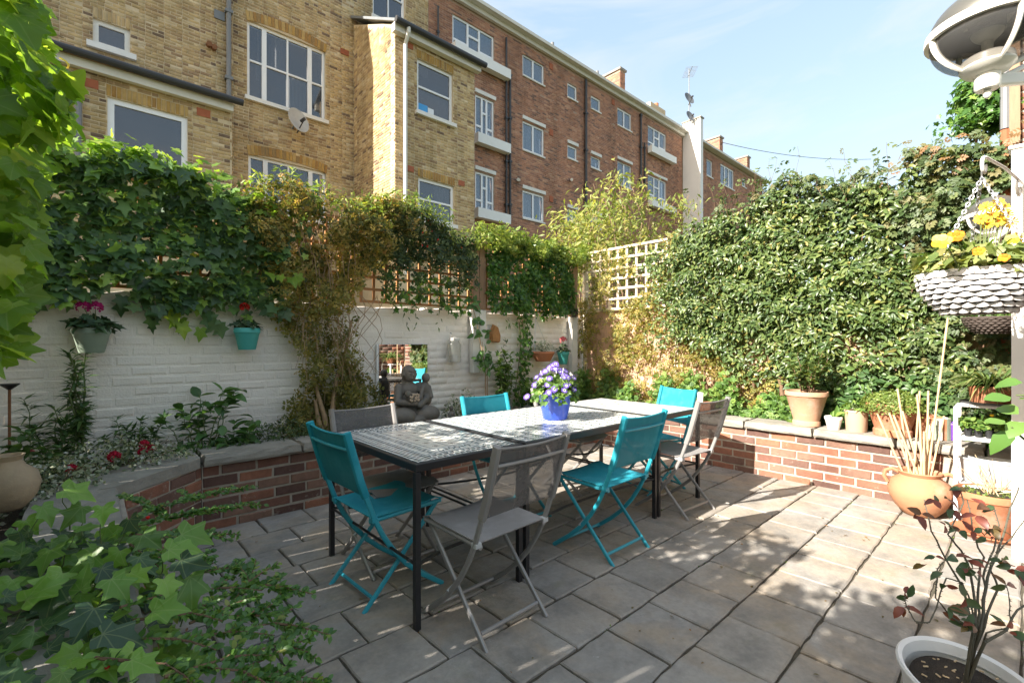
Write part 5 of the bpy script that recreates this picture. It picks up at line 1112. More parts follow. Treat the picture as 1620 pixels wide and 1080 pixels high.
# ---- right hand hedge: glossy, feathery and golden
hd = thing('hedge', 'dense glossy green evergreen hedge in the sun over the right hand fence', 'hedge', (5.3, 1.8, .45))
ht = lambda y: np.interp(y, [-.4, .3, .66, 1.22, 1.98, 2.7, 3.05, 3.5], [2.82, 2.78, 2.82, 2.80, 2.84, 2.72, 2.58, 2.3]) + .06 * lump(y * 2.5, .2, 51)
kh = lambda u, z: (1 - sm(z, ht(u) - .12, ht(u))) * sm(z, .75 + .3 * sm(u, 1.6, 2.6) + .12 * lump(u * 2, 1, 53), 1.15 + .35 * sm(u, 1.9, 2.8)) * (1 - sm(u + .22 * lump(z * 2, .4, 55), 2.55, 3.35)) * sm(u - .28 * (z - 1.8) + .10 * lump(z * 2, .7, 57), .42, .72) * (.3 + .7 * (lump(u * 2.5, z * 2.5, 59) > -.72))
dh = lambda u, z: .20 + .055 * lump(u * 2.6, z * 2.6, 61) + .06 * sm(z, 1.0, 2.0)
mass(hd, 'foliage', 'X', 5.44, 38000, (.2, 3.3), (.7, 3.2), dh, lambda: T_oval(.2, .06, .16), M['star'], (.045, .078), kh, .55, .55, .5, 0, inner=.28)
mass(hd, 'inner_foliage', 'X', 5.50, 9000, (.1, 3.2), (1.4, 3.1), .10, T_oval, M['shrub'], (.06, .10), lambda u, z: (1 - sm(z, ht(u) - .25, ht(u) - .1)) * (1 - sm(u, 2.7, 3.05)), .3, .3, .5)
stems(hd, M['bark'], [wander((5.35, y, .44), (5.33, y + R.uniform(-.3, .3), R.uniform(1.8, 2.7)), 9, .05) for y in np.linspace(.6, 2.9, 12)], .013)
stems(hd, M['bark'], [[Vector(p) for p in q] for q in ([(5.22, 1.62, .43), (5.23, 1.66, .62), (5.28, 1.7, .85), (5.3, 1.8, 1.2)], [(5.24, 1.56, .43), (5.26, 1.55, .7), (5.3, 1.45, 1.1)])], .032, 'trunk', 8)
nd = thing('hedge', 'feathery bronze tipped shrub rising highest at the top right behind the hanging basket', 'hedge', (5.3, .5, .45))
kn = lambda u, z: (1 - sm(z, ht(u) - .02 + .05 * np.sin(u * 14), ht(u) + .16)) * np.clip(sm(z, 2.05 + .45 * sm(u, .5, 1.6), 2.45 + .5 * sm(u, .6, 1.7)) + (1 - sm(u, .45, .75)) * sm(z, .45, .6), 0, 1) * (1 - sm(u, 1.6, 2.5)) * (.2 + .8 * (lump(u * 2.6, z * 2.6, 63) > -.7))
mass(nd, 'foliage', 'X', 5.46, 13000, (-.15, 2.4), (.45, 3.35), lambda u, z: .24 + .06 * lump(u * 2.6, z * 2.6, 65), lambda: T_pinnate(3, .13, .5), M['nandina'], (.07, .12), kn, .75, .45, .5, inner=.35)
mass(nd, 'bronze_tips', 'X', 5.4, 150, (-.1, .9), (2.7, 3.3), .25, lambda: T_pinnate(3, .12, .5), M['bronze'], (.06, .10), lambda u, z: 1 - sm(np.abs(z - ht(u)), .05, .22), .1, .8, .6)
sp = [wander((5.2, y, ht(y) - .2), (5.15 + R.uniform(-.1, .1), y + R.uniform(-.2, .2), ht(y) + R.uniform(.08, .3)), 5, .02) for y in [R.uniform(.2, 2.6) for _ in range(26)]]
stems(nd, M['bark'], sp, .0025)
P = arr([tuple(q) for s in sp for q in s[2:]]); leaves('foliage', nd, lambda: T_pinnate(2, .12, .5), M['nandina'], P, rnd(len(P), .6) + (-.5, 0, .6), rnd(len(P), .8), G.uniform(.05, .1, len(P)))
stems(nd, M['bark'], [wander((5.36, y, .44), (5.35, y + R.uniform(-.1, .1), R.uniform(2.2, 2.9)), 9, .03) for y in np.linspace(-.1, 1.0, 8)], .009)
gc = thing('climber', 'sparse golden climber scrambling over the peach fence and cream trellis in the corner', 'climber', (5.35, 3.7, .45))
kg = lambda u, z: np.clip(.30 + .7 * (lump(u * 2.3, z * 2.1, 71) > -.05) - .33 * sm(z, 1.75, 2.0) - .10 * sm(np.abs(z - 1.5), 0, .3), 0, 1) * (1 - sm(z, 2.58, 2.72)) * sm(z, .42, .5) * (1 - (1 - sm(u, 1.5, 2.6)) * sm(z, .8, 1.25))
mass(gc, 'foliage', 'X', 5.44, 14500, (1.2, 4.45), (.42, 2.75), lambda u, z: .10 + .13 * np.clip(1.3 - z, 0, 1) + .06 * lump(u * 2, z * 2, 73), lambda: T_pinnate(2, .15, .42), M['gold_climb'], (.045, .08), kg, .5, .4, .7)
stems(gc, M['bark_pale'], [wander((5.38, y, .44), (5.40, y + R.uniform(-.5, .5), R.uniform(1.4, 2.5)), 10, .05) for y in np.linspace(1.5, 4.3, 22)], .005)
bs = thing('shrub', 'bright low shrub along the sunny bed under the golden climber', 'shrub', (5.15, 2.6, .43))
mass(bs, 'foliage', 'X', 5.42, 6000, (1.5, 4.3), (.43, .95), lambda u, z: .40 - .25 * (z - .43), lambda: T_pinnate(3, .13, .45), M['fern'], (.05, .09), lambda u, z: 1 - sm(z, .62 + .16 * lump(u * 2.2, .3, 75), .80 + .16 * lump(u * 2.2, .3, 75)), -.3, .8, .6)
bs2 = thing('shrub', 'dark leafy undergrowth behind the terracotta pots on the right bed', 'shrub', (5.25, .95, .43))
mass(bs2, 'foliage', 'X', 5.44, 3600, (.1, 1.6), (.43, 1.1), lambda u, z: .34 - .15 * (z - .43), T_oval, M['shrub'], (.045, .08), lambda u, z: 1 - sm(z, .8 + .2 * lump(u * 2.2, .3, 77), 1.1), .2, .6, .6)
# ---- bamboo like shrub behind the corner, and a tree-ivy at the far right
bz = thing('bamboo', 'tall pale yellow green bamboo rising behind the cream trellis', 'bamboo', (6.0, 4.6, 0)); bp = []
for i in range(44):
    a = Vector((R.uniform(5.6, 7.0), R.uniform(3.7, 5.3), 0)); hh = R.uniform(2.9, 3.95) - .25 * abs(a.x - 6.2); bp.append([a, a + Vector((.02, 0, hh * .5)), a + Vector((R.uniform(-.15, .15), R.uniform(-.15, .15), hh * .85)), a + Vector((R.uniform(-.4, .4), R.uniform(-.4, .4), hh))])
stems(bz, M['bark_pale'], bp, .008, 'culm')
P = []
for s in bp:
    for j in range(95):
        t = 1.3 + 1.7 * G.uniform(0, 1) ** .8; k = int(min(2, t)); q = s[k].lerp(s[k + 1], t - k); P.append((q.x + G.normal(0, .13), q.y + G.normal(0, .13), q.z + G.normal(0, .09)))
P = arr(P); leaves('foliage', bz, T_lance, M['bamboo'], P, rnd(len(P), .6) + (-.5, -.2, .5), rnd(len(P), .7) + (0, 0, -.5), G.uniform(.09, .15, len(P)))
ti = thing('ivy', 'rounded head of ivy high at the right edge beside the downpipe', 'climber', (5.45, .35, 3.3))
n = 1500; d = rnd(n); d /= np.linalg.norm(d, axis=1, keepdims=True); q0 = onX(1550, 150, 5.5); ce = arr((5.62, q0.y - .02, q0.z)); rad = arr((.3, .19, .27)) * (1 + .18 * lump(d[:, 0] * 3, d[:, 2] * 3, 81))[:, None]
P = ce + d * rad * (G.uniform(.35, 1, n) ** .4)[:, None]; leaves('foliage', ti, T_ivy, M['ivy_small'], P, d + rnd(n, .4) + (0, 0, .3), rnd(n, .6) + (0, 0, -.6), G.uniform(.04, .065, n))
n = 420; P = np.stack([G.uniform(5.3, 5.7, n), q0.y - .05 + G.normal(0, .13, n), G.uniform(3.05, q0.z - .12, n)], 1); leaves('foliage', ti, T_ivy, M['ivy_small'], P, rnd(n, .5) + (-.6, 0, .5), rnd(n, .6) + (0, 0, -.6), G.uniform(.035, .06, n))
stems(ti, M['bark'], [wander((5.55, q0.y - .05, 2.6), (5.6, q0.y - .03 + i * .05, q0.z), 6, .03) for i in range(4)], .012)
# ---- vine hanging into the frame at the left edge
vn = thing('vine', 'bright broad leaved vine hanging close to the camera down the left edge', 'climber', (-.3, 2.2, .5))
P = []; N = []
for i in range(1700):
    y = R.uniform(1.5, 2.55); z = CH + (R.uniform(-.02, .98)) * y * .70
    v = (543 - (z - CH) / (y * .68) * 740)                           # rough height in the frame, to give the curtain its outline
    edge = np.interp(v, [0, 60, 120, 170, 230, 330, 430, 520, 620], [45, 70, 100, 95, 58, 50, 42, 18, 0])
    x = y * (edge / 740 * .88 - 1.0947 + .8) / 8.2 * 0 + ((FW[0] + (edge - 810) / 740 * RT[0]) / (FW[1] + (edge - 810) / 740 * RT[1])) * y - abs(R.gauss(0, .10))
    if x > -.7 and z < 2.45: P.append((x, y, z))
nv = len(P)
for i in range(5200):
    y = R.uniform(-1.4, 4.3); zt_ = np.interp(y, [-1.4, 1.2, 1.5, 2.5, 2.8, 4.3], [2.55, 2.55, 2.1, 2.1, 2.25, 2.1]) + .05 * math.sin(y * 5) + .05 * math.sin(y * 13 + 1); P.append((-.74 + R.gauss(0, .13), y, R.uniform(1.7, zt_)))  # out-of-view growth along the fence, its height shaped to shade the patio
P = arr(P); n = len(P); leaves('foliage', vn, T_vine_fine, M['vine'], P[:nv], rnd(nv, .5) + (.5, -.6, .55), rnd(nv, .5) + (.2, -.2, -.7), G.uniform(.048, .082, nv), 290); leaves('foliage', vn, T_vine, M['vine'], P[nv:], rnd(n - nv, .5) + (.5, -.6, .55), rnd(n - nv, .5) + (.2, -.2, -.7), G.uniform(.075, .125, n - nv))
stems(vn, M['bark_pale'], [wander((-.7, y, .3), (-.35, y + R.uniform(-.2, .2), 2.3), 8, .05) for y in (1.4, 1.8, 2.2)] + [wander((-.40, 1.6, 2.0), tuple(onD(118, 115, 1.5)), 5, .02), wander((-.42, 1.7, 2.05), tuple(onD(100, 60, 1.55)), 5, .02), wander((-.4, 1.4, 1.5), tuple(onD(40, 330, 1.35)), 5, .02)], .006)
tn = [tuple(onD(95 + 26 * math.sin(i * .9) * .3 + i * 3, 92 + i * 5, 1.5)) for i in range(9)]; stems(vn, M['p_pale'], [[Vector(p) for p in tn]], .003, 'tendril')
# ---- ivy and creeping branches in the near left corner
fi = thing('ivy', 'broad leaved ivy with lime young leaves spilling over the near left bed', 'climber', (-.1, 1.5, .43))
P = []; U = []; N = []
def add_leaf(px, py, d, up=(0, 0, 1)):
    p = onD(px, py, d); P.append(tuple(p)); a = R.uniform(0, 2 * PI); U.append((math.cos(a) * .8 + .3, math.sin(a) * .8 - .6, -.35)); N.append((R.uniform(-.5, .4), R.uniform(-.9, -.2), R.uniform(.5, 1)))
for x, y, d in ((100, 775, 1.5), (162, 800, 1.5), (205, 820, 1.45), (225, 845, 1.4), (65, 800, 1.55), (40, 822, 1.6), (45, 840, 1.5), (120, 838, 1.45), (80, 868, 1.4), (145, 872, 1.35), (175, 915, 1.2), (258, 915, 1.2), (285, 885, 1.25), (240, 968, 1.12), (160, 1002, 1.05), (12, 850, 1.5), (205, 905, 1.25), (285, 845, 1.4), (150, 960, 1.15), (265, 870, 1.35), (20, 915, 1.3), (100, 905, 1.3), (95, 925, 1.25), (40, 950, 1.2), (190, 870, 1.4), (130, 800, 1.55), (220, 880, 1.3), (300, 910, 1.25)): add_leaf(x, y, d)
nb = len(P)
leaves('foliage', fi, T_ivy_fine, M['ivy_fore'], arr(P), arr(N), arr(U), G.uniform(.07, .105, nb), nb)
P2 = []
for i in range(2300):
    y = R.uniform(1.0, 2.75); x = R.uniform(-.62, .12) if R.random() < .8 else R.uniform(.0, .2); hh = .47 + .19 * max(0, 1 - ((y - 1.75) / .95) ** 2) + .05 * math.sin(5 * x + 7 * y)
    if x > -.25 and y < 1.25 and R.random() < .8: continue
    P2.append((x, y, R.uniform(.43, 1) * hh if x < .08 else R.uniform(.2, .5)))
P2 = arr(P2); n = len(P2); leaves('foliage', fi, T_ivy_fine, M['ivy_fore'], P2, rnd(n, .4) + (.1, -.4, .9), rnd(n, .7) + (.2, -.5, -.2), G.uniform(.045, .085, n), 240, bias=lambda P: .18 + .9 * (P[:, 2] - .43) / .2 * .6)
stems(fi, M['stem_green'], [wander(Vector(P[i]) + Vector((R.uniform(-.05, .02), R.uniform(-.03, .06), -R.uniform(.08, .16))), P[i], 4, .006) for i in range(0, nb)], .0022)
cb = thing('cotoneaster', 'creeping branches of tiny green leaves arching over the paving, near left', 'shrub', (.1, 1.4, .3))
def spray(pts, dens, ls, sub=6):
    Pq = []; Nq = []; Uq = []; paths = [pts]
    for s in range(sub):
        k = R.randrange(1, len(pts) - 1); a = pts[k]; d = (pts[k + 1] - pts[k - 1]).normalized(); side = d.cross(Vector((0, 0, 1))).normalized() * R.choice((-1, 1)); L = (pts[-1] - pts[0]).length * R.uniform(.18, .34); paths.append([a, a + (d * .7 + side * .55 + Vector((0, 0, .15))) * L * .5, a + (d * .9 + side * .8 + Vector((0, 0, .12))) * L])
    for p in paths:
        for a, b in zip(p, p[1:]):
            L = (b - a).length; d = (b - a).normalized(); side = d.cross(Vector((0, 0, 1))).normalized()
            for i in range(int(L * dens)):
                q = a.lerp(b, R.random()); sg = R.choice((-1, 1)); Pq.append(tuple(q)); Uq.append(tuple(side * sg + d * .6 + Vector((0, 0, R.uniform(-.1, .6))))); Nq.append((R.uniform(-.4, .4), R.uniform(-.6, .2), 1))
    stems(cb, M['bark'], paths, .004, 'branch'); return Pq, Nq, Uq
PP, NN, UU = [], [], []
for ctl in ([(190, 960, 1.15), (260, 940, 1.25), (340, 930, 1.35), (420, 925, 1.45), (445, 940, 1.5)], [(180, 1010, 1.08), (270, 1010, 1.12), (360, 1000, 1.2), (430, 985, 1.28), (470, 1000, 1.32)], [(150, 1040, 1.0), (260, 1050, 1.02), (380, 1060, 1.06), (520, 1075, 1.12)], [(200, 830, 1.6), (240, 805, 1.85), (300, 790, 2.1), (370, 770, 2.45)], [(205, 835, 1.6), (260, 820, 1.8), (320, 812, 2.0), (400, 795, 2.3)], [(215, 845, 1.55), (270, 850, 1.65), (330, 845, 1.8), (365, 855, 1.9)], [(250, 930, 1.3), (320, 905, 1.45), (370, 900, 1.55), (405, 890, 1.62)], [(300, 985, 1.2), (360, 960, 1.3), (395, 920, 1.42), (405, 885, 1.5)], [(260, 1070, .98), (360, 1040, 1.08), (440, 1020, 1.18), (500, 1040, 1.22)], [(330, 1085, 1.0), (420, 1075, 1.06), (500, 1080, 1.1)], [(210, 980, 1.15), (300, 970, 1.22), (400, 975, 1.3), (455, 965, 1.36)], [(205, 860, 1.5), (230, 880, 1.5), (300, 885, 1.55), (340, 880, 1.62)]):
    a, b, c = spray([onD(*q) for q in ctl], 330, .02); PP += a; NN += b; UU += c
leaves('foliage', cb, lambda: T_oval(.3, .06, .1), M['coton'], arr(PP), arr(NN) + rnd(len(PP), .35), arr(UU), G.uniform(.014, .025, len(PP)))
for i, (x, y, d) in enumerate(((234, 818, 1.7), (232, 875, 1.45), (228, 880, 1.45), (170, 1055, 1.0))): MB().ell(onD(x, y, d), (.006, .006, .006), 8, 6).build('berry', M['p_red'], cb, True)
# ================================================================== POTS, ORNAMENTS, LAMPS, SMALL THINGS
def pot(name, label, loc, r0, r1, h, mat, rim=.03, lip=.012, fill=.86, group=None, cat='plant pot', n=36, foot=0, base=False):
    t = thing(name, label, cat, loc, group); b = MB()
    pr = [(r0 * .96, 0), (r0, .006)]
    if foot: pr += [(r0, foot), (r0 * .93, foot + .012)]
    pr += [(r1 - lip, h - rim - .006), (r1 - lip * .6, h - rim), (r1, h - rim + .006), (r1, h - .006), (r1 - .004, h), (r1 - .014, h - .002), (r1 - .02, h - rim), (r0 * .9, h * .5)]
    b.lathe(pr, n, loc); b.build('pot', mat, t, 35)
    b = MB(); b.lathe([(.001, h * fill + .012), (r1 * .5, h * fill + .006), (r1 - .02, h * fill)], n, loc); b.build('soil', M['soil'], t); return t
# ---- pots hung on the white wall
def wallpot(label, px, py0, py1, r, mat, flowers, leaf_r, hgt):
    a = onY(px, py0, 4.36); b0 = onY(px, py1, 4.36); h = a.z - b0.z; loc = (a.x, 4.36, b0.z)
    t = pot('wall_pot', label, loc, r * .66, r, h, mat, h * .24, .008, .92); b = MB(); b.tube([(a.x, 4.36 + r, a.z - .02), (a.x, 4.49, a.z)], .004, 6); b.build('hook', M['iron'], t); return a
a = wallpot('sage green wall pot with two magenta blooms', 145, 519, 558, .105, M['sage_pot'], 0, 0, 0)
def tuft(label, name, c, r, h, n, mat, size, tmpl, out=.8, nst=8, nobj=0, stm='stem_green'):
    t = thing(name, label, 'plant', c); th = G.uniform(0, 2 * PI, n); q = G.uniform(.1, 1, n) ** .7; zz = h * G.uniform(.25, 1, n) * (1 - .5 * q * q)
    P = np.stack([c[0] + np.cos(th) * q * r, c[1] + np.sin(th) * q * r, c[2] + zz], 1); D = np.stack([np.cos(th) * out, np.sin(th) * out, .35 + 0 * th], 1)
    leaves('foliage', t, tmpl, M[mat], P, np.stack([np.cos(th) * .5, np.sin(th) * .5, .9 + 0 * th], 1) + rnd(n, .35), D + rnd(n, .35), G.uniform(*size, n), nobj)
    stems(t, M[stm], [wander(c, tuple(P[i] - (0, 0, .005)), 4, .006) for i in range(min(n, nst))], .0028); return t
tuft('dark geranium leaves in the sage green wall pot', 'geranium', (a.x, 4.36, a.z - .02), .12, .12, 62, 'geran', (.05, .085), T_ivy, .8, 12, 40)
for lab, px, py, r in (('dark magenta bloom, left one over the sage green wall pot', 132, 486, .042), ('magenta bloom, right one over the sage green wall pot', 151, 487, .044)):
    p = onY(px, py, 4.33); bloom(lab, tuple(p), r, 'p_magenta', (a.x, 4.36, a.z))
a = wallpot('turquoise wall pot with one small red bloom', 391, 519, 553, .098, M['turq_pot'], 0, 0, 0)
tuft('small geranium leaves in the turquoise wall pot', 'geranium', (a.x, 4.36, a.z - .02), .10, .10, 46, 'geran', (.04, .065), T_ivy, .8, 12, 30)
p = onY(387, 486, 4.34); bloom('small red bloom standing over the turquoise wall pot', tuple(p), .036, 'p_red', (a.x - .01, 4.36, a.z))
a = onY(859, 556, 4.34); pot('wall_pot', 'wide brown half pot of grey green herbs on the far end of the wall', (a.x, 4.34, a.z - .13), .10, .155, .13, M['terra'], .03, .01, .9); tuft('grey green herbs in the brown half pot on the wall', 'herb', (a.x, 4.34, a.z - .01), .15, .17, 420, 'variegated', (.02, .045), T_lance, .6, 20)
b = MB(); b.tube([(a.x, 4.48, a.z + .45), (a.x - .14, 4.36, a.z)], .0025, 5); b.tube([(a.x, 4.48, a.z + .45), (a.x + .14, 4.36, a.z)], .0025, 5); tag(b.build('hanging_wire', M['chain']), 'thin wire holding the brown half pot on the wall', 'wire')
a = wallpot('small turquoise wall pot with a pink bloom in the far corner', 891, 556, 576, .085, M['turq_pot'], 0, 0, 0)
tuft('geranium leaves in the small corner wall pot', 'geranium', (a.x, 4.36, a.z - .02), .09, .12, 40, 'geran', (.04, .065), T_ivy, .8, 10)
p = onY(891, 538, 4.36); bloom('pink bloom over the small corner wall pot', tuple(p), .05, 'p_pink', (a.x, 4.36, a.z))
# ---- mirror, jar lantern, plaque, dark rosette on the trellis
p0 = onY(596, 544, 4.46); p1 = onY(676, 650, 4.46); mt = thing('garden_mirror', 'frameless square mirror leaning on the white wall behind the statue', 'mirror', ((p0.x + p1.x) / 2, 4.46, .5))
MB().box(((p0.x + p1.x) / 2, 4.47, (p0.z + .48) / 2), (p1.x - p0.x, .016, p0.z - .48)).build('backing', M['white'], mt)
MB().box(((p0.x + p1.x) / 2 + .012, 4.459, (p0.z + .48) / 2), (p1.x - p0.x - .024, .005, p0.z - .49)).build('glass', M['mirror'], mt)
c = onY(719, 573, 4.40); jl = thing('jar_lantern', 'clear glass jar with a white candle hung on the white wall', 'lantern', tuple(c))
b = MB(); b.lathe([(.001, 0), (.072, 0), (.078, .012), (.078, .20), (.055, .235), (.05, .25)], 24, c); b.build('jar', M['clear'], jl, 40)
b = MB(); b.lathe([(.045, .012), (.045, .085), (.001, .09)], 18, c); b.build('candle', M['candle'], jl, 40)
b = MB(); b.lathe([(.058, .245), (.062, .25), (.062, .275), (.02, .285), (.001, .285)], 20, c); b.build('lid', M['white_old'], jl, 40)
b = MB(); b.tube([c + Vector((-.06, 0, .26)), c + Vector((-.05, .0, .31)), c + Vector((0, .06, .335)), c + Vector((0, .09, .335))], .004, 6); b.build('wire_handle', M['grey_pipe'], jl)
c = onY(781, 528, 4.44); b = MB(); b.add([c + Vector(q) for q in ((-.06, 0, -.10), (.075, 0, -.11), (.085, 0, -.02), (.04, 0, .10), (-.02, 0, .12), (-.075, 0, .0), (-.05, -.05, -.09), (.065, -.05, -.095), (.07, -.05, -.02), (.035, -.045, .08), (-.015, -.045, .1), (-.06, -.05, .0))], [(6, 7, 8, 9, 10, 11)] + [(i, (i + 1) % 6, 6 + (i + 1) % 6, 6 + i) for i in range(6)])
tag(b.build('wall_ornament', M['plaque']), 'rough orange brown cork ornament hung right of the middle post', 'ornament')
c = onY(908, 491, 4.36); n = 26; tt_ = thing('rosette_plant', 'dark purple rosette plant hung at the corner end of the ivy trellis', 'plant', tuple(c)); leaves('foliage', tt_, T_oval, M['dark_climb'], arr([tuple(c)] * n) + rnd(n, .02), rnd(n, .5) + (0, -1, .3), rnd(n, 1), G.uniform(.07, .11, n)); b = MB(); b.lathe([(.03, -.09), (.05, -.02), (.045, -.02), (.03, -.08)], 14, c); b.build('pot', M['wicker_dark'], tt_, True)
# ---- rusty stake and old urn at the left
c = onY(15, 640, 4.1); rsk = thing('garden_stake', 'rusty iron stake with a flat top at the far left of the bed', 'stake', (c.x, 4.1, .42)); tz = onY(15, 608, 4.1).z
b = MB(); b.tube([(c.x, 4.1, .42), (c.x, 4.1, tz)], .007, 8); b.build('rod', M['rust'], rsk); b = MB(); b.lathe([(.01, -.03), (.045, 0), (.045, .005), (.001, .006)], 16, (c.x, 4.1, tz)); b.build('cap', M['iron'], rsk)
c = onZ(12, 806, .52); ur = thing('urn', 'pale mossy clay urn on the coping at the left edge', 'urn', tuple(c)); b = MB(); b.lathe([(.05, 0), (.062, .01), (.098, .06), (.112, .115), (.10, .165), (.06, .20), (.046, .225), (.058, .25), (.05, .25), (.038, .225)], 32, c); b.build('body', M['urn'], ur, 50)
c = onZ(489, 690, .46); tb = thing('terracotta_jar', 'small tipped terracotta jar lying at the foot of the jasmine', 'jar', tuple(c)); b = MB(); b.lathe([(.001, 0), (.045, .0), (.075, .05), (.078, .10), (.055, .14), (.06, .16), (.048, .15), (.045, .12)], 24, (c.x, c.y + .1, .46)); b.build('body', M['terra'], tb, 50)
# ---- statue: seated mother with two children, one body of stone
sp0 = onZ(660, 668, .53); SX, SY, SZ = sp0.x, 4.02, .425
st_ = thing('statue', 'dark stone statue of a seated mother holding a child, in front of the mirror', 'statue', (SX, SY, SZ)); b = MB()
def E3(x, y, z, rx, ry, rz, ry_=0, rz_=0, rx_=0): b.ell((SX + x, SY + y, SZ + z), (rx, ry, rz), 16, 12, rot=Matrix.Rotation(rz_, 4, 'Z') @ Matrix.Rotation(ry_, 4, 'Y') @ Matrix.Rotation(rx_, 4, 'X'))
def cap_(p, q, r0, r1, k=6):
    for i in range(k + 1): t = i / k; r = r0 + (r1 - r0) * t; E3(*[p[j] + (q[j] - p[j]) * t for j in range(3)], r, r, r)
b.box((SX, SY + .01, SZ + .045), (.40, .30, .09), bev=.02)
E3(-.125, -.09, .165, .135, .115, .088, .12, .35); E3(.125, -.09, .165, .135, .115, .088, -.12, -.35); E3(0, -.13, .125, .10, .07, .055)   # crossed thighs and shins
E3(0, .03, .20, .14, .115, .10); E3(0, .035, .30, .112, .085, .13); E3(0, .035, .40, .118, .078, .08)                                   # hips, waist, chest
cap_((-.105, .03, .425), (-.155, -.03, .30), .046, .036); cap_((-.155, -.03, .30), (-.02, -.12, .285), .036, .028)                  # her right arm round the child
cap_((.105, .03, .425), (.165, -.03, .31), .046, .036); cap_((.165, -.03, .31), (.03, -.125, .265), .036, .028)
cap_((0, .03, .46), (0, .02, .50), .042, .04); E3(0, .01, .555, .066, .072, .078); E3(0, .035, .565, .072, .072, .08)                      # neck, head, hair
E3(0, .07, .47, .06, .035, .10)
E3(0, -.062, .548, .010, .014, .020); E3(0, -.056, .518, .022, .010, .008); E3(-.026, -.055, .566, .013, .008, .007); E3(.026, -.055, .566, .013, .008, .007); E3(0, -.052, .590, .045, .014, .010); E3(-.066, .01, .553, .012, .018, .022); E3(.066, .01, .553, .012, .018, .022)
E3(.165, .01, .385, .062, .055, .095); E3(.165, .0, .30, .07, .06, .07); cap_((.165, .01, .46), (.168, 0, .485), .026, .026); E3(.170, -.005, .515, .042, .044, .048); E3(.170, -.046, .512, .007, .01, .012); E3(.170, -.042, .495, .013, .007, .005); E3(.157, -.04, .524, .008, .006, .005); E3(.183, -.04, .524, .008, .006, .005)   # older child at her shoulder
cap_((.125, -.02, .42), (.06, -.09, .33), .026, .02); cap_((.20, -.01, .42), (.20, -.06, .33), .026, .022)
E3(-.03, -.105, .335, .075, .045, .05, .3); E3(-.085, -.11, .375, .034, .034, .036)                                                     # infant in her lap
o = b.build('figure', M['statue'], st_); md = o.modifiers.new('fuse', 'REMESH'); md.mode = 'VOXEL'; md.voxel_size = .0065; md.use_smooth_shade = True
md2 = o.modifiers.new('soften', 'SMOOTH'); md2.factor = .5; md2.iterations = 2
b = MB(); r = random.Random(4)
for i in range(30): x, z = r.uniform(-.05, .05), r.uniform(-.035, .035); b.ell((SX - .035 + x, SY - .150 + abs(x) * .15, SZ + .345 + z), (.010, .006, .010), 6, 4, rot=Matrix.Rotation(r.uniform(0, 3), 4, 'Y'))
stuff(b.build('shell_inlay', M['shell'], st_, True))
# small figurine at the right of the statue
c = onY(712, 655, 4.0); fg = thing('figurine', 'tiny grey stone figurine standing right of the statue', 'ornament', (c.x, 3.98, .425)); b = MB()
for z, r in ((.02, .035), (.05, .032), (.09, .026), (.13, .028), (.155, .018)): b.ell((c.x, 3.98, .425 + z), (r, r * .8, r * 1.1), 12, 8)
b.ell((c.x, 3.975, .615), (.021, .022, .026), 12, 8); b.ell((c.x - .03, 3.97, .54), (.012, .014, .04), 8, 6); b.ell((c.x + .03, 3.97, .54), (.012, .014, .04), 8, 6); o = b.build('figure', M['statue'], fg); md = o.modifiers.new('fuse', 'REMESH'); md.mode = 'VOXEL'; md.voxel_size = .004; md.use_smooth_shade = True
# ---- blue pot with violet daisies on the table
def daisy(name, mp, mw, me_, seed):
    r = random.Random(seed); b = MB(); n = 11
    for i in range(n):
        a = 2 * PI * i / n + r.uniform(-.06, .06); w = .24; L = r.uniform(.9, 1.05); dz = r.uniform(-.05, .14)
        pt = lambda rad, da, z: (rad * math.cos(a + da), rad * math.sin(a + da), z)
        b.add([pt(.18, -w, .02), pt(.48, -w, .06 + dz * .4), pt(.48, w, .06 + dz * .4), pt(.18, w, .02)], [(0, 1, 2, 3)], 1, .5); b.add([pt(.48, -w, .06 + dz * .4), pt(.86, -w * .9, .05 + dz), pt(L, 0, .03 + dz), pt(.86, w * .9, .05 + dz), pt(.48, w, .06 + dz * .4)], [(0, 1, 2, 3, 4)], 0, r.uniform(.01, .99))
    b.ell((0, 0, .03), (.2, .2, .11), 8, 4, 2); return b.mesh(name, [M[mp], M[mw], M[me_]])
DA = [daisy('flower_head', 'p_violet', 'p_white', 'p_eye', i) for i in range(4)]
bpl = (2.44, 2.235, TZ + .001); bpt = pot('plant_pot', 'glossy blue pot of violet daisies on the middle table', bpl, .085, .122, .195, M['blue_pot'], .03, .006, .9)
cn = thing('daisy_plant', 'bushy plant with violet and white daisies growing in the blue pot', 'plant', (bpl[0], bpl[1], bpl[2] + .17)); n = 520
th = G.uniform(0, 2 * PI, n); q = G.uniform(0, 1, n) ** .6; z = G.uniform(0, 1, n); P = np.stack([bpl[0] + np.cos(th) * q * .155, bpl[1] + np.sin(th) * q * .155, bpl[2] + .18 + .135 * z * (1 - .55 * q * q) - .05 * (q > .9)], 1)
leaves('foliage', cn, T_ivy, M['fern'], P, np.stack([np.cos(th) * .6, np.sin(th) * .6, .8 + 0 * th], 1) + rnd(n, .35), np.stack([np.cos(th), np.sin(th), .1 + 0 * th], 1) + rnd(n, .4), G.uniform(.028, .05, n))
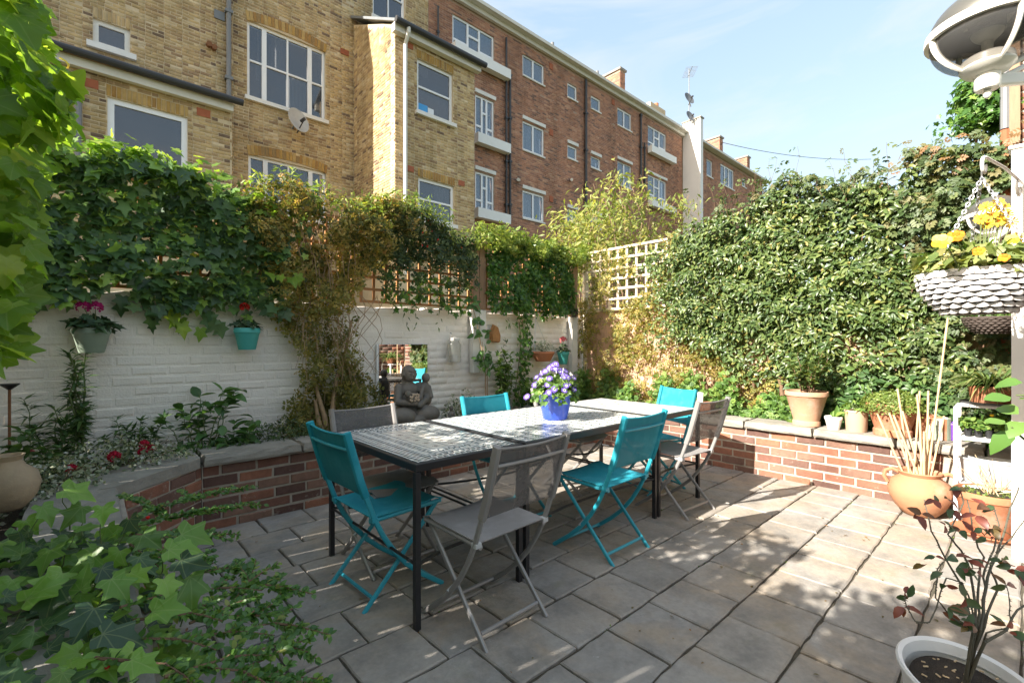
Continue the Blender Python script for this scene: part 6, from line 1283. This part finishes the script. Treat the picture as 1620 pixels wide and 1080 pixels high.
for i in range(60):
    a = R.uniform(0, 2 * PI); e = R.uniform(.0, 1) ** .6; rr_ = .17 * e * R.uniform(.7, 1.1); hh = .37 - .16 * e * e + R.uniform(-.03, .02)
    if i > 54: rr_ *= 1.35; hh -= .09
    p = Vector((bpl[0] + math.cos(a) * rr_, bpl[1] + math.sin(a) * rr_, bpl[2] + hh)); nn = Vector((math.cos(a) * e * .7 - .38, math.sin(a) * e * .7 - .42, .7)).normalized(); m = Matrix.Translation(p) @ nn.to_track_quat('Z', 'Y').to_matrix().to_4x4() @ Matrix.Rotation(R.uniform(0, 6), 4, 'Z') @ Matrix.Scale(R.uniform(.019, .027), 4)
    inst('flower_head', DA[i % 4], cn, m); 
    if i % 2 == 0: b = MB(); b.tube([(bpl[0] + math.cos(a) * rr_ * .4, bpl[1] + math.sin(a) * rr_ * .4, bpl[2] + .2), p - nn * .004], .0018, 4); b.build('stem', M['stem_green'], cn)
bud = MB()
for i in range(18):
    a = R.uniform(0, 2 * PI); rr_ = R.uniform(.05, .14); zz = bpl[2] + R.uniform(.30, .38) - rr_ * .3; c = Vector((bpl[0] + math.cos(a) * rr_, bpl[1] + math.sin(a) * rr_, zz)); bud.ell(c, (.004, .004, .011), 6, 4)
stuff(bud.build('buds', M['p_white'], cn, True))
# ---- pots on the right hand coping
CT = .522
def on_cop(px, py, X=None): p = onZ(px, py, CT); return (p.x, p.y, CT)
c = (4.93, 1.375, CT); pot('plant_pot', 'tall pale terracotta pot with a chalky foot on the right coping', c, .112, .175, .318, M['terra_pale'], .045, .014, .9, foot=.04)
upright('bushy green shrub growing in the tall pale terracotta pot', 'potted_shrub', (c[0], c[1], CT + .28), .42, .24, 420, 'star', (.04, .075), T_oval, 0, 31, 12, 'plant', 'bark')
c = (4.88, 1.15, CT); pot('plant_pot', 'tiny white pot with a strappy plant between two larger pots', c, .045, .068, .115, M['white_pot'], .03, .006, .9)
t = thing('strap_plant', 'strap leaved plant bending out of the tiny white pot', 'plant', (c[0], c[1], CT + .1)); P = arr([(c[0] + G.normal(0, .012), c[1] + G.normal(0, .012), CT + .1)] * 9); leaves('leaf', t, T_oval, M['fern'], P, rnd(9, .3) + (-.7, 0, .5), rnd(9, .55) + (-.1, -.15, .8), G.uniform(.07, .14, 9), 9)
c = (4.91, .99, CT); pot('plant_pot', 'straight sided tan pot right of the tiny white pot', c, .075, .088, .185, M['tan_pot'], .02, .004, .92)
tuft('sparse young plant in the straight sided tan pot', 'seedling', (c[0], c[1], CT + .17), .09, .13, 60, 'fern', (.05, .09), T_lance, .5, 14)
c = (4.90, .745, CT); pot('plant_pot', 'wide orange terracotta pot overflowing with tiny lime leaves', c, .128, .178, .27, M['terra'], .04, .012, .92, foot=.05)
t = thing('cushion_plant', 'mound of tiny lime leaves spilling over the wide orange pot', 'plant', (c[0], c[1], CT + .25)); n = 5200; th = G.uniform(0, 2 * PI, n); q = np.sqrt(G.uniform(0, 1, n)); rr_ = .215 * (1 + .06 * np.sin(5 * th)); P = np.stack([c[0] + np.cos(th) * q * rr_, c[1] + np.sin(th) * q * rr_, CT + .235 + .105 * np.sqrt(np.clip(1 - q * q, 0, 1)) * (1 + .2 * lump(np.cos(th) * q * 3, np.sin(th) * q * 3, 91)) - .05 * (q > .88) * G.uniform(0, 1, n) + G.normal(0, .006, n)], 1)
leaves('foliage', t, lambda: T_small(.42), M['soleil'], P, np.stack([np.cos(th) * q, np.sin(th) * q, .8 + 0 * q], 1) + rnd(n, .4), rnd(n, .7), G.uniform(.012, .022, n))
for lab, nm, px, py, r, h, mt_ in (('small striped red and green tin behind the canes', 'striped_tin', 1487, 690, .07, .17, 'stripe'), ('small purple pot at the end of the right coping', 'plant_pot', 1507, 690, .06, .135, 'purple_pot'), ('brown terracotta pot half hidden behind the wide orange one', 'plant_pot', 1458, 684, .085, .18, 'terra')):
    c = onX(px, py, 5.05); c = (5.05 if nm != 'striped_tin' else 5.0, c.y, CT - (.0 if nm == 'striped_tin' else 0))
    if mt_ == 'stripe':
        t = thing('striped_tin', lab, 'tin', c); b = MB(); b.lathe([(r * .97, 0), (r, .004), (r, h), (r * .94, h), (r * .94, h - .03)], 32, c); me_o = b.build('can', [M['terra'], M['sage_pot'], M['white_old']], t)
        for i, pl_ in enumerate(me_o.data.polygons): pl_.material_index = (i % 32) // 2 % 3
        b = MB(); b.lathe([(.001, h - .02), (r * .9, h - .025)], 24, c); b.build('soil', M['soil'], t)
    else: pot(nm, lab, c, r * .8, r, h, M[mt_], .025, .006, .9)
# small planter and white card behind the right head chair
c = onX(1105, 636, 5.0); pt_ = thing('plant_pot', 'low terracotta trough behind the turquoise head chair', 'plant pot', (c.x, c.y, CT)); b = MB(); b.box((5.0, c.y, CT + .06), (.16, .34, .12), bev=.012); b.build('trough', M['terra'], pt_); b = MB(); b.box((4.98, c.y - .03, CT + .17), (.006, .06, .11), M4=Matrix.Translation((4.98, c.y - .03, CT + .165)) @ Matrix.Rotation(.1, 4, 'Y')); b.build('plant_label', M['white'], pt_)
# ---- amphora with canes
ac = (4.555, .535, .018); am = thing('amphora', 'round orange clay amphora with two handles standing on the paving, full of canes', 'amphora', ac); b = MB()
b.lathe([(.085, 0), (.10, .008), (.145, .06), (.182, .135), (.188, .185), (.165, .245), (.125, .275), (.118, .29), (.132, .315), (.128, .322), (.108, .31), (.105, .285)], 40, ac); b.build('body', M['terra_amph'], am, 50)
for s in (-1, 1):
    b = MB(); dv = Vector((s * .28, -s * .96, 0)).normalized(); P = [Vector(ac) + dv * d_ + Vector((0, 0, z)) for d_, z in ((.122, .30), (.16, .318), (.198, .30), (.207, .26), (.185, .215))]; b.tube(P, .014, 8); b.build('handle', M['terra_amph'], am, True)
CL = ['tallest bamboo cane standing in the clay amphora']; cg = 'bamboo canes in the clay amphora'
for i in range(15):
    ang = R.uniform(0, 2 * PI); L = R.uniform(.48, .80); ln = Vector((R.gauss(.0, .04), R.gauss(.02, .11), 1)); base = Vector((ac[0] + .05 * math.cos(ang), ac[1] + .05 * math.sin(ang), .15)); 
    if i == 0: L = 1.32; ln = Vector((.05, -.09, 1)); base = Vector((ac[0], ac[1] - .03, .15))
    if i in (1, 2): L = .78; ln = Vector((.05, .03 - .04 * i, 1))
    if i in (3, 4, 5): ln = Vector((-.05, .20 + .06 * i * .5, 1)); L = .62
    ln.normalize(); b = MB(); k = 9; b.tube([base + ln * L * j / k for j in range(k + 1)], [.0062 if j % 2 else .0072 for j in range(k + 1)], 7); tag(b.build('bamboo_cane', M['cane']), CL[0] if i == 0 else 'one of two upright bamboo canes of middle height in the amphora' if i < 3 else 'short bamboo cane leaning left over the amphora rim' if i < 6 else 'short bamboo cane in the bunch at the middle of the amphora', 'cane', cg)
# ---- white ladder rack, its pots and tray
rk = thing('plant_rack', 'white metal plant rack with shelves at the right edge', 'rack', (4.58, .15, 0)); X0, X1, RY0, RY1 = 4.50, 4.74, -.03, .335; zt = onX(1510, 637, 4.5).z; z2 = onX(1518, 690, 4.5).z; z3 = .30
for x in (X0, X1):
    for y in (RY0, RY1):
        b = MB(); b.tube([(x, y, .02), (x, y, zt - .03)] + ([(x, y + (-.02 if y > .1 else .02), zt - .004)] if x == X0 else []), .0135, 8); b.build('upright', M['rack'], rk, True)
for z in (zt, z2, z3):
    b = MB(); b.box(((X0 + X1) / 2, (RY0 + RY1) / 2, z - .011), (X1 - X0 + .02, RY1 - RY0 - .03, .022), bev=.004); b.build('shelf', M['rack'], rk)
b = MB(); b.tube([(X0, RY0, .09), (X0, RY1, .09)], .009, 6); b.build('rail', M['rack'], rk)
c = (4.60, .165, zt + .001); b = MB(); b.lathe([(.001, 0), (.15, 0), (.165, .016), (.158, .016), (.145, .006), (.001, .006)], 30, c); tag(b.build('saucer', M['black_plastic'], None, 40), 'black plastic saucer on the top shelf of the white rack', 'saucer')
c2 = (c[0], c[1], c[2] + .008); pot('plant_pot', 'squat terracotta pot of long strappy leaves on the top shelf of the rack', c2, .105, .118, .115, M['terra'], .028, .006, .9)
def strappy(label, c, n, L, tmpl=T_blade, mat='grass_leaf', up=.9, nobj=60):
    t = thing('strap_leaved_plant', label, 'plant', c); th = G.uniform(0, 2 * PI, n); D = np.stack([np.cos(th), np.sin(th), up + G.normal(0, .5, n)], 1); leaves('blades', t, tmpl, M[mat], arr([c] * n) + np.stack([np.cos(th), np.sin(th), 0 * th], 1) * .035, np.stack([-np.cos(th) * .5, -np.sin(th) * .5, 1 + 0 * th], 1) + rnd(n, .2), D, G.uniform(L * .6, L, n), nobj, lname='blade'); return t
strappy('fountain of long arching strap leaves in the squat pot on the rack', (c2[0], c2[1], c2[2] + .10), 230, .34)
sd = thing('seed_tray', 'black plug tray of small green seedlings on the middle shelf of the rack', 'tray', (4.60, .17, z2)); 
for i in range(5):
    for j in range(3):
        b = MB(); b.lathe([(.016, .0), (.024, .055), (.022, .055), (.015, .01)], 10, (4.55 + j * .05, .07 + i * .052, z2 + .002)); b.build('cell', M['black_plastic'], sd)
n = 520; P = np.stack([4.60 + G.uniform(-.08, .08, n), .175 + G.uniform(-.14, .14, n), z2 + .06 + G.uniform(0, .065, n)], 1); t = thing('seedlings', 'small round leaved seedlings growing in the plug tray', 'plant', (4.6, .17, z2 + .05)); leaves('foliage', t, lambda: T_oval(.38, .05, .1), M['fern'], P, rnd(n, .45) + (-.4, 0, .9), rnd(n, .8), G.uniform(.022, .042, n))
MB().ell((4.53, .16, z2 + .16), (.011, .011, .009), 8, 6).build('yellow_flower', M['p_yellow'], t, True); b = MB(); b.tube([(4.55, .165, z2 + .06), (4.53, .16, z2 + .155)], .002, 5); b.build('stem', M['stem_green'], t)
gv = thing('zinc_trough', 'oval galvanised trough on the low shelf behind the big terracotta pot', 'trough', (4.64, .14, z3)); b = MB(); b.lathe([(.10, 0), (.11, .005), (.125, .16), (.132, .165), (.127, .175), (.12, .165), (.105, .02)], 32, (4.64, .15, z3 + .001), sy=1.42, sx=.72); b.build('tub', M['galv'], gv, 40)
c = (4.40, .165, .034); b = MB(); b.lathe([(.001, 0), (.165, 0), (.195, .026), (.19, .03), (.165, .012), (.001, .012)], 36, (c[0], c[1], .019)); tag(b.build('saucer', M['terra'], None, 40), 'terracotta saucer on the paving under the big pot', 'saucer')
pot('plant_pot', 'big orange terracotta pot standing in its saucer before the white rack', c, .118, .178, .275, M['terra'], .05, .012, .93)
t = thing('bare_shrub', 'bare twiggy pruned shrub in the big terracotta pot by the rack', 'shrub', (c[0], c[1], c[2] + .25)); stems(t, M['cane'], [wander((c[0] + R.gauss(0, .02), c[1] + R.gauss(0, .02), c[2] + .25), (c[0] + R.gauss(0, .09), c[1] + R.gauss(0, .11), c[2] + R.uniform(.34, .5)), 5, .012) for i in range(22)], .0035, 'twig')
n = 420; th = G.uniform(0, 2 * PI, n); q = G.uniform(.2, 1, n); leaves('moss', t, lambda: T_small(.4), M['soleil'], np.stack([c[0] + np.cos(th) * q * .15, c[1] + np.sin(th) * q * .15, c[2] + .262 + 0 * q], 1), rnd(n, .4) + (0, 0, 1), rnd(n, .7), G.uniform(.012, .025, n))
# ---- hanging baskets
def basket(name, label, c, r, h, mat, rows, dark=None, k=20):
    t = thing(name, label, 'hanging basket', c); prof = lambda f: r * (.50 + .50 * math.sin(min(1, f) * PI / 2) ** .85)
    b = MB(); b.lathe([(r * .47, -h)] + [(prof(f) - .014, -h + h * f) for f in np.linspace(.02, .98, 12)], 30, c); b.build('liner', M['wicker_dark'], t)
    for i in range(rows):
        f = (i + .5) / rows; z = -h + h * f; rad = prof(f); hh = h / rows
        for j in range(k):
            a0 = 2 * PI * (j + (i % 2) * .5) / k; n = 6; P = []; W = []
            for q in range(n + 1):
                a = a0 + 2 * PI / k * 1.3 * (q / n - .5); bulge = .013 * math.cos((q / n - .5) * PI) - .004; P.append(Vector((c[0] + (rad + bulge) * math.cos(a), c[1] + (rad + bulge) * math.sin(a), c[2] + z + R.uniform(-.0008, .0008)))); W.append(hh * (.05 + .50 * math.cos((q / n - .5) * PI) ** .8))
            b = MB(); b.tube(P, W, 6, flat=.42); b.build('strand', M[mat], t, True)
    b = MB(); m = 40
    for s in (0, 1): b.tube([Vector((c[0] + (r + .004) * math.cos(2 * PI * j / m), c[1] + (r + .004) * math.sin(2 * PI * j / m), c[2] + .006 * math.sin(j * 2.4 + s * PI))) for j in range(m + 1)], .0085, 6)
    b.build('rim', M[mat], t, True); b = MB(); b.lathe([(.001, -.012), (r * .9, -.02)], 28, c); b.build('soil', M['soil'], t); return t
def chain(label, a, b_, group, lk=.024, r=.0028):
    t = thing('chain', label, 'chain', tuple(a), group); a, b_ = Vector(a), Vector(b_); d = b_ - a; L = d.length; d.normalize(); n = int(L / (lk * .78)); q = d.to_track_quat('Y', 'Z').to_matrix().to_4x4(); bm = MB(); bm.tube([(lk * .30 * math.cos(2 * PI * i / 12), lk * .5 * math.sin(2 * PI * i / 12), 0) for i in range(13)], r, 6, cap=False); me_ = bm.mesh('link', M['chain'], (0, 0, 0), True)
    for i in range(n): inst('link', me_, t, Matrix.Translation(a + d * (i + .5) * L / n) @ q @ Matrix.Rotation(PI / 4 + i * PI / 2, 4, 'Y'))
BC = onD(1562, 432, 2.3); HK = onD(1553, 272, 2.3); br = .228; BC = Vector((HK.x + .02, HK.y + .015, BC.z))
basket('hanging_basket', 'large whitewashed wicker basket full of yellow and orange flowers, hung from the white post', tuple(BC), br, .20, 'wicker_white', 8)
for i, a in enumerate((2.42, 4.3, .25)):
    chain(('chain on the far side of the white wicker basket', 'front chain hanging over the white wicker basket', 'right chain of the white wicker basket')[i], HK - Vector((0, 0, .03)), BC + Vector((br * math.cos(a), br * math.sin(a), 0)), 'basket chains')
bk_ = thing('scroll_bracket', 'white scrolled iron bracket reaching from the post to the basket', 'bracket', (4.05, POSTY, 2.18)); pz = HK.z + .05; A = Vector((4.03, POSTY - .05, pz + .03)); Bp = Vector((HK.x, HK.y, HK.z)); d = (Bp - A); d.z = 0; L = d.length; d.normalize()
P = [A, A + d * L * .5 + Vector((0, 0, .018)), A + d * L * .92 + Vector((0, 0, .005))]
for i in range(1, 15): a = i / 14 * 1.65 * PI; rr_ = .045 - .0016 * i; P.append(A + d * (L * .95 + rr_ * math.sin(a) * .9) + Vector((0, 0, -.045 + rr_ * math.cos(a))))
b = MB(); b.tube(P, .0075, 8); b.build('scroll', M['white'], bk_, True); P = []
for i in range(15): a = PI * .1 + i / 14 * 1.6 * PI; rr_ = .05 - .0015 * i; P.append(A + d * (.11 + rr_ * math.sin(a)) + Vector((0, 0, -.045 + rr_ * math.cos(a))))
b = MB(); b.tube(P, .007, 8); b.build('curl', M['white'], bk_, True)
b = MB(); b.tube([HK + Vector((0, 0, .0)), HK + Vector((.008, 0, -.02)), HK - Vector((0, 0, .035))], .004, 6); b.build('hook', M['chain'], bk_)
bf = thing('basket_plants', 'cream edged ivy and strap leaves filling the white wicker basket', 'plant', tuple(BC)); n = 420; th = G.uniform(0, 2 * PI, n); q = G.uniform(0, 1, n) ** .5
leaves('foliage', bf, T_ivy, M['basket_ivy'], np.stack([BC.x + np.cos(th) * q * br * 1.0, BC.y + np.sin(th) * q * br * 1.0, BC.z + G.uniform(0, .10, n) + .03 * (1 - q)], 1), np.stack([np.cos(th) * .6, np.sin(th) * .6, .7 + 0 * q], 1) + rnd(n, .4), np.stack([np.cos(th), np.sin(th), .15 + 0 * q], 1) + rnd(n, .5), G.uniform(.04, .08, n), 140)
n = 90; th = G.uniform(0, 2 * PI, n); leaves('blades', bf, T_blade, M['fern'], np.stack([BC.x + np.cos(th) * .1, BC.y + np.sin(th) * .1, BC.z + .02 + 0 * th], 1), np.stack([-np.cos(th), -np.sin(th), .8 + 0 * th], 1), np.stack([np.cos(th) * .3, np.sin(th) * .3, 1.2 + 0 * th], 1) + rnd(n, .2), G.uniform(.14, .28, n), 60, lname='blade')
def pansy(name, mats):
    b = MB()
    for i, (a, s, mi) in enumerate(((.5, 1, 0), (2.64, 1, 0), (3.9, .9, 1), (5.52, .9, 1), (1.57, .85, 0))):
        ce = Vector((math.cos(a) * .48 * s, math.sin(a) * .48 * s, .05 * i)); k = 9; b.add([ce + Vector((0, 0, .08))] + [ce + Vector((math.cos(t) * .52 * s, math.sin(t) * .52 * s, -.02 + .05 * math.sin(3 * t))) for t in [2 * PI * j / k for j in range(k)]], [(0, j + 1, (j + 1) % k + 1) for j in range(k)], mi, .1 + .18 * i)
    b.ell((0, 0, .16), (.13, .13, .06), 8, 4, 2); return b.mesh(name, mats)
PN = [pansy('pansy_flower', [M['p_pale'], M['p_yellow'], M['p_orange']]), pansy('pansy_flower', [M['p_orange'], M['p_orange'], M['p_yellow']])]; YD = daisy('yellow_flower', 'p_yellow', 'p_yellow', 'p_orange', 9)
def bfl(label, px, py, d, me_, s, grp=None):
    p = onD(px, py, d); t = thing('flower', label, 'flower', tuple(p), grp); v = (Vector((0, 0, CH)) - p).normalized() + Vector((-.3, .2, .35)); inst('flower_head', me_, t, Matrix.Translation(p) @ v.normalized().to_track_quat('Z', 'Y').to_matrix().to_4x4() @ Matrix.Rotation(R.uniform(-.5, .5), 4, 'Z') @ Matrix.Scale(s, 4)); b = MB(); e = Vector((BC.x + (p.x - BC.x) * .5, BC.y + (p.y - BC.y) * .5, BC.z)); b.tube([e, e.lerp(p, .6) + Vector((0, 0, .02)), p - v.normalized() * .008], .0025, 5); b.build('stem', M['stem_green'], t)
for lab, px, py, d, k, s in (('pale yellow pansy at the left of the wicker basket', 1489, 382, 2.12, 0, .040), ('orange pansy just behind the pale yellow one in the basket', 1512, 374, 2.2, 1, .034), ('yellow and orange pansy at the right edge of the basket', 1606, 378, 2.2, 0, .036), ('deep orange pansy at the right edge of the basket', 1617, 392, 2.15, 1, .034), ('small orange flower low among the basket leaves', 1548, 398, 2.1, 1, .024), ('orange flower below the front chain of the basket', 1588, 408, 2.08, 1, .022)): bfl(lab, px, py, d, PN[k], s)
for i, (px, py) in enumerate(((1560, 328), (1578, 322), (1552, 346), (1570, 338), (1592, 340), (1580, 350), (1600, 352), (1562, 354), (1587, 330))): bfl('bright yellow daisy like bloom at the top of the wicker basket', px, py, 2.3, YD, .03, 'yellow blooms over the basket')
B2 = onD(1570, 512, 3.45); basket('hanging_basket', 'small dark wicker basket hanging behind the large white one', (B2.x, B2.y, B2.z + .04), .155, .115, 'wicker_dark', 7, None, 22); n = 60; t = thing('basket_plants', 'few small green leaves in the dark wicker basket', 'plant', tuple(B2)); th = G.uniform(0, 2 * PI, n); leaves('foliage', t, T_ivy, M['fern'], np.stack([B2.x + np.cos(th) * .12 * G.uniform(0, 1, n), B2.y + np.sin(th) * .12 * G.uniform(0, 1, n), B2.z + .045 + G.uniform(0, .04, n)], 1), rnd(n, .5) + (-.4, 0, .8), rnd(n, .8), G.uniform(.03, .05, n))
for i, a in enumerate((.6, 2.7, 4.8)): chain('thin chain of the dark wicker basket', (B2.x, B2.y, B2.z + .55), (B2.x + .15 * math.cos(a), B2.y + .15 * math.sin(a), B2.z + .04), 'dark basket chains', .02, .0018)
b = MB(); b.tube([(B2.x, B2.y, B2.z + .55), (B2.x + .02, B2.y, B2.z + .6), (4.13, POSTY - .06, B2.z + .62)], .006, 6); tag(b.build('iron_hook', M['white']), 'plain white iron arm carrying the dark wicker basket', 'bracket')
# ---- globe lamps
def globe_lamp(label, c, r, to, grp='globe lamps'):
    t = thing('globe_lamp', label, 'lamp', tuple(c), grp); c = Vector(c)
    b = MB(); b.lathe([(r * math.sin(a) * 1.01, r * .86 * math.cos(a)) for a in np.linspace(.001, PI / 2, 14)][::-1] + [], 40, c); b.build('cap', M['lamp_cap'], t, 60)
    b = MB(); b.lathe([(r * 1.0, -.012), (r * 1.07, -.012), (r * 1.075, 0), (r * 1.06, .012), (r * 1.0, .014)], 44, c); b.build('rim', M['lamp_white'], t, 40)
    b = MB(); b.ell(c + Vector((0, 0, r * .89)), (.016, .016, .022), 12, 8); b.build('finial', M['lamp_white'], t, True)
    b = MB(); b.lathe([(r * .985 * math.sin(a), r * .82 * math.cos(a)) for a in np.linspace(PI / 2, PI * .86, 12)], 40, c + Vector((0, 0, -.012))); b.build('glass_bowl', M['smoked'], t, True)
    for k in range(4):
        a0 = k * PI / 2 + .55; b = MB(); P = [c + Vector((r * 1.0 * math.sin(a) * math.cos(a0), r * 1.0 * math.sin(a) * math.sin(a0), r * .83 * math.cos(a) - .012)) for a in np.linspace(PI / 2, PI * .86, 10)]; b.tube(P, [.011 - .0003 * i for i in range(10)], 8, flat=.6); b.build('rib', M['lamp_white'], t, True)
    z = -r * .72; b = MB(); b.lathe([(.001, z + .014), (r * .36, z + .014), (r * .44, z + .006), (r * .46, z - .012), (r * .47, z - .02), (r * .38, z - .034), (r * .22, z - .042), (r * .22, z - .078), (r * .19, z - .085), (.001, z - .085)], 32, c); b.build('cup', M['lamp_white'], t, 40)
    b = MB(); b.ell(c + Vector((0, 0, z - .096)), (.010, .010, .015), 12, 8); b.build('finial', M['lamp_white'], t, True)
    b = MB(); b.ell(c + Vector((0, 0, r * .02)), (r * .30, r * .30, r * .33), 20, 12); b.lathe([(r * .10, z + .012), (r * .10, -r * .22)], 14, c); b.build('bulb', M['bulb'], t, True)
    a = c + Vector((0, 0, z - .06)); to = Vector(to); d = to - a; b = MB(); b.bar(a + d * (.03 / d.length), to, .022, .034, bev=.004); b.build('arm', M['lamp_white'], t)
    b = MB(); P = [a + d * f + Vector((0, 0, h * d.length)) for f, h in ((.12, .02), (.35, .10), (.6, .28), (.85, .52), (1.0, .72))]; b.tube(P, .008, 8); b.build('brace', M['lamp_white'], t, True)
    b = MB(); b.box(to + Vector((0, 0, .12)), (.03, .07, .36), bev=.006); b.build('wall_plate', M['lamp_white'], t)
L1 = onD(1562, 46, 1.38); globe_lamp('large globe lamp with pewter cap and white ribs close up at the top right', L1, .132, (2.33, -.17, L1.z - .09))
L2 = onD(1574, 340, 3.08); globe_lamp('globe lamp half hidden behind the white post and the yellow flowers', L2, .142, (4.12, POSTY - .08, L2.z - .09))
# ---- rose in the white oval planter, near right
pc = (1.905, .115, .018); wp_ = thing('oval_planter', 'white fluted oval planter of soil with a thorny rose in the near right corner', 'plant pot', pc); b = MB(); n = 72; prof = [(.115, 0), (.12, .005), (.150, .262), (.158, .266), (.160, .28), (.155, .286), (.144, .28), (.138, .25)]; vs = []
RZ = .45; SXX = 1.32
for r_, z in prof:
    for j in range(n):
        a = 2 * PI * j / n; q = r_ * (1 + (.008 if j % 2 and z < .26 else 0)); x = q * SXX * math.cos(a); y = q * math.sin(a); vs.append((pc[0] + x * math.cos(RZ) - y * math.sin(RZ), pc[1] + x * math.sin(RZ) + y * math.cos(RZ), pc[2] + z))
b.add(vs, [(i * n + j, i * n + (j + 1) % n, (i + 1) * n + (j + 1) % n, (i + 1) * n + j) for i in range(len(prof) - 1) for j in range(n)] + [tuple(range(n))[::-1]]); b.build('pot', M['white_pot'], wp_, 30)
b = MB(); b.lathe([(.001, .245), (.07, .25), (.13, .24)], 40, pc, sx=SXX, rz=RZ, wob=.02); b.build('soil', M['soil'], wp_)
b = MB(); b.lathe([(.03, .24), (.032, .285), (.028, .287), (.026, .245)], 18, (pc[0] - .03, pc[1] - .05, pc[2])); b.build('water_tube', M['white_pot'], wp_, True)
ch = MB(); rr3 = random.Random(6)
for i in range(70): a = rr3.uniform(0, 6.28); q = rr3.uniform(0, .12); ch.box(None, (rr3.uniform(.006, .016), .004, .003), M4=Matrix.Translation((pc[0] + q * SXX * math.cos(a) * .95, pc[1] + q * math.sin(a), pc[2] + .252)) @ Matrix.Rotation(rr3.uniform(0, 3), 4, 'Z') @ Matrix.Rotation(rr3.uniform(-.5, .5), 4, 'X'))
stuff(ch.build('bark_chips', M['cane'], wp_))
rz = thing('rose_bush', 'thorny rose bush with bronze young leaves in the white oval planter', 'rose', (pc[0], pc[1], pc[2] + .25)); base = Vector((pc[0] + .01, pc[1] + .01, pc[2] + .245)); RS = []
for tip in ([(1540, 1000), (1525, 930), (1495, 880), (1475, 840), (1462, 790)], [(1545, 990), (1535, 900), (1520, 870), (1500, 845), (1525, 795), (1522, 770)], [(1550, 990), (1548, 930), (1553, 880), (1540, 840), (1530, 790)], [(1553, 990), (1560, 930), (1575, 880), (1590, 840), (1600, 800), (1612, 770)], [(1556, 990), (1580, 930), (1565, 890), (1600, 850), (1625, 815)], [(1545, 995), (1535, 950), (1520, 920), (1500, 915), (1470, 1004 - 20), (1450, 985), (1434, 960), (1432, 942)], [(1550, 995), (1558, 940), (1556, 900), (1572, 870), (1580, 830), (1572, 800)], [(1560, 1000), (1600, 990), (1598, 960), (1592, 925)], [(1560, 1015), (1590, 995), (1612, 965), (1640, 940)], [(1540, 1000), (1505, 975), (1480, 945), (1484, 900), (1492, 888)]):
    P = [base] + [onD(x, y, 1.34 + .0009 * (1000 - y) + .0005 * (x - 1540)) for x, y in tip]; Q = []
    for a, b_ in zip(P, P[1:]):
        for j in range(3): Q.append(a.lerp(b_, j / 3) + Vector((R.gauss(0, .0018), R.gauss(0, .0018), 0)))
    RS.append(Q + [P[-1]])
stems(rz, M['stem_rose'], RS, [.004, .004, .0042, .0048, .004, .0028, .004, .0028, .005, .003], 'cane', 7)
th_ = MB()
for Q in RS:
    for a, b_ in zip(Q, Q[1:]):
        for j in range(2): q = a.lerp(b_, R.random()); dv = Vector((R.uniform(-1, 1), R.uniform(-1, 1), R.uniform(-.2, .2))).normalized(); th_.tube([q, q + dv * .008], [.0018, .0003], 4)
stuff(th_.build('thorns', M['stem_rose'], rz))
P, U = [], []
def rleaf(px, py, d=1.34): 
    q = onD(px, py, d)
    for k in range(3 if R.random() < .6 else 2): a = R.uniform(0, 2 * PI); P.append(tuple(q)); U.append((math.cos(a), math.sin(a), R.uniform(-.3, .3)))
for x, y in ((1458, 812), (1450, 815), (1478, 790), (1500, 790), (1495, 830), (1508, 835), (1520, 838), (1540, 840), (1560, 850), (1567, 848), (1532, 900), (1530, 885), (1545, 905), (1515, 895), (1555, 893), (1490, 905), (1462, 895), (1432, 938), (1430, 960), (1436, 945), (1500, 960), (1496, 925), (1530, 990), (1520, 980), (1538, 985), (1600, 895), (1606, 900), (1612, 905), (1585, 888), (1592, 990), (1598, 998), (1592, 925), (1570, 835), (1585, 840), (1480, 880), (1530, 960), (1527, 945), (1572, 800), (1520, 772), (1560, 800), (1545, 815), (1512, 880), (1566, 893), (1505, 805)): rleaf(x, y)
n = len(P); leaves('foliage', rz, lambda: T_oval(.3, .05, .12), M['rose_leaf'], arr(P), rnd(n, .5) + (-.4, -.4, .8), arr(U), G.uniform(.024, .042, n), n)
# near green rose shoot reaching in from the right edge
nr = thing('rose_shoot', 'fresh green rose shoot reaching in from the right edge before the rack', 'rose', (2.0, -.1, .02)); P = [onD(1690, 1000, 1.5), onD(1665, 850, 1.42), onD(1650, 720, 1.36), onD(1640, 660, 1.33), onD(1650, 600, 1.33)]; P[0].z = .02; stems(nr, M['stem_green'], [P, [P[2], onD(1615, 690, 1.3), onD(1600, 675, 1.3)], [P[3], onD(1625, 625, 1.3), onD(1608, 625, 1.3)]], .005); pts_ = [onD(*q) for q in ((1605, 682, 1.3), (1612, 655, 1.3), (1590, 665, 1.3), (1600, 628, 1.3), (1618, 605, 1.3), (1620, 668, 1.3), (1612, 632, 1.3))]
leaves('foliage', nr, lambda: T_oval(.33, .05, .14), M['rose_green'], arr([tuple(q) for q in pts_]), rnd(7, .2) + (-.5, -.1, .85), arr([(-.5, .6, -.25), (.1, .4, .3), (-.8, .8, 0), (-.5, .6, 0), (-.2, .4, .3), (-.6, .4, -.5), (.2, -.3, .1)]), [.078, .06, .05, .06, .055, .065, .05], 7)
